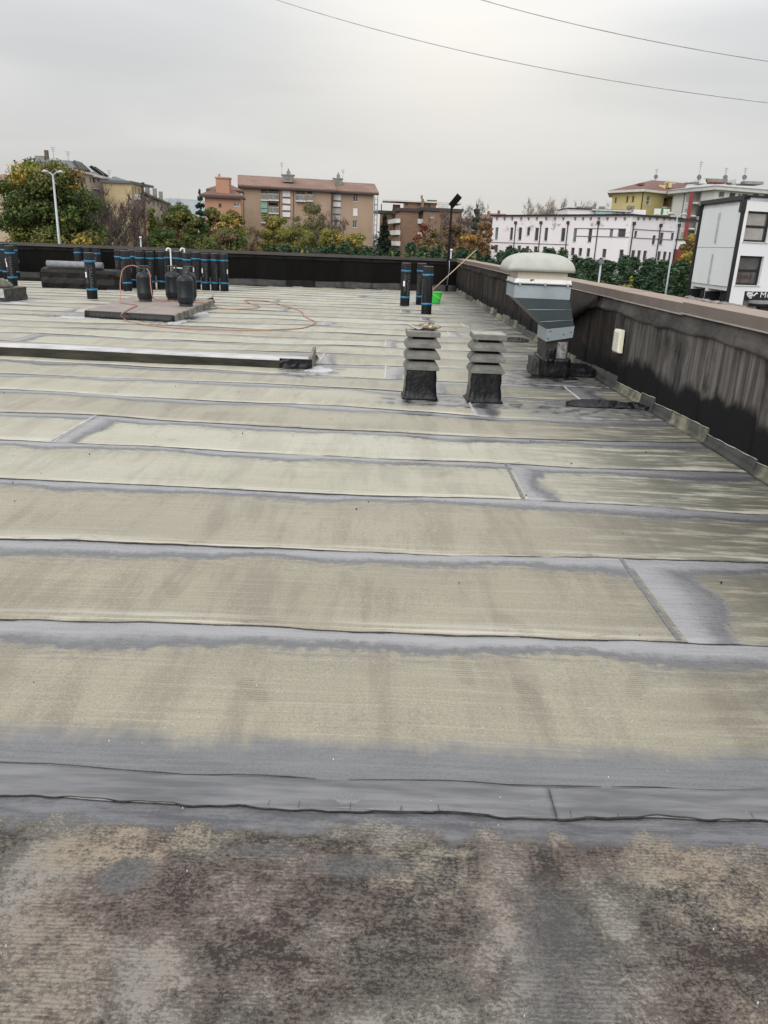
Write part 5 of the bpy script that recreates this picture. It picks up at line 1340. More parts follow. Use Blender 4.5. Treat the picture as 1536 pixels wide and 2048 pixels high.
# low wing to its left with a dark roof
lw = empty('low_brick_house', tuple(at(*zo(200, 500), 222)), 'low brick house with dark green flat roof and slim chimney behind the dark conifer', 'building')
pp, qq = at(*zo(115, 300), 222), at(*zo(290, 322), 223); f = Fac(pp, qq); z = f.hit(*zo(200, 322))[1]
wall_obj(f, 0, f.L, GZ, z, [], M['b3'], lw); back_box([pp.xy, (pp.x, pp.y+8), (qq.x, qq.y+8), qq.xy], GZ, z, M['b3'], lw)
mb = MB(); f.box(mb, -.4, f.L+.4, z, f.hit(*zo(200, 292))[1], -8.4, .5); mb.build('roof', simple('dark_green_roof', (.05, .075, .06)), lw)
p, q = at(*zo(124, 292), 223), at(*zo(137, 218), 223); MB().box(((p.x+q.x)/2, 223, (p.z+q.z)/2), (q.x-p.x, .6, q.z-p.z)).build('chimney', M['fascia'], lw)

# ---- B4 beige block with grey mansard, far left
M['b4'] = simple('beige_render', (.42, .35, .275), (.36, .30, .235), .4, .9)
M['slate'] = simple('grey_slate_roof', (.115, .125, .135), (.095, .105, .115), .8, .6)
pa, pb, pc = at(62, 342, 150), at(152, 342.5, 150), at(218.5, 358, 170)
bd = empty('mansard_block', (pb.x, pb.y, GZ), 'beige block of flats with a dark grey mansard roof behind the big green tree', 'building')
f, g = Fac(pa, pb), Fac(pb, pc); z = f.hit(140, 342.5)[1]
zA = lambda a, b: (60+a/6.4, 300+b/6.4)
Wf = [f.rect(*zA(a, b), *zA(c, d)) for a, b, c, d in ((520, 330, 550, 400), (560, 330, 590, 400))]
Wg = [g.rect(*zA(a, b), *zA(c, d)) for a, b, c, d in ((640, 300, 660, 375), (690, 350, 708, 420), (760, 345, 785, 430), (805, 360, 830, 410), (860, 365, 885, 410), (900, 370, 915, 420), (945, 380, 962, 430), (650, 420, 685, 470), (790, 470, 825, 520), (860, 480, 885, 520))]
wall_obj(f, 0, f.L, GZ, z, Wf, M['b4'], bd); wall_obj(g, 0, g.L, GZ, z, Wg, M['b4'], bd)
for w_ in Wf: window(f, w_, bd, frame='wgrey')
for i, w_ in enumerate(Wg): window(g, w_, bd, frame='wbrown' if i % 2 else 'wwhite', glass='glassd')
for (a, b, c, d) in ((788, 335, 842, 348), (858, 350, 900, 362), (790, 498, 900, 506)):
    panel(g, g.rect(*zA(a, b), *zA(c, d)), bd, M['wwhite'], 'awning', .9)
bk_ = [pa.xy, Vector((pa.x, pc.y+1)), pc.xy]
back_box(bk_, GZ, z, M['b4'], bd)
foot = [pa.xy, pb.xy, pc.xy, Vector((pa.x, pc.y+1))]
slab(grow(foot, .8), z, z+.35, M['fasciaw'], bd, 'eaves_slab')
zr = at(139.6, 321, 152.5).z
up = [Vector((at(76, 318, 152.5).x, 152.5)), Vector((at(139.6, 320, 152.5).x, 152.5)), Vector((at(189.5, 334.7, 168).x, 168)), Vector((at(76, 318, 152.5).x, 168.5))]
MB().loft([[(p.x, p.y, z+.36) for p in grow(foot, .2)], [(p.x, p.y, zr) for p in up]]).build('mansard_roof', M['slate'], bd)
rt_ = bd.children[-1]
# roof windows as sloping frames on the right face
b0_, b1_ = grow(foot, .2)[1], grow(foot, .2)[2]; u0, u1 = up[1], up[2]
def slope(s, v): 
    lo = b0_.lerp(b1_, s); hi = u0.lerp(u1, s); q = lo.lerp(hi, v); return Vector((q.x, q.y, z+.36+(zr-z-.36)*v))
nn = Vector((g.n.x*.35, g.n.y*.35, .3))
for (s0, s1, dark) in ((.08, .12, 1), (.15, .19, 1), (.24, .28, 1), (.33, .37, 1), (.42, .45, 0), (.74, .79, 1), (.88, .93, 1)):
    P = [slope(s0, .04), slope(s1, .04), slope(s1, .95), slope(s0, .95)]
    MB().hexa([P[0], P[1], P[2], P[3], P[0]+nn, P[1]+nn, P[2]+nn, P[3]+nn]).build('roof_rib', M['wblk'] if dark else M['wwhite'], bd)
for (s0, s1, v0, v1) in ((.125, .148, .1, .45), (.195, .235, .1, .4), (.285, .325, .15, .5), (.125, .148, .6, .9), (.195, .235, .6, .9)):
    P = [slope(s0, v0), slope(s1, v0), slope(s1, v1), slope(s0, v1)]
    MB().hexa([P[0], P[1], P[2], P[3], P[0]+nn*.6, P[1]+nn*.6, P[2]+nn*.6, P[3]+nn*.6]).build('roof_window', M['wwhite'], bd)
p = at(94, 318, 156); MB().box((p.x, 156, p.z+.6), (.6, .6, 1.8)).build('chimney', M['wbrown'], bd)
p = at(82, 318, 156); MB().box((p.x, 156, p.z+.1), (1.8, 1.2, .8)).build('chimney', M['chim'], bd)
p = at(108, 320, 156); antenna(p.x, 156, p.z, 2.2, bd); p = at(137, 321, 153); antenna(p.x, 153, p.z, 1.5, bd)

# ---- B5 ochre flat block with a dark red end
M['b5'] = simple('ochre_render', (.50, .40, .245), (.44, .35, .215), .4, .9)
M['b5r'] = simple('dark_red_end_wall', (.20, .045, .035), (.16, .04, .03), .6, .9)
pa, pb, pc = at(206, 367, 160), at(262, 370, 160), at(282.5, 374, 166)
bd = empty('ochre_block', (pb.x, pb.y, GZ), 'ochre flat roofed block with a dark red end wall, behind the bare trees', 'building')
f, g = Fac(pa, pb), Fac(pb, pc); z = f.hit(250, 366.8)[1]
Wf = [f.rect(*zA(1038, 445), *zA(1050, 465))]
Wg = [g.rect(*zA(a, b), *zA(c, d)) for a, b, c, d in ((1315, 475, 1325, 550), (1347, 480, 1358, 560), (1380, 485, 1388, 560), (1396, 487, 1404, 560))]
wall_obj(f, 0, f.L, GZ, z, Wf, M['b5'], bd); wall_obj(g, 0, g.L, GZ, z, Wg, M['b5'], bd)
window(f, Wf[0], bd, mull=0, sill=False, frame='wbrown')
for w_ in Wg: window(g, w_, bd, mull=0, frame='wbrown')
panel(g, g.rect(*zA(1330, 570), *zA(1400, 640)), bd, M['wwhite'], 'balcony', .8)
pr = at(287.5, 371, 166.4); h = Fac(pc, pr); zr_ = h.hit(285, 368)[1]
wall_obj(h, 0, h.L, GZ, zr_, [], M['b5r'], bd); h2 = Fac(pr, (pr.x-3, pr.y+10))
foot = [pa.xy, pb.xy, pc.xy, pr.xy, pr.xy+Vector((-3, 9)), pa.xy+Vector((2, 14))]
back_box([pr.xy, pr.xy+Vector((-3, 9)), pa.xy+Vector((2, 14)), pa.xy], GZ, z, M['b5'], bd)
zt_ = f.hit(250, 361.5)[1]
slab(grow([pa.xy, pb.xy, pc.xy, pa.xy+Vector((6, 12))], .4), z, zt_, M['slate'], bd, 'parapet_band')
q0 = at(228, 353, 166); MB().loft([[(at(216, 361, 163).x, 163, zt_), (at(262, 361, 163).x, 163, zt_), (at(262, 361, 171).x, 171, zt_), (at(216, 361, 171).x, 171, zt_)], [(q0.x-.2, 166, q0.z), (q0.x+.2, 166, q0.z), (q0.x+.2, 167, q0.z), (q0.x-.2, 167, q0.z)]]).build('roof', M['slate'], bd)
p = at(219, 358, 165); antenna(p.x, 165, p.z, 1.6, bd)
panel(h, [h.L*.1, zr_-.5, h.L*1.15, zr_+.3], bd, M['fascia'], 'coping', .2)

# ---- B6 beige row receding
pa, pb = at(289, 392, 180), at(338, 410, 235); f = Fac(pa, pb)
bd = empty('row_house', (pa.x, pa.y, GZ), 'faded beige row of houses stepping away behind the trees, left of the hill', 'building')
z = f.hit(292, 389)[1]
Wf = [f.rect(*p_) for p_ in ((296, 400, 300, 410), (305, 402, 309, 412), (314, 404, 318, 413), (323, 406, 326, 414))]
wall_obj(f, 0, f.L, GZ, z, Wf, M['b4'], bd)
for w_ in Wf: window(f, w_, bd, mull=1)
gable(f, 0, f.L, z, 1.6, 9, .5, M['tile2'], bd); back_box([pa.xy, f.p(0, 0, -9), f.p(f.L, 0, -9), pb.xy], GZ, z, M['b4'], bd)
for px, Y in ((296, 186), (311, 200), (323, 215)):
    p = at(px, 388+(px-296)*.42, Y); MB().box((p.x-1, Y+3, p.z+.9), (.8, .8, 2.4)).build('chimney', M['chim'], bd)
# ---- B0 house at the very left
pa, pb = at(-60, 362, 170), at(19, 363, 170); f = Fac(pa, pb)
bd = empty('tiled_house', (pb.x, pb.y, GZ), 'house with a red tiled roof cut off by the left edge of the picture', 'building')
z = f.hit(0, 361)[1]; wall_obj(f, 0, f.L, GZ, z, [], M['b4'], bd); gable(f, 0, f.L, z, 1.2, 8, .5, M['tile'], bd); back_box([pa.xy, f.p(0, 0, -8), f.p(f.L, 0, -8), pb.xy], GZ, z, M['b4'], bd)
# ---- B7 far houses, centre right
for (x0, x1, yt, Y, lb, wm_) in ((962, 992, 433, 205, 'far small house with brown roof right of the cedar', 'b4'), (984, 1012, 431, 215, 'far small house with reddish roof just left of the long white building', 'b2'), (928, 962, 440, 230, 'far low house half hidden behind the brown trees', 'b4')):
    pa, pb = at(x0, yt, Y), at(x1, yt+1, Y); f = Fac(pa, pb); bd = empty('small_house', (pa.x, pa.y, GZ), lb, 'building')
    z = f.hit((x0+x1)/2, yt+5)[1]; W = [f.rect(x0+6, yt+9, x0+10, yt+15), f.rect(x1-10, yt+9, x1-6, yt+15)]
    wall_obj(f, 0, f.L, GZ, z, W, M[wm_], bd)
    for w_ in W: window(f, w_, bd, frame='wbrown')
    gable(f, 0, f.L, z, 1.0, 8, .5, M['tile2'], bd); back_box([pa.xy, f.p(0, 0, -8), f.p(f.L, 0, -8), pb.xy], GZ, z, M[wm_], bd)
    MB().box((f.p(f.L*.6, 0, -4).x, f.p(f.L*.6, 0, -4).y, z+1.3), (.6, .6, 1.4)).build('chimney', M['tile2'], bd)

# ---- B8 long whitish building
def stain_mat():
    t = NT('stained_pale_pink_render'); P = t.pos(); z = t.sep(P)[2]
    n = t.noise(t.scale(P, (.16, .16, .35)), 1.6, 5, .65); n2 = t.noise(t.scale(P, (1.6, 1.6, .3)), 1.3, 4, .7)
    c = t.mix(t.noise(t.scale(P, (.3, .3, .3)), 1, 3), (.76, .725, .775), (.69, .655, .70))
    band = t.m('MULTIPLY', t.ss(z, 3.4, 4.6), t.ss(z, 6.6, 4.9))
    c = t.mix(t.m('MULTIPLY', t.m('MULTIPLY', band, t.ss(n, .56, .64)), t.ss(n2, .3, .55)), c, (.30, .29, .27))
    c = t.mix(t.m('MULTIPLY', t.ss(n2, .62, .75), .35), c, (.42, .40, .39))
    return t.out(c, .9, n2, .15, .01)
M['b8'] = stain_mat()
zc_ = lambda a, b: (960+a/3.657, 340+b/3.657)
pa, pb, pc = at(*zc_(95, 336), 139), at(*zc_(1112, 332), 116), at(*zc_(1452, 358), 121)
bd = empty('long_white_building', (pb.x, pb.y, GZ), 'long stained pale pink building with slot windows and black downpipes', 'building')
f, g = Fac(pa, pb), Fac(pb, pc); z = f.hit(*zc_(1100, 334))[1]
R1 = [(110, 420, 132, 507), (218, 420, 240, 512), (280, 420, 305, 512), (342, 420, 365, 478), (400, 422, 427, 516), (470, 422, 495, 518), (592, 424, 622, 522), (682, 426, 706, 524), (790, 428, 818, 528), (948, 428, 972, 492), (1008, 428, 1064, 492)]
R2 = [(104, 548, 130, 600), (210, 550, 235, 600), (272, 552, 298, 600), (334, 556, 357, 608), (392, 558, 420, 610), (458, 560, 486, 612), (583, 565, 612, 620), (664, 568, 690, 625), (720, 570, 745, 628), (778, 572, 803, 635), (893, 577, 922, 640), (1017, 582, 1047, 645)]
G1 = [(1130, 445, 1150, 494), (1260, 478, 1284, 545), (1314, 458, 1340, 547), (1397, 460, 1420, 512)]
G2 = [(1106, 587, 1134, 660), (1150, 588, 1176, 662), (1193, 590, 1220, 660), (1297, 595, 1322, 662), (1338, 597, 1364, 668), (1376, 600, 1400, 690)]
WF = [f.rect(*zc_(a, b), *zc_(c, d)) for a, b, c, d in R1+R2]; WG = [g.rect(*zc_(a, b), *zc_(c, d)) for a, b, c, d in G1+G2]
wall_obj(f, 0, f.L, GZ, z, WF, M['b8'], bd); wall_obj(g, 0, g.L, GZ, z, WG, M['b8'], bd)
for i, w_ in enumerate(WF): window(f, w_, bd, frame='wgrey', glass='glassb' if i in (0, 7, 9) else 'glassd', mull=1 if (w_[2]-w_[0]) > 3 else 0, sill=True)
for w_ in WG: window(g, w_, bd, frame='wgrey', glass='glassd', mull=0)
mb = MB(); f.box(mb, -.3, f.L+.1, z, z+.22, -20, .35); mb.build('roof_edge', M['wblk'], bd); mb = MB(); g.box(mb, -.1, g.L+.6, z, z+.22, -20, .35); mb.build('roof_edge', M['wblk'], bd)
for i, px in enumerate((264, 449, 647, 869)):
    s_ = f.hit(*zc_(px, 400))[0]; zt_ = f.hit(*zc_(px, 392))[1]
    mb = MB(); f.box(mb, s_-.055, s_+.055, GZ, zt_, .05, .16); f.box(mb, s_-.2, s_+.2, zt_-.1, zt_+.35, .02, .3); mb.build('downpipe', M['pipe'], bd)
for i, px in enumerate((1121, 1319, 1453)):
    s_ = g.hit(*zc_(px, 400))[0]; zt_ = g.hit(*zc_(px, 398 + (14 if i else 0)))[1]
    mb = MB(); g.box(mb, s_-.055, s_+.055, GZ, zt_, .05, .16); g.box(mb, s_-.2, s_+.2, zt_-.1, zt_+.35, .02, .3); mb.build('downpipe', M['pipe'], bd)
for (ff, lst) in ((f, (126, 182, 238, 303, 358, 418, 487, 551, 612, 699, 757, 813, 872, 935, 995, 1062)), (g, (1156, 1197, 1240, 1294, 1345, 1388, 1428))):
    for px in lst:
        r = ff.rect(*zc_(px-2.5, 345), *zc_(px+2.5, 368)); mb = MB(); ff.box(mb, r[0], r[2], r[1], r[3], 0, .12); ff.box(mb, r[0]-.08, r[2]+.08, r[3]-.25, r[3], 0, .2); mb.build('scupper', M['wgrey'], bd)
zz = f.hit(*zc_(90, 527))[1]; s1_ = f.hit(*zc_(648, 545))[0]
for a0, a1, zl in ((0, s1_, f.hit(*zc_(300, 535))[1]), (f.hit(*zc_(706, 430))[0], f.hit(*zc_(1064, 430))[0], f.hit(*zc_(760, 427))[1]), (f.hit(*zc_(706, 430))[0], f.L, f.hit(*zc_(760, 484))[1])):
    mb = MB(); f.box(mb, a0, a1, zl-.05, zl+.05, 0, .07); mb.build('string_course', M['wgrey'], bd)
for yy in (438, 500):
    zl = g.hit(*zc_(1280, yy+4))[1]; mb = MB(); g.box(mb, g.L*.05, g.L*.95, zl-.05, zl+.05, 0, .07); mb.build('string_course', M['wgrey'], bd)
back_box([pa.xy, f.p(0, 0, -22), g.p(g.L, 0, -22), pc.xy], GZ, z, M['b8'], bd)
mb = MB(); r = g.rect(*zc_(1450, 515), *zc_(1503, 640)); 
# lower annex at its right end, red ground floor
pe = at(*zc_(1506, 515), 121.5); hh_ = Fac(g.p(g.L+.02, 0, -.6).xy, pe.xy); za_ = hh_.hit(*zc_(1480, 514))[1]
wall_obj(hh_, 0, hh_.L, hh_.hit(*zc_(1480, 580))[1], za_, [], M['b8'], bd, 'annex_wall'); wall_obj(hh_, 0, hh_.L*.9, GZ, hh_.hit(*zc_(1480, 581))[1], [], M['b5r'], bd, 'red_base')
mb = MB(); hh_.box(mb, 0, hh_.L+.1, za_, za_+.15, -8, .2); mb.build('roof_edge', M['wblk'], bd); back_box([pe.xy, hh_.p(hh_.L, 0, -8), hh_.p(0, 0, -8)], GZ, za_, M['b8'], bd)
# set-back roof volume with teal glazing
def rbox(x0, y0, x1, y1, Y, D, mat, name, par):
    p, q = at(x0, (y0+y1)/2, Y), at(x1, (y0+y1)/2, Y); za, zb = at((x0+x1)/2, y1, Y).z, at((x0+x1)/2, y0, Y).z
    mb = MB(); mb.box(((p.x+q.x)/2, Y+D/2, (za+zb)/2), (q.x-p.x, D, zb-za)); return mb.build(name, mat, par)
rbox(*zc_(640, 286), *zc_(1120, 334), 132, 8, M['b8'], 'roof_volume', bd); rbox(*zc_(640, 284), *zc_(1122, 290), 131.7, 8.6, M['wblk'], 'roof_edge', bd)
rbox(*zc_(845, 302), *zc_(968, 330), 131.4, .4, simple('teal_glazing', (.33, .50, .50), (.28, .42, .43), 1, .3), 'teal_screen', bd)
rbox(*zc_(820, 290), *zc_(1110, 301), 131.2, .7, M['fasciaw'], 'roof_canopy', bd)
rbox(*zc_(1120, 290), *zc_(1213, 334), 133, 6, M['b8'], 'roof_volume', bd)
for a, b in ((718, 735), (738, 752), (775, 808), (822, 848), (884, 915)): rbox(*zc_(a, 266), *zc_(b, 284), 133, 1.2, M['chim'], 'air_conditioner', bd)
for a, b in ((972, 990), (1060, 1075), (1085, 1100), (1112, 1130)): rbox(*zc_(a, 310 if a < 1080 else 264), *zc_(b, 326 if a < 1080 else 284), 131, 1, M['chim'], 'air_conditioner', bd)

# ---- B9 yellow block with red roof
M['b9'] = simple('yellow_render', (.50, .43, .20), (.45, .385, .18), .3, .9)
zd = lambda a, b: (1180+a/4.315, 330+b/4.315)
pa, pb, pc = at(*zd(198, 240), 161), at(*zd(465, 236), 154), at(*zd(735, 250), 160)
bd = empty('yellow_block', (pb.x, pb.y, GZ), 'yellow block of flats with a hipped dull red roof, upper right', 'building')
f, g = Fac(pa, pb), Fac(pb, pc); z = f.hit(*zd(460, 232))[1]
WF = [f.rect(*zd(a, b), *zd(c, d)) for a, b, c, d in ((214, 280, 229, 322), (313, 270, 330, 318), (363, 268, 380, 315), (330, 352, 350, 380), (365, 352, 384, 380))]
WG = [g.rect(*zd(a, b), *zd(c, d)) for a, b, c, d in ((488, 265, 520, 345), (635, 283, 716, 363))]
wall_obj(f, 0, f.L, GZ, z, WF, M['b9'], bd); wall_obj(g, 0, g.L, GZ, z, [WG[0], WG[1]+[1.5]], M['b9'], bd)
for w_ in WF: window(f, w_, bd, frame='wbrown', mull=0)
window(g, WG[0], bd, frame='wwhite', mull=0, trans=1, glass='glassb'); r = WG[1]
mb = MB(); g.box(mb, r[0], r[2], r[1], r[3], -1.7, -1.5); mb.build('loggia_back', M['wbrown'], bd)
window(g, [r[0]+(r[2]-r[0])*.4, r[1]+.1, r[2]-.4, r[3]-.5], bd, glass='glassb', depth=1.48, sill=False); panel(g, [r[0]-.2, r[1]-.35, r[2]+.1, r[1]-.02], bd, M['fasciaw'], 'balcony_slab', .9)
mb = MB(); f.box(mb, f.L-.12, f.L+.02, GZ, z, .02, .16); mb.build('downpipe', M['pipe'], bd)
foot = [pa.xy, pb.xy, pc.xy, pc.xy+Vector((3, 11)), pa.xy+Vector((3, 11))]
back_box([pc.xy, foot[3], foot[4], pa.xy], GZ, z, M['b9'], bd); slab(grow(foot, .9), z, z+.4, M['fasciaw'], bd, 'eaves')
ap, aq = at(*zd(550, 131), 163), at(*zd(845, 152), 167)
gf = grow(foot, .85); up = [ap.xy+Vector((-.3, 0)), ap.xy, aq.xy, aq.xy+Vector((0, .6)), ap.xy+Vector((-.2, .6))]
MB().loft([[(p.x, p.y, z+.41) for p in gf], [(p.x, p.y, ap.z) for p in up]]).build('roof', M['tile2'], bd)
for (x0, y0, x1, y1) in ((596, 172, 652, 214), (682, 150, 706, 195), (432, 155, 470, 172)): rbox(*zd(x0, y0), *zd(x1, y1), 158, 3, M['b9'] if x0 > 500 else M['tile2'], 'dormer', bd)
rbox(*zd(655, 152), *zd(740, 158), 158.5, 1, M['fasciaw'], 'dormer_roof', bd)
p = at(*zd(563, 131), 163); dish(p.x, 163, p.z-.4, bd); antenna(p.x, 163, p.z, 2.0, bd)
# clinic sign in front of it
sg = empty('roof_sign', tuple(at(*zd(615, 430), 146)), 'white sign board with a green emblem in front of the yellow block', 'sign')
p, q = at(*zd(553, 403), 146), at(*zd(686, 406), 146); za, zb = at(*zd(620, 430), 146).z, at(*zd(620, 378), 146).z
MB().box(((p.x+q.x)/2, 146, (za+zb)/2), (q.x-p.x, .18, zb-za), rz=.03).build('board', simple('pale_green_board', (.66, .70, .63), (.60, .65, .58), 1), sg)
MB().loft([[(p.x+1.35+.38*cos(a)*(.6 if k else .5), 145.86-.03*k, (za+zb)/2+.05+.62*sin(a)*(1 if k else .9)) for a in np.linspace(0, 5.8, 12)] for k in (0, 1)]).build('emblem', simple('dark_green_emblem', (.03, .20, .13)), sg)
mb = MB(); rr_ = random.Random(3); x = p.x+2.2
while x < q.x-.5:
    w = rr_.uniform(.16, .30); mb.box((x+w/2, 145.86, (za+zb)/2-.02), (w*.75, .03, rr_.choice((.26, .32, .40)))); x += w
mb.build('lettering', simple('faded_green_print', (.36, .45, .38)), sg)
for x in (p.x+.6, q.x-.6): MB().box((x, 146.3, za-3), (.15, .15, 7)).build('post', M['wgrey'], sg)

# ---- B10 pale block with a red stripe
M['b10'] = simple('pale_grey_render', (.60, .61, .58), (.54, .55, .525), .3, .9)
M['metalr'] = simple('grey_metal_fascia', (.44, .47, .50), (.38, .41, .44), .6, .5, .2)
M['redst'] = simple('dark_red_stripe', (.30, .055, .055), (.26, .05, .05), 1, .8)
pa, pb, pc = at(*zd(727, 260), 152), at(*zd(1087, 215), 139), at(*zd(1700, 262), 145)
bd = empty('pale_block', (pb.x, pb.y, GZ), 'pale grey block of flats with a dark red vertical stripe, upper right', 'building')
f, g = Fac(pa, pb), Fac(pb, pc); z = f.hit(*zd(1000, 224))[1]
lgs = [f.rect(*zd(a, b), *zd(c, d)) for a, b, c, d in ((872, 228, 922, 325), (862, 342, 914, 435), (850, 458, 902, 545), (836, 566, 890, 640))]
for r_ in lgs: r_[0] = f.hit(*zd(850, 430))[0]; r_[2] = f.hit(*zd(925, 430))[0]
WG = [g.rect(*zd(a, b), *zd(c, d)) for a, b, c, d in ((1113, 232, 1160, 276), (1203, 240, 1255, 284), (1280, 250, 1300, 290), (1312, 250, 1362, 290), (1405, 250, 1455, 290), (1500, 255, 1540, 295))]
wall_obj(f, 0, f.L, GZ, z, [r_+[1.5] for r_ in lgs], M['b10'], bd); wall_obj(g, 0, g.L, GZ, z, WG, M['b10'], bd)
for i, w_ in enumerate(WG): window(g, w_, bd, frame='wbrown' if i in (1, 3) else 'wgrey', glass='glassd' if i != 0 else 'glassb', mull=1, trans=1)
for i, r_ in enumerate(lgs):
    mb = MB(); f.box(mb, r_[0], r_[2], r_[1], r_[3], -1.7, -1.5); mb.build('loggia_back', M['chim'], bd)
    window(f, [r_[0]+.3, r_[1]+.1, r_[0]+1.5, r_[3]-.4], bd, frame='wwhite', glass='glassd', depth=1.48, sill=False)
    panel(f, [r_[0]-.3, r_[1]-.25, r_[2]+.1, r_[1]], bd, M['wwhite'], 'balcony_slab', .9)
    m2 = MB()
    for q_ in range(9): f.box(m2, r_[0]+q_*.26, r_[0]+q_*.26+.05, r_[1], r_[1]+1.0, .8, .84)
    f.box(m2, r_[0], r_[2], r_[1]+1, r_[1]+1.07, .79, .85); m2.build('balcony_rail', M['wgrey'], bd)
sc_ = f.hit(*zd(895, 430))[0]; mb = MB(); f.box(mb, sc_-.25, sc_+.6, lgs[3][1]-.2, z-.2, .95, 1.2); mb.build('red_stripe', M['redst'], bd)
for px in (832, 966):
    s_ = f.hit(*zd(px-40, 430))[0] if px == 832 else f.hit(*zd(px-35, 430))[0]; mb = MB(); f.box(mb, s_, s_+.12, GZ, z, .02, .15); mb.build('downpipe', M['chim'], bd)
foot = [pa.xy, pb.xy, pc.xy, pc.xy+Vector((4, 14)), pa.xy+Vector((4, 14))]
back_box([pc.xy, foot[3], foot[4], pa.xy], GZ, z, M['b10'], bd)
ztop = g.hit(*zd(1090, 162))[1]
slab(grow(foot, .9), z, z+.5, M['fasciaw'], bd, 'eaves'); gf = grow(foot, 1.0); gi = grow(foot, -.6)
MB().loft([[(p.x, p.y, z+.51) for p in gf], [(p.x, p.y, ztop-.3) for p in gf], [(p.x, p.y, ztop) for p in gi]]).build('roof_edge_metal', M['metalr'], bd)
for (x0, y0, x1, y1, mt) in ((955, 122, 1010, 160, 'b10'), (1000, 118, 1190, 150, 'chim'), (1262, 122, 1300, 160, 'b10'), (1340, 140, 1500, 165, 'chim')): rbox(*zd(x0, y0), *zd(x1, y1), 147, 4, M[mt], 'roof_plant', bd)
for px in (830, 872, 905, 1040, 1085, 1130, 1190): rbox(*zd(px, 142+abs(px-1000)*.05), *zd(px+34, 156+abs(px-1000)*.05), 144, 1, M['b5r'] if px > 1000 else M['wgrey'], 'solar_collector', bd)
for px in (933, 1158, 1323): p = at(*zd(px, 150), 144); dish(p.x, 144, p.z-.2, bd); antenna(p.x, 144, p.z+.5, 2.8 if px < 1000 else 1.8, bd)

# ---- B11 white commercial building close by
M['b11'] = simple('white_cladding', (.74, .75, .78), (.70, .71, .745), .25, .55, bs=.02)
M['b11g'] = simple('dirty_white_render', (.66, .68, .69), (.55, .58, .58), .8, .8, bs=.1)
pa, pb = at(*zd(984, 330), 65.5), at(*zd(1360, 290), 57.5); pc = at(*zd(1760, 300), 58.6)
_d = (pc-pb); _d.z = 0; pc = pb+_d.normalized()*17
bd = empty('shop_building', (pb.x, pb.y, GZ), 'white commercial building with black edges and a black shop sign at the right edge', 'building')
f, g = Fac(pa, pb), Fac(pb, pc)
z = g.hit(*zd(1400, 278))[1]; zlow = f.hit(*zd(1215, 1072))[1]
wall_obj(f, 0, f.L, zlow, z-.1, [], M['b11g'], bd)
# cladding panels with a slot between
sm_ = f.hit(*zd(1140, 400))[0]; zc0 = f.hit(*zd(1345, 345))[1]
for a0, a1 in ((.35, sm_-.06), (sm_+.06, f.L-.25)):
    for zz0, zz1 in ((zlow+.15, (zlow+zc0)/2-.02), ((zlow+zc0)/2+.02, zc0)): panel(f, [a0, zz0, a1, zz1], bd, M['b11'], 'cladding_panel', .10)
M['slot'] = simple('grey_light_slot', (.46, .46, .50))
for (ax, ay, bx, by) in ((1140, 415, 1098, 670), (1078, 770, 1038, 1015)):
    z1_, z0_ = f.hit(*zd(ax, ay))[1], f.hit(*zd(bx, by))[1]; mb = MB(); f.box(mb, sm_-.14, sm_+.14, z0_, z1_, .11, .16); mb.build('wall_slot', M['slot'], bd)
mb = MB(); f.box(mb, -.12, .12, GZ, z-.1, -.1, .2); f.box(mb, -.12, f.L, z-.15, z+.12, -.2, .25); mb.build('black_edge', M['wblk'], bd)
mb = MB(); f.box(mb, f.L-.16, f.L+.0, GZ, z+.05, 0, .24); f.box(mb, f.L-.3, f.L+.05, z-1.0, z-.3, .0, .35); mb.build('black_edge', M['wblk'], bd)
mb = MB(); f.box(mb, -.3, .05, z-1.0, z-.2, .0, .4); mb.build('rain_hopper', M['wblk'], bd)
WG = [g.rect(*zd(a, b), *zd(c, d)) for a, b, c, d in ((1388, 400, 1508, 665), (1322, 785, 1438, 1038))]
# windows keep one vertical axis on the wall
cxs = [(w_[0]+w_[2])/2 for w_ in WG]; c0 = sum(cxs)/2; ww = 2.05
WG = [[c0-ww/2, w_[1], c0+ww/2, w_[3], .30] for w_ in WG]
W2_ = [[w_[0]+5.2, w_[1], w_[2]+5.2, w_[3], .3] for w_ in WG]
zs = g.hit(*zd(1420, 1085))[1]; zg = g.hit(*zd(1420, 1215))[1]
sh = [[1.2, GZ, 1.2+6.5, zs-.05, .8], [1.2+6.9, GZ, 1.2+13.4, zs-.05, .8]]
wall_obj(g, 0, g.L, GZ, z, WG+W2_+[s_ for s_ in sh if s_[2] < g.L], M['b11'], bd)
blind = simple('grey_blind', (.34, .33, .31), (.28, .27, .255), 1.5, .7)
for i, w_ in enumerate(WG+W2_):
    w = window(g, w_, bd, frame='wblk', glass='glassd', depth=.30, mull=0, trans=1, t_=.13)
    zm = (w_[1]+w_[3])/2
    for b0, b1 in ((w_[1]+.12, zm-.09), (zm+.09, w_[3]-.12)): 
        mb = MB(); g.box(mb, w_[0]+.12, w_[2]-.30, b0, b1, -.268, -.262); mb.build('blind', blind if (i % 2 == 0) else simple('dark_blind', (.11, .105, .10), (.07, .068, .065), 1.5), w)
# round emblem in the lower window
w_ = WG[1]; zm = w_[1]+(w_[3]-w_[1])*.27; ce = (w_[0]+w_[2]-.18)/2
mb = MB(); ring = [g.p(ce+.52*cos(a), zm+.52*sin(a), -.25) for a in np.linspace(0, 2*pi, 33)]
mb.tube(ring, .035, 5); mb.build('round_emblem', simple('brown_emblem', (.09, .05, .045)), bd)
mb = MB()
for q_ in range(5): g.box(mb, ce-.62+q_*.24, ce-.46+q_*.24, zm-.13, zm+.13, -.252, -.24)
mb.build('emblem_lettering', simple('dark_red_letters', (.08, .03, .035)), bd)
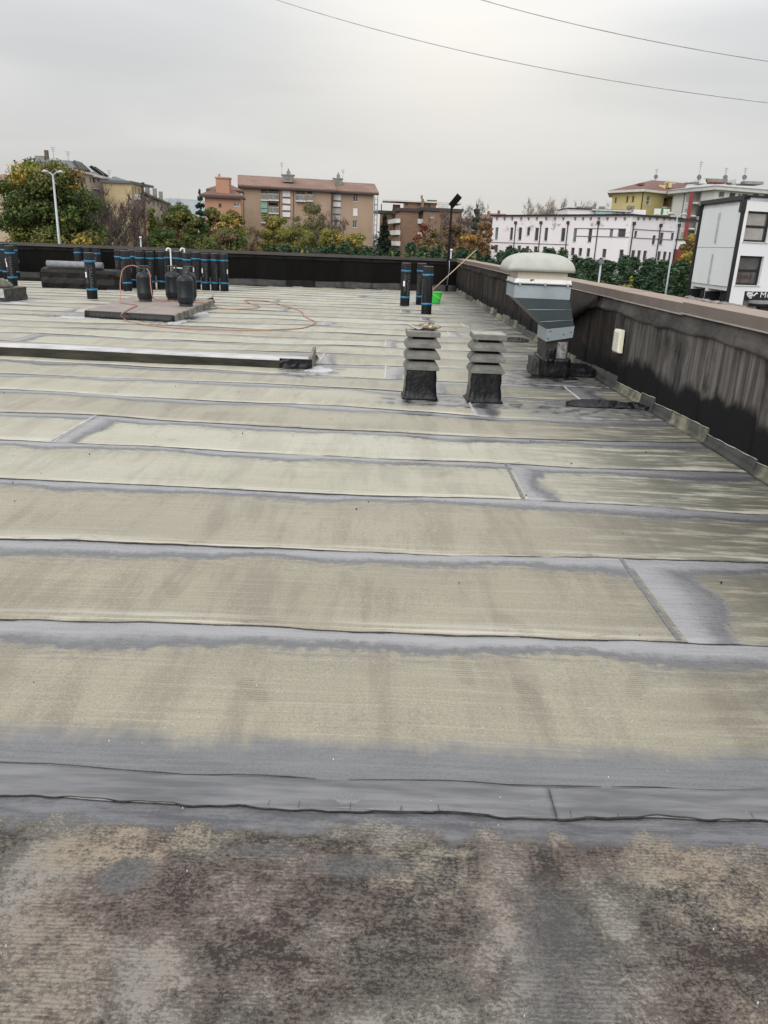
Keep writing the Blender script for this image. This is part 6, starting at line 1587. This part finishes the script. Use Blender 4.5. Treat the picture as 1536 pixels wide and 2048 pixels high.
# shop front
s_ = sh[0]
zsg = g.hit(*zd(1420, 1165))[1]
mb = MB(); g.box(mb, s_[0], s_[2]+7, zsg, zs-.05, -.75, -.05); mb.build('shop_sign_board', M['wblk'], bd)
mb = MB(); g.box(mb, s_[0]+.6, s_[2]+7, zsg-.22, zsg-.02, -.6, .9); mb.build('awning_case', simple('grey_awning_case', (.30, .30, .31)), bd)
mb = MB(); g.box(mb, s_[0], s_[0]+.7, zsg-.9, zsg-.05, -.7, -.2); mb.build('sign_bracket', M['wgrey'], bd)
for q_ in range(4): window(g, [s_[0]+.1+q_*2.0, GZ+.1, s_[0]+2.0+q_*2.0, zsg-.5], bd, frame='wblk', glass='glassd', depth=.78, mull=0, trans=2, sill=False, t_=.09)
# sign: treble scroll and the start of the name
wht = simple('white_lettering', (.8, .8, .8), rough=.6)
s0_ = g.hit(*zd(1358, 1115))[0]; s1_ = g.hit(*zd(1448, 1115))[0]; zc2 = g.hit(*zd(1405, 1117))[1]; H_ = (zs-zsg)*.30; Ls = s1_-s0_
pts = []
for i in range(40):
    a = i/39*2*pi*1.35; r_ = H_*(1.0-i/39*.55); pts.append(g.p(s0_+Ls*.25+r_*1.25*cos(a+2.2), zc2+r_*sin(a+2.2), -.02))
mb = MB(); mb.tube(pts, .035, 5)
mb.tube([g.p(s0_+Ls*(.2+.8*t_), zc2+H_*.5*sin(t_*9), -.02) for t_ in np.linspace(0, 1, 24)], .05, 5)
mb.tube([g.p(s0_+Ls*.35+.12*cos(a), zc2-H_*.8+.12*sin(a), -.02) for a in np.linspace(0, 6, 10)], .04, 5)
mb.tube([g.p(s0_+Ls*.45, zc2+H_*.3, -.02), g.p(s0_+Ls*.58, zc2+H_*1.2, -.02)], .03, 5)
mb.build('scroll_emblem', wht, bd)
me = text_mesh('Musi', .58)
s2_ = g.hit(*zd(1470, 1120))[0]
for v in me.vertices: v.co = g.p(s2_+v.co.x*1.25, zc2-.20+v.co.y, -.03)-wloc(bd)
me.materials.append(wht); link('sign_lettering', me, bd)
# ground floor of the left face: arches, white van-like blind and dark openings
zf = zlow; 
A_ = [f.hit(*zd(895, 1080))[0], f.hit(*zd(1045, 1110))[0], f.hit(*zd(1072, 1110))[0], f.hit(*zd(1218, 1110))[0]]
ho = [[.5, GZ, f.L*.40, zf-.15, 1.2], [f.L*.46, GZ, f.L*.93, zf-.15, 1.2]]
wall_obj(f, 0, f.L, GZ, zf, ho, M['b11g'], bd, 'ground_floor_wall')
for h_ in ho:
    mb = MB(); f.box(mb, h_[0], h_[2], h_[3]-.9, h_[3], -1.25, -1.1); mb.build('lintel_panel', M['wgrey'], bd)
    window(f, [h_[0]+.1, GZ+.1, h_[2]-.1, h_[3]-1.0], bd, frame='wblk', glass='glassd', depth=1.3, mull=2, sill=False)
    mb = MB()
    for xx in (h_[0]+.1, h_[2]-.3): f.box(mb, xx, xx+.2, h_[3]-1.3, h_[3]-.2, -.9, .2)
    f.box(mb, h_[0]+.2, h_[2]-.2, h_[3]-1.15, h_[3]-1.02, -.2, -.1); mb.build('awning_bracket', M['wblk'], bd)
mb = MB(); h_ = ho[0]; n = 9
P = [(h_[0]+.3, h_[3]-2.9), (h_[2]-.4, h_[3]-2.9), (h_[2]-.5, h_[3]-1.3), (h_[2]-.9, h_[3]-1.0), (h_[0]+1.0, h_[3]-.85), (h_[0]+.6, h_[3]-1.1)]
mb.loft([[f.p(a, b, -.25) for a, b in P], [f.p(a, b, -.05) for a, b in P]]); mb.build('white_panel', M['b11'], bd)
panel(f, [ho[1][0]+1.3, ho[1][3]-2.0, ho[1][0]+1.7, ho[1][3]-1.2], bd, M['wwhite'], 'notice', .03, -1.1)
back_box([pa.xy, (pa.x+15, pa.y+4.5), pc.xy], GZ, z, M['b11g'], bd)
mb = MB(); g.box(mb, 0, g.L+.1, z, z+.12, -.3, .15); mb.build('roof_edge', M['wblk'], bd)
slab([pa.xy, pb.xy, pc.xy, Vector((pa.x+15, pa.y+4.5))], z-.25, z-.12, M['chim'], bd, 'roof')

# ---- lamps and posts
M['lampm'] = simple('light_grey_lamp_steel', (.42, .46, .49), (.36, .40, .43), 3, .45, .3)
def lamp(px, ptop, Y, arms, label, r=.09, mat='lampm', head=.55, rz=0):
    p = at(px, ptop, Y); o = empty('street_lamp', (p.x, Y, GZ), label, 'street lamp')
    MB().tube([(p.x, Y, GZ), (p.x, Y, (GZ+p.z)/2), (p.x, Y, p.z)], [r*1.35, r*1.1, r*.7], 10).build('pole', M[mat], o)
    for sgn in arms:
        ex = p.x+sgn*head*1.0*cos(rz); ey = Y+sgn*head*sin(rz)
        MB().tube([(p.x, Y, p.z-.15), (p.x+sgn*.12, Y, p.z+.02), (p.x+sgn*.3*cos(rz), Y+sgn*.3*sin(rz), p.z+.12)], r*.5, 8).build('arm', M[mat], o)
        a = [(p.x+sgn*.25*cos(rz), Y+sgn*.25*sin(rz), p.z+.11), (p.x+sgn*.55*cos(rz), Y+sgn*.55*sin(rz), p.z+.16), (ex+sgn*.40*cos(rz), ey+sgn*.40*sin(rz), p.z+.10)]
        MB().tube(a, [.06, .10, .05], 8).build('lamp_head', M[mat], o)
    return o
lamp(105.5, 348, 54, (-1, 1), 'tall grey double-armed street lamp in front of the big green tree', .085, head=.3)
lamp(1355, 432, 60, (1, -1), 'tall slim double-armed street lamp in front of the hedge at right', .062, head=.3)
for px, py, Y, lb in ((1202, 527, 50, 'short post with a square grey lamp in front of the hedge'), (281, 477, 60, 'small white globe lamp among the trees behind the rolls'), (902.5, 502, 60, 'small white globe lamp beside the floodlight mast')):
    p = at(px, py, Y); o = empty('post_lamp', (p.x, Y, GZ), lb, 'lamp')
    MB().tube([(p.x, Y, GZ), (p.x, Y, p.z)], .06, 8).build('pole', M['lampm'], o)
    if px > 1000: MB().box((p.x, Y, p.z+.12), (.28, .28, .26)).build('lantern', M['wgrey'], o)
    else: MB().lathe((p.x, Y, p.z), [(.04, -.03), (.10, .02), (.12, .07), (.08, .13), (.01, .15)], 12).build('globe', M['wwhite'], o)

# ---- trees
def leafmat():
    t = NT('autumn_leaves'); a = t.attr('leafcol', 'Color'); t.p.inputs['Subsurface Weight'].default_value = 0
    t.out(a, .75, spec=.25)
    tr = t.n.new('ShaderNodeBsdfTranslucent'); t.l.new(a, tr.inputs[0]); mx = t.n.new('ShaderNodeMixShader'); mx.inputs[0].default_value = .25
    out = t.n['Material Output']; t.l.new(t.p.outputs[0], mx.inputs[1]); t.l.new(tr.outputs[0], mx.inputs[2]); t.l.new(mx.outputs[0], out.inputs[0]); return t.mat
M['leaf'] = leafmat()
M['bark'] = simple('grey_brown_bark', (.10, .08, .065), (.06, .05, .042), 4, .95)
M['twig'] = simple('bare_twigs', (.145, .115, .10), (.10, .08, .07), 2, .95)
def leaf_mesh(seed, blobs, n, size, pal, aspect=1.6, droop=.0, up=None):
    """blobs: (cx,cy,cz,rx,ry,rz,weight); pal: list of (colour, weight)"""
    R = np.random.RandomState(seed); W = np.array([b[6] for b in blobs], float); W /= W.sum()
    k = R.choice(len(blobs), n, p=W); B = np.array([b[:6] for b in blobs])[k]
    v = R.normal(size=(n, 3)); v /= np.linalg.norm(v, axis=1)[:, None]; rad = R.uniform(.0, 1, n)**.38
    c = B[:, :3] + v*rad[:, None]*B[:, 3:6]*(1+.12*R.normal(size=(n, 1)))
    nrm = v + R.normal(size=(n, 3))*.75 + np.array([0, 0, .35]); nrm /= np.linalg.norm(nrm, axis=1)[:, None]
    a = np.cross(nrm, R.normal(size=(n, 3))); a /= np.linalg.norm(a, axis=1)[:, None]; b = np.cross(nrm, a)
    s = size*R.uniform(.6, 1.35, n)[:, None]
    a = a*s*aspect*.5; b = b*s*.5
    V = np.stack([c-a, c-b*.9+a*.1, c+a, c+b*.9+a*.1], 1).reshape(-1, 3)
    F = np.arange(n*4).reshape(-1, 4)
    pc = np.array([p[0] for p in pal]); pw = np.array([p[1] for p in pal], float); pw /= pw.sum()
    # neighbouring leaves share a hue: hue chosen per blob, with scatter
    kb = R.choice(len(pal), len(blobs), p=pw); own = R.choice(len(pal), n, p=pw); use = R.uniform(size=n) < .75
    col = np.where(use[:, None], pc[kb[k]], pc[own])*R.uniform(.84, 1.16, (n, 1))
    me = bpy.data.meshes.new('crown'); me.vertices.add(n*4); me.vertices.foreach_set('co', V.reshape(-1))
    me.loops.add(n*4); me.loops.foreach_set('vertex_index', F.reshape(-1)); me.polygons.add(n); me.polygons.foreach_set('loop_start', np.arange(n)*4)
    ca = me.color_attributes.new('leafcol', 'FLOAT_COLOR', 'POINT'); cc = np.ones((n*4, 4)); cc[:, :3] = np.repeat(col, 4, 0); ca.data.foreach_set('color', cc.reshape(-1))
    me.materials.append(M['leaf']); me.update(calc_edges=True); me.validate(); return me
def branches(seed, h, spread, levels=3, r0=.16, n0=7, base=.25, fine=True, lean=(0, 0)):
    R = random.Random(seed); mb = MB(); tips = []
    def seg(p, d, L, r, lv):
        pts = [p]; q = p.copy(); dd = d.copy(); n = 4 if lv < 2 else 3
        for i in range(n):
            dd = (dd+Vector((R.uniform(-.18, .18), R.uniform(-.18, .18), R.uniform(-.02, .16)))).normalized(); q = q+dd*L/n; pts.append(q.copy())
        mb.tube(pts, [r*(1-.75*i/n) for i in range(n+1)], 6 if lv == 0 else (4 if lv == 1 else 3), smooth=True)
        if lv >= levels: tips.append(q); return
        m = n0 if lv == 0 else (5 if lv == 1 else 4)
        for i in range(m):
            f_ = (base if lv == 0 else .25)+(1-(base if lv == 0 else .25))*(i+R.uniform(.2, .9))/m
            j = min(int(f_*n), n-1); pp = pts[j].lerp(pts[j+1], f_*n-j)
            az = R.uniform(0, 2*pi) if lv else i*2.4+R.uniform(-.4, .4)
            side = Vector((cos(az), sin(az), 0)); nd_ = (dd*(.75 if lv else .65)+side*(.85 if lv == 0 else .7)*spread).normalized()
            seg(pp, nd_, L*(.62 if lv == 0 else .6)*R.uniform(.75, 1.15)*(1.15-.45*f_), r*.5, lv+1)
    seg(Vector((0, 0, 0)), Vector((lean[0], lean[1], 1)).normalized(), h, r0, 0)
    return mb, tips
def leafy(px, ptop, w_px, Y, label, pal, n=4200, size=.30, seed=1, shape='round', name='deciduous_tree', cat='tree', group=None, squash=1.0):
    p = at(px, ptop, Y); h = p.z-GZ; w = w_px/FPX*Y/2; ro = empty(name, (p.x, Y, GZ), label, cat, group)
    R = random.Random(seed*13+5)
    mb, tips = branches(seed, h*.52, .55, 2, max(.12, h*.018), 6, .3); mb.build('trunk', M['bark'], ro, world_=False)
    bl = []
    nb_ = 70 if n < 20000 else 170
    for i in range(nb_):
        f_ = R.uniform(.12, .95) if shape != 'cone' else R.uniform(.10, .97)
        if shape == 'round': rr = sqrt(max(.02, 1-((f_-.52)/.52)**2))
        elif shape == 'cone': rr = max(.06, (1-f_)**.75*1.1)
        else: rr = sqrt(max(.05, 1-((f_-.40)/.62)**2))
        a = R.uniform(0, 2*pi); q = R.uniform(.35, .90)*rr*w
        s_ = w*R.uniform(.15, .27)
        bl.append((q*cos(a), q*sin(a)*squash, h*f_, s_, s_*squash, s_*R.uniform(.6, .95), s_*s_))
    bl.append((0, 0, h*.5, w*.62, w*.6*squash, h*.38, w*w*.35)); bl.append((0, 0, h*.33, w*.84, w*.7*squash, h*.24, w*w*.42))
    if shape == 'cone': bl.append((0, 0, h*.9, w*.12, w*.12, h*.09, w*w*.03))
    else: bl.append((w*.05, 0, h-w*.3, w*.34, w*.3, w*.28, w*w*.12))
    me = leaf_mesh(seed, bl, int(n*1.7) if n < 20000 else n, size*.74 if n < 20000 else size*.9, pal); link('crown', me, ro)
    return ro
GRN, DGR, OLV, YEL, YG, ORG, BRN, RED, RUST = (.085, .125, .038), (.045, .075, .028), (.165, .165, .055), (.42, .31, .07), (.24, .24, .06), (.32, .175, .06), (.18, .125, .08), (.22, .08, .06), (.24, .145, .07)
leafy(86, 316, 206, 63, 'big round maple tree, green with yellow tips, at the left behind the lamp', [(GRN, 6), (DGR, 3), (OLV, 3), (YG, 2.2), (YEL, .6), (RUST, .2)], 60000, .19, 4, 'round')
leafy(303, 412, 38, 76, 'narrow yellow-green tree right of the bare trees', [(YG, 3), (YEL, 2), (GRN, 3)], 4200, .26, 5, 'cone')
leafy(358, 404, 86, 78, 'olive green tree with orange top behind the gas cylinders', [(GRN, 3), (OLV, 4), (YG, 2), (RUST, 1.2)], 9000, .26, 6)
leafy(422, 413, 62, 80, 'brownish green tree with a narrow top in front of the salmon house', [(OLV, 4), (GRN, 2), (RUST, 2), (BRN, 1)], 7000, .26, 7)
leafy(462, 418, 66, 76, 'yellow and green autumn tree left of the tan block', [(YEL, 2), (YG, 3), (OLV, 3), (RUST, 1)], 7000, .26, 8)
leafy(395, 432, 60, 74, 'lower dark green bushy tree behind the cylinders', [(GRN, 4), (DGR, 2), (OLV, 2)], 6000, .26, 9)
leafy(548, 428, 80, 135, 'yellow green rounded tree in front of the green blinds', [(YG, 4), (OLV, 3), (YEL, 1.3)], 8000, .30, 10)
leafy(618, 404, 92, 138, 'grey olive willow in front of the tan apartment block', [((.13, .13, .06), 4), (OLV, 3), ((.17, .165, .085), 2)], 9000, .24, 11, 'round')
leafy(590, 455, 90, 130, 'low olive shrubby tree under the willow', [(OLV, 4), (YG, 2), ((.12, .12, .05), 2)], 6000, .28, 12)
leafy(665, 458, 70, 128, 'low yellow bush in front of the tan block, right of the willow', [(YG, 3), (YEL, 2), (OLV, 2)], 5000, .28, 13)
leafy(712, 466, 76, 130, 'low yellow green bush below the right windows of the tan block', [(YG, 4), (OLV, 3), (YEL, 1)], 5000, .28, 14)
leafy(846, 446, 40, 130, 'small red autumn tree in front of the brick block', [(RED, 4), (BRN, 1)], 3500, .32, 15)
leafy(862, 456, 58, 118, 'brown and yellow autumn tree in front of the brick block', [(BRN, 3), (RUST, 2), (OLV, 2), (YEL, .8)], 5000, .32, 16)
leafy(938, 466, 46, 112, 'bright orange autumn tree right of the floodlight mast', [(ORG, 4), (YEL, 1.5), (RUST, 2)], 4500, .30, 17)
leafy(968, 442, 50, 122, 'rust brown autumn tree left of the long white building', [(BRN, 3), (RUST, 3), (ORG, .8)], 5000, .32, 18)
leafy(912, 446, 60, 126, 'dull brown autumn tree behind the floodlight mast', [(BRN, 4), (RUST, 1.5), ((.13, .09, .06), 3)], 5000, .30, 19)
leafy(1386, 468, 44, 84, 'yellow brown autumn tree between the pale block and the shop building', [(YEL, 2), (RUST, 3), (OLV, 2)], 4500, .26, 20)
leafy(1378, 505, 46, 80, 'small yellow green tree behind the hedge end at right', [(YG, 3), (YEL, 2), (OLV, 3)], 3500, .26, 26)
leafy(500, 452, 60, 130, 'thin brown tree between the yellow tree and the rounded one', [((.12, .085, .06), 4), (OLV, 1)], 2600, .20, 21)
leafy(440, 455, 120, 72, 'broad low green and brown shrub tree above the roll row', [(OLV, 3), (GRN, 3), (BRN, 2)], 8000, .24, 22)
leafy(330, 452, 90, 70, 'low green shrub tree above the left rolls', [(GRN, 4), (DGR, 2), (OLV, 2)], 6000, .24, 24)
def bare(px, ptop, w_px, Y, label, seed, mat='twig', r=.15, spread=.9, group=None):
    p = at(px, ptop, Y); h = p.z-GZ; w = w_px/FPX*Y
    ro = empty('bare_tree', (p.x, Y, GZ), label, 'tree', group)
    mb, tips = branches(seed, h*.72, spread*w/h*1.7, 3, r, 9, .12)
    # scale so that the crown reaches the wanted height
    mz = max(v[2] for v in mb.v); k = h/mz; mb.v = [(v[0]*k, v[1]*k, v[2]*k) for v in mb.v]
    R = random.Random(seed); tw = MB()
    for t_ in tips:
        t2 = t_*k
        for _ in range(6):
            d = Vector((R.uniform(-.6, .6), R.uniform(-.6, .6), R.uniform(.2, 1.0))).normalized()*R.uniform(.5, 1.3)
            tw.tube([t2-d*.4, t2+d*.3+Vector((R.uniform(-.1, .1), 0, 0)), t2+d*.8], [.022, .016, .006], 3)
    mb.build('trunk', M[mat], ro, world_=False); o = tw.build('twigs', M[mat], ro, world_=False)
    return ro
bare(205, 372, 90, 82, 'bare brown tree right of the big maple', 31)
bare(252, 380, 90, 84, 'bare twiggy tree in front of the ochre block', 32)
bare(228, 405, 90, 74, 'lower bare tree between the maple and the ochre block', 33)
bare(322, 408, 40, 90, 'thin bare tree in front of the row of houses', 34)
bare(922, 400, 60, 142, 'bare brownish tree behind the floodlight head', 35, r=.2)
bare(892, 425, 50, 135, 'bare tree in front of the right end of the brick block', 36, r=.2)
bare(655, 430, 50, 134, 'thin bare tree right of the willow', 37)
M['ptwig'] = simple('pale_far_twigs', (.42, .37, .32), (.35, .31, .28), 1, .9)
bare(1065, 401, 14, 175, 'left pale bare poplar beyond the long white building', 41, 'ptwig', .12)
bare(1083, 398, 18, 175, 'tall pale bare poplar beyond the long white building', 42, 'ptwig', .14)
bare(1120, 402, 20, 178, 'spreading pale bare tree beyond the long white building', 43, 'ptwig', .14)
bare(1136, 399, 26, 175, 'right pale bare tree beyond the roof pavilion', 44, 'ptwig', .14)
bare(1188, 408, 26, 180, 'faint bare tree behind the roof equipment', 45, 'ptwig', .12)
def conifer(px, ptop, w_px, Y, label, pal, seed, layered=False, n=3500, size=.35):
    p = at(px, ptop, Y); h = p.z-GZ; w = w_px/FPX*Y/2; ro = empty('conifer_tree', (p.x, Y, GZ), label, 'tree')
    MB().tube([(0, 0, 0), (.1, 0, h*.5), (0, 0, h*.97)], [h*.02, h*.013, .04], 6).build('trunk', M['bark'], ro, world_=False)
    R = random.Random(seed); bl = []
    L = 9 if layered else 16
    for i in range(L):
        f_ = .15+.83*i/L; rr = w*(1-f_)**.7*1.25
        for k in range(6):
            a = k*1.05+i*.7+R.uniform(-.3, .3); q = rr*R.uniform(.45, .85)
            bl.append((q*cos(a), q*sin(a), h*f_+R.uniform(-.3, .3), rr*.42, rr*.42, h*(.018 if layered else .035), rr*rr*.1))
        bl.append((0, 0, h*f_, rr*.4, rr*.4, h*.04, rr*rr*.08))
    bl.append((0, 0, h*.96, w*.06, w*.06, h*.04, w*w*.01))
    link('crown', leaf_mesh(seed, bl, n, size, pal), ro)
conifer(770, 427, 36, 122, 'dark narrow conifer right of the tan block', [((.012, .022, .014), 3), ((.02, .03, .018), 2)], 51, n=5000)
conifer(955, 405, 40, 155, 'layered blue green cedar between the brick block and the white building', [((.035, .065, .05), 3), ((.05, .085, .06), 1)], 52, True, 5000, .4)
conifer(399, 378, 38, 168, 'layered cedar behind the salmon house', [((.03, .055, .05), 3), ((.045, .075, .06), 1)], 53, True, 4500, .4)
conifer(1020, 455, 14, 150, 'small dark conifer top left of the long building', [((.02, .04, .03), 3)], 54, n=1200) if False else None

# hedge of conifers
HP = [((.045, .085, .048), 4), ((.065, .115, .062), 3), ((.095, .15, .08), 1.5)]
hed = []
for s_ in range(4):
    R = random.Random(60+s_); bl = []
    for i in range(44):
        f_ = R.uniform(.02, .98); rr = (1-f_**3)**.7*1.25
        a = R.uniform(0, 2*pi); q = R.uniform(.3, .9)*rr
        bl.append((q*cos(a), q*sin(a), f_*6, .30, .30, .55, 1))
    bl.append((0, 0, 5.75, .22, .22, .45, .5)); bl.append((0, 0, 2.8, 1.0, .9, 2.8, 9))
    me = leaf_mesh(60+s_, bl, 9500, .15, HP, 2.0); tk = MB(); tk.tube([(0, 0, 0), (0, 0, 5.2)], [.09, .03], 5)
    r = empty('hedge_conifer', (0, 0, 0)); tag(r, 'dark green conifer of the clipped tall hedge beyond the parapets', 'tree', 'conifers of the tall hedge')
    tk.build('trunk', M['bark'], r, world_=False); link('crown', me, r); hed.append(r)
ctrl = [(548, 491, 112), (640, 489, 110), (760, 491, 106), (880, 494, 104), (1000, 500, 98), (1100, 506, 92), (1200, 513, 85), (1300, 519, 79), (1395, 524, 73)]
R = random.Random(77); path = [at(a, b, Y) for a, b, Y in ctrl]; i = 0; cnt = 0
for k in range(len(path)-1):
    a, b = path[k], path[k+1]; L = (b-a).length; m = int(L/1.7)
    for q in range(m):
        p = a.lerp(b, q/m); r = hed[cnt] if cnt < 4 else copy_tree(hed[R.randrange(4)])
        hh = (p.z-GZ)*R.uniform(.93, 1.07)
        r.location = (p.x+R.uniform(-.2, .2), p.y+R.uniform(-.3, .3), GZ); r.rotation_euler = (0, 0, R.uniform(0, 6)); r.scale = (R.uniform(1.5, 1.85), R.uniform(1.3, 1.6), hh/6.2); cnt += 1
# young poplars and shrubs whose tops show just over the coping
def shoots(px, ptop, Y, w, n, label, pal, seed, hh=1.6):
    p = at(px, ptop, Y); R = random.Random(seed); ro = empty('leafy_shrub', (p.x, Y, GZ), label, 'shrub')
    mb = MB(); bl = []; top = p.z-GZ
    for i in range(n):
        x = (i/(max(1, n-1))-.5)*w+R.uniform(-.05, .05)*w; y = R.uniform(-.3, .3); t_ = top*(1-R.uniform(0, .16)) - abs(x)/w*.5*hh*.4
        mb.tube([(x*.5, y*.5, 0), (x*.8, y, top*.6), (x, y, t_)], [.04, .025, .008], 4)
        for k in range(6): bl.append((x*(1-.04*k), y, t_-.12-k*hh*.12, .05+.025*k, .06+.02*k, .10, 1))
    mb.build('stem', M['bark'], ro, world_=False); link('crown', leaf_mesh(seed, bl, n*150, .085, pal, 1.5), ro)
YP = [((.30, .27, .06), 3), ((.20, .22, .06), 3), ((.36, .24, .05), 1)]
shoots(1246, 543, 24, 1.5, 7, 'yellow green leafy shrub with upright shoots behind the coping', YP, 81)
shoots(1208, 558, 24, .7, 4, 'small yellow shrub beside the short lamp post', [((.36, .27, .05), 3), ((.25, .2, .05), 2)], 82, 1.0)
shoots(1275, 556, 23, .8, 4, 'brown and yellow shrub at the right of the upright shoots', [((.22, .13, .06), 3), ((.30, .2, .06), 2)], 83, 1.0)
shoots(818, 497, 52, 2.2, 7, 'pale green shrub above the far parapet, left of the mast', [((.20, .24, .07), 3), ((.28, .26, .08), 2)], 84, 2.0)
shoots(868, 495, 52, 2.6, 8, 'pale green shrub just left of the floodlight mast', [((.20, .24, .07), 3), ((.28, .26, .08), 2)], 85, 2.0)
shoots(955, 503, 45, .9, 4, 'yellow shrub behind the mop handle', [((.42, .30, .05), 3), ((.30, .22, .05), 2)], 86, 2.0)
shoots(466, 481, 50, 1.6, 6, 'pale green sprouting shrub above the right end of the roll row', [((.22, .27, .08), 3), ((.28, .26, .08), 1)], 87, 2.0)
shoots(598, 492, 50, 1.0, 4, 'tiny yellow shrub in front of the hedge, left part', [((.36, .28, .06), 3), ((.2, .22, .06), 1)], 88, 1.0)
# far wood that closes the horizon
bl = []; R = random.Random(90)
for i in range(340):
    x = -330+i*2.3; y = 262+R.uniform(-14, 14); h_ = R.uniform(7.5, 10.5); bl.append((x, y, GZ+h_*.45, 3.2, 3, h_*.5, 1))
me = leaf_mesh(90, bl, 26000, 1.3, [((.10, .085, .06), 3), ((.08, .085, .05), 3), ((.14, .10, .06), 1)], 1.3); me.name = 'far_wood'
o = link('far_wood', me); tag(o, 'far brownish wood closing the horizon behind the houses', 'wood', kind='stuff')

# overhead cables
def cable(a, b, sag, label):
    A = at(*a); B = at(*b); D = B-A; pts = []
    for i in range(49):
        f_ = -.35+1.6*i/48; p = A+D*f_; p.z += sag*((f_-.5)**2-.25)*4; pts.append(p)
    mb = MB(); mb.tube(pts, .0125, 6); o = mb.build('overhead_cable', simple('weathered_cable', (.50, .50, .51), rough=.6), off=pts[0]); tag(o, label, 'cable')
cable((555, 0, 27), (1536, 205, 21), .30, 'lower overhead cable sloping across the sky from the top centre to the right edge')
cable((965, 0, 23), (1536, 122, 20), .10, 'upper overhead cable crossing only the top right corner of the sky')
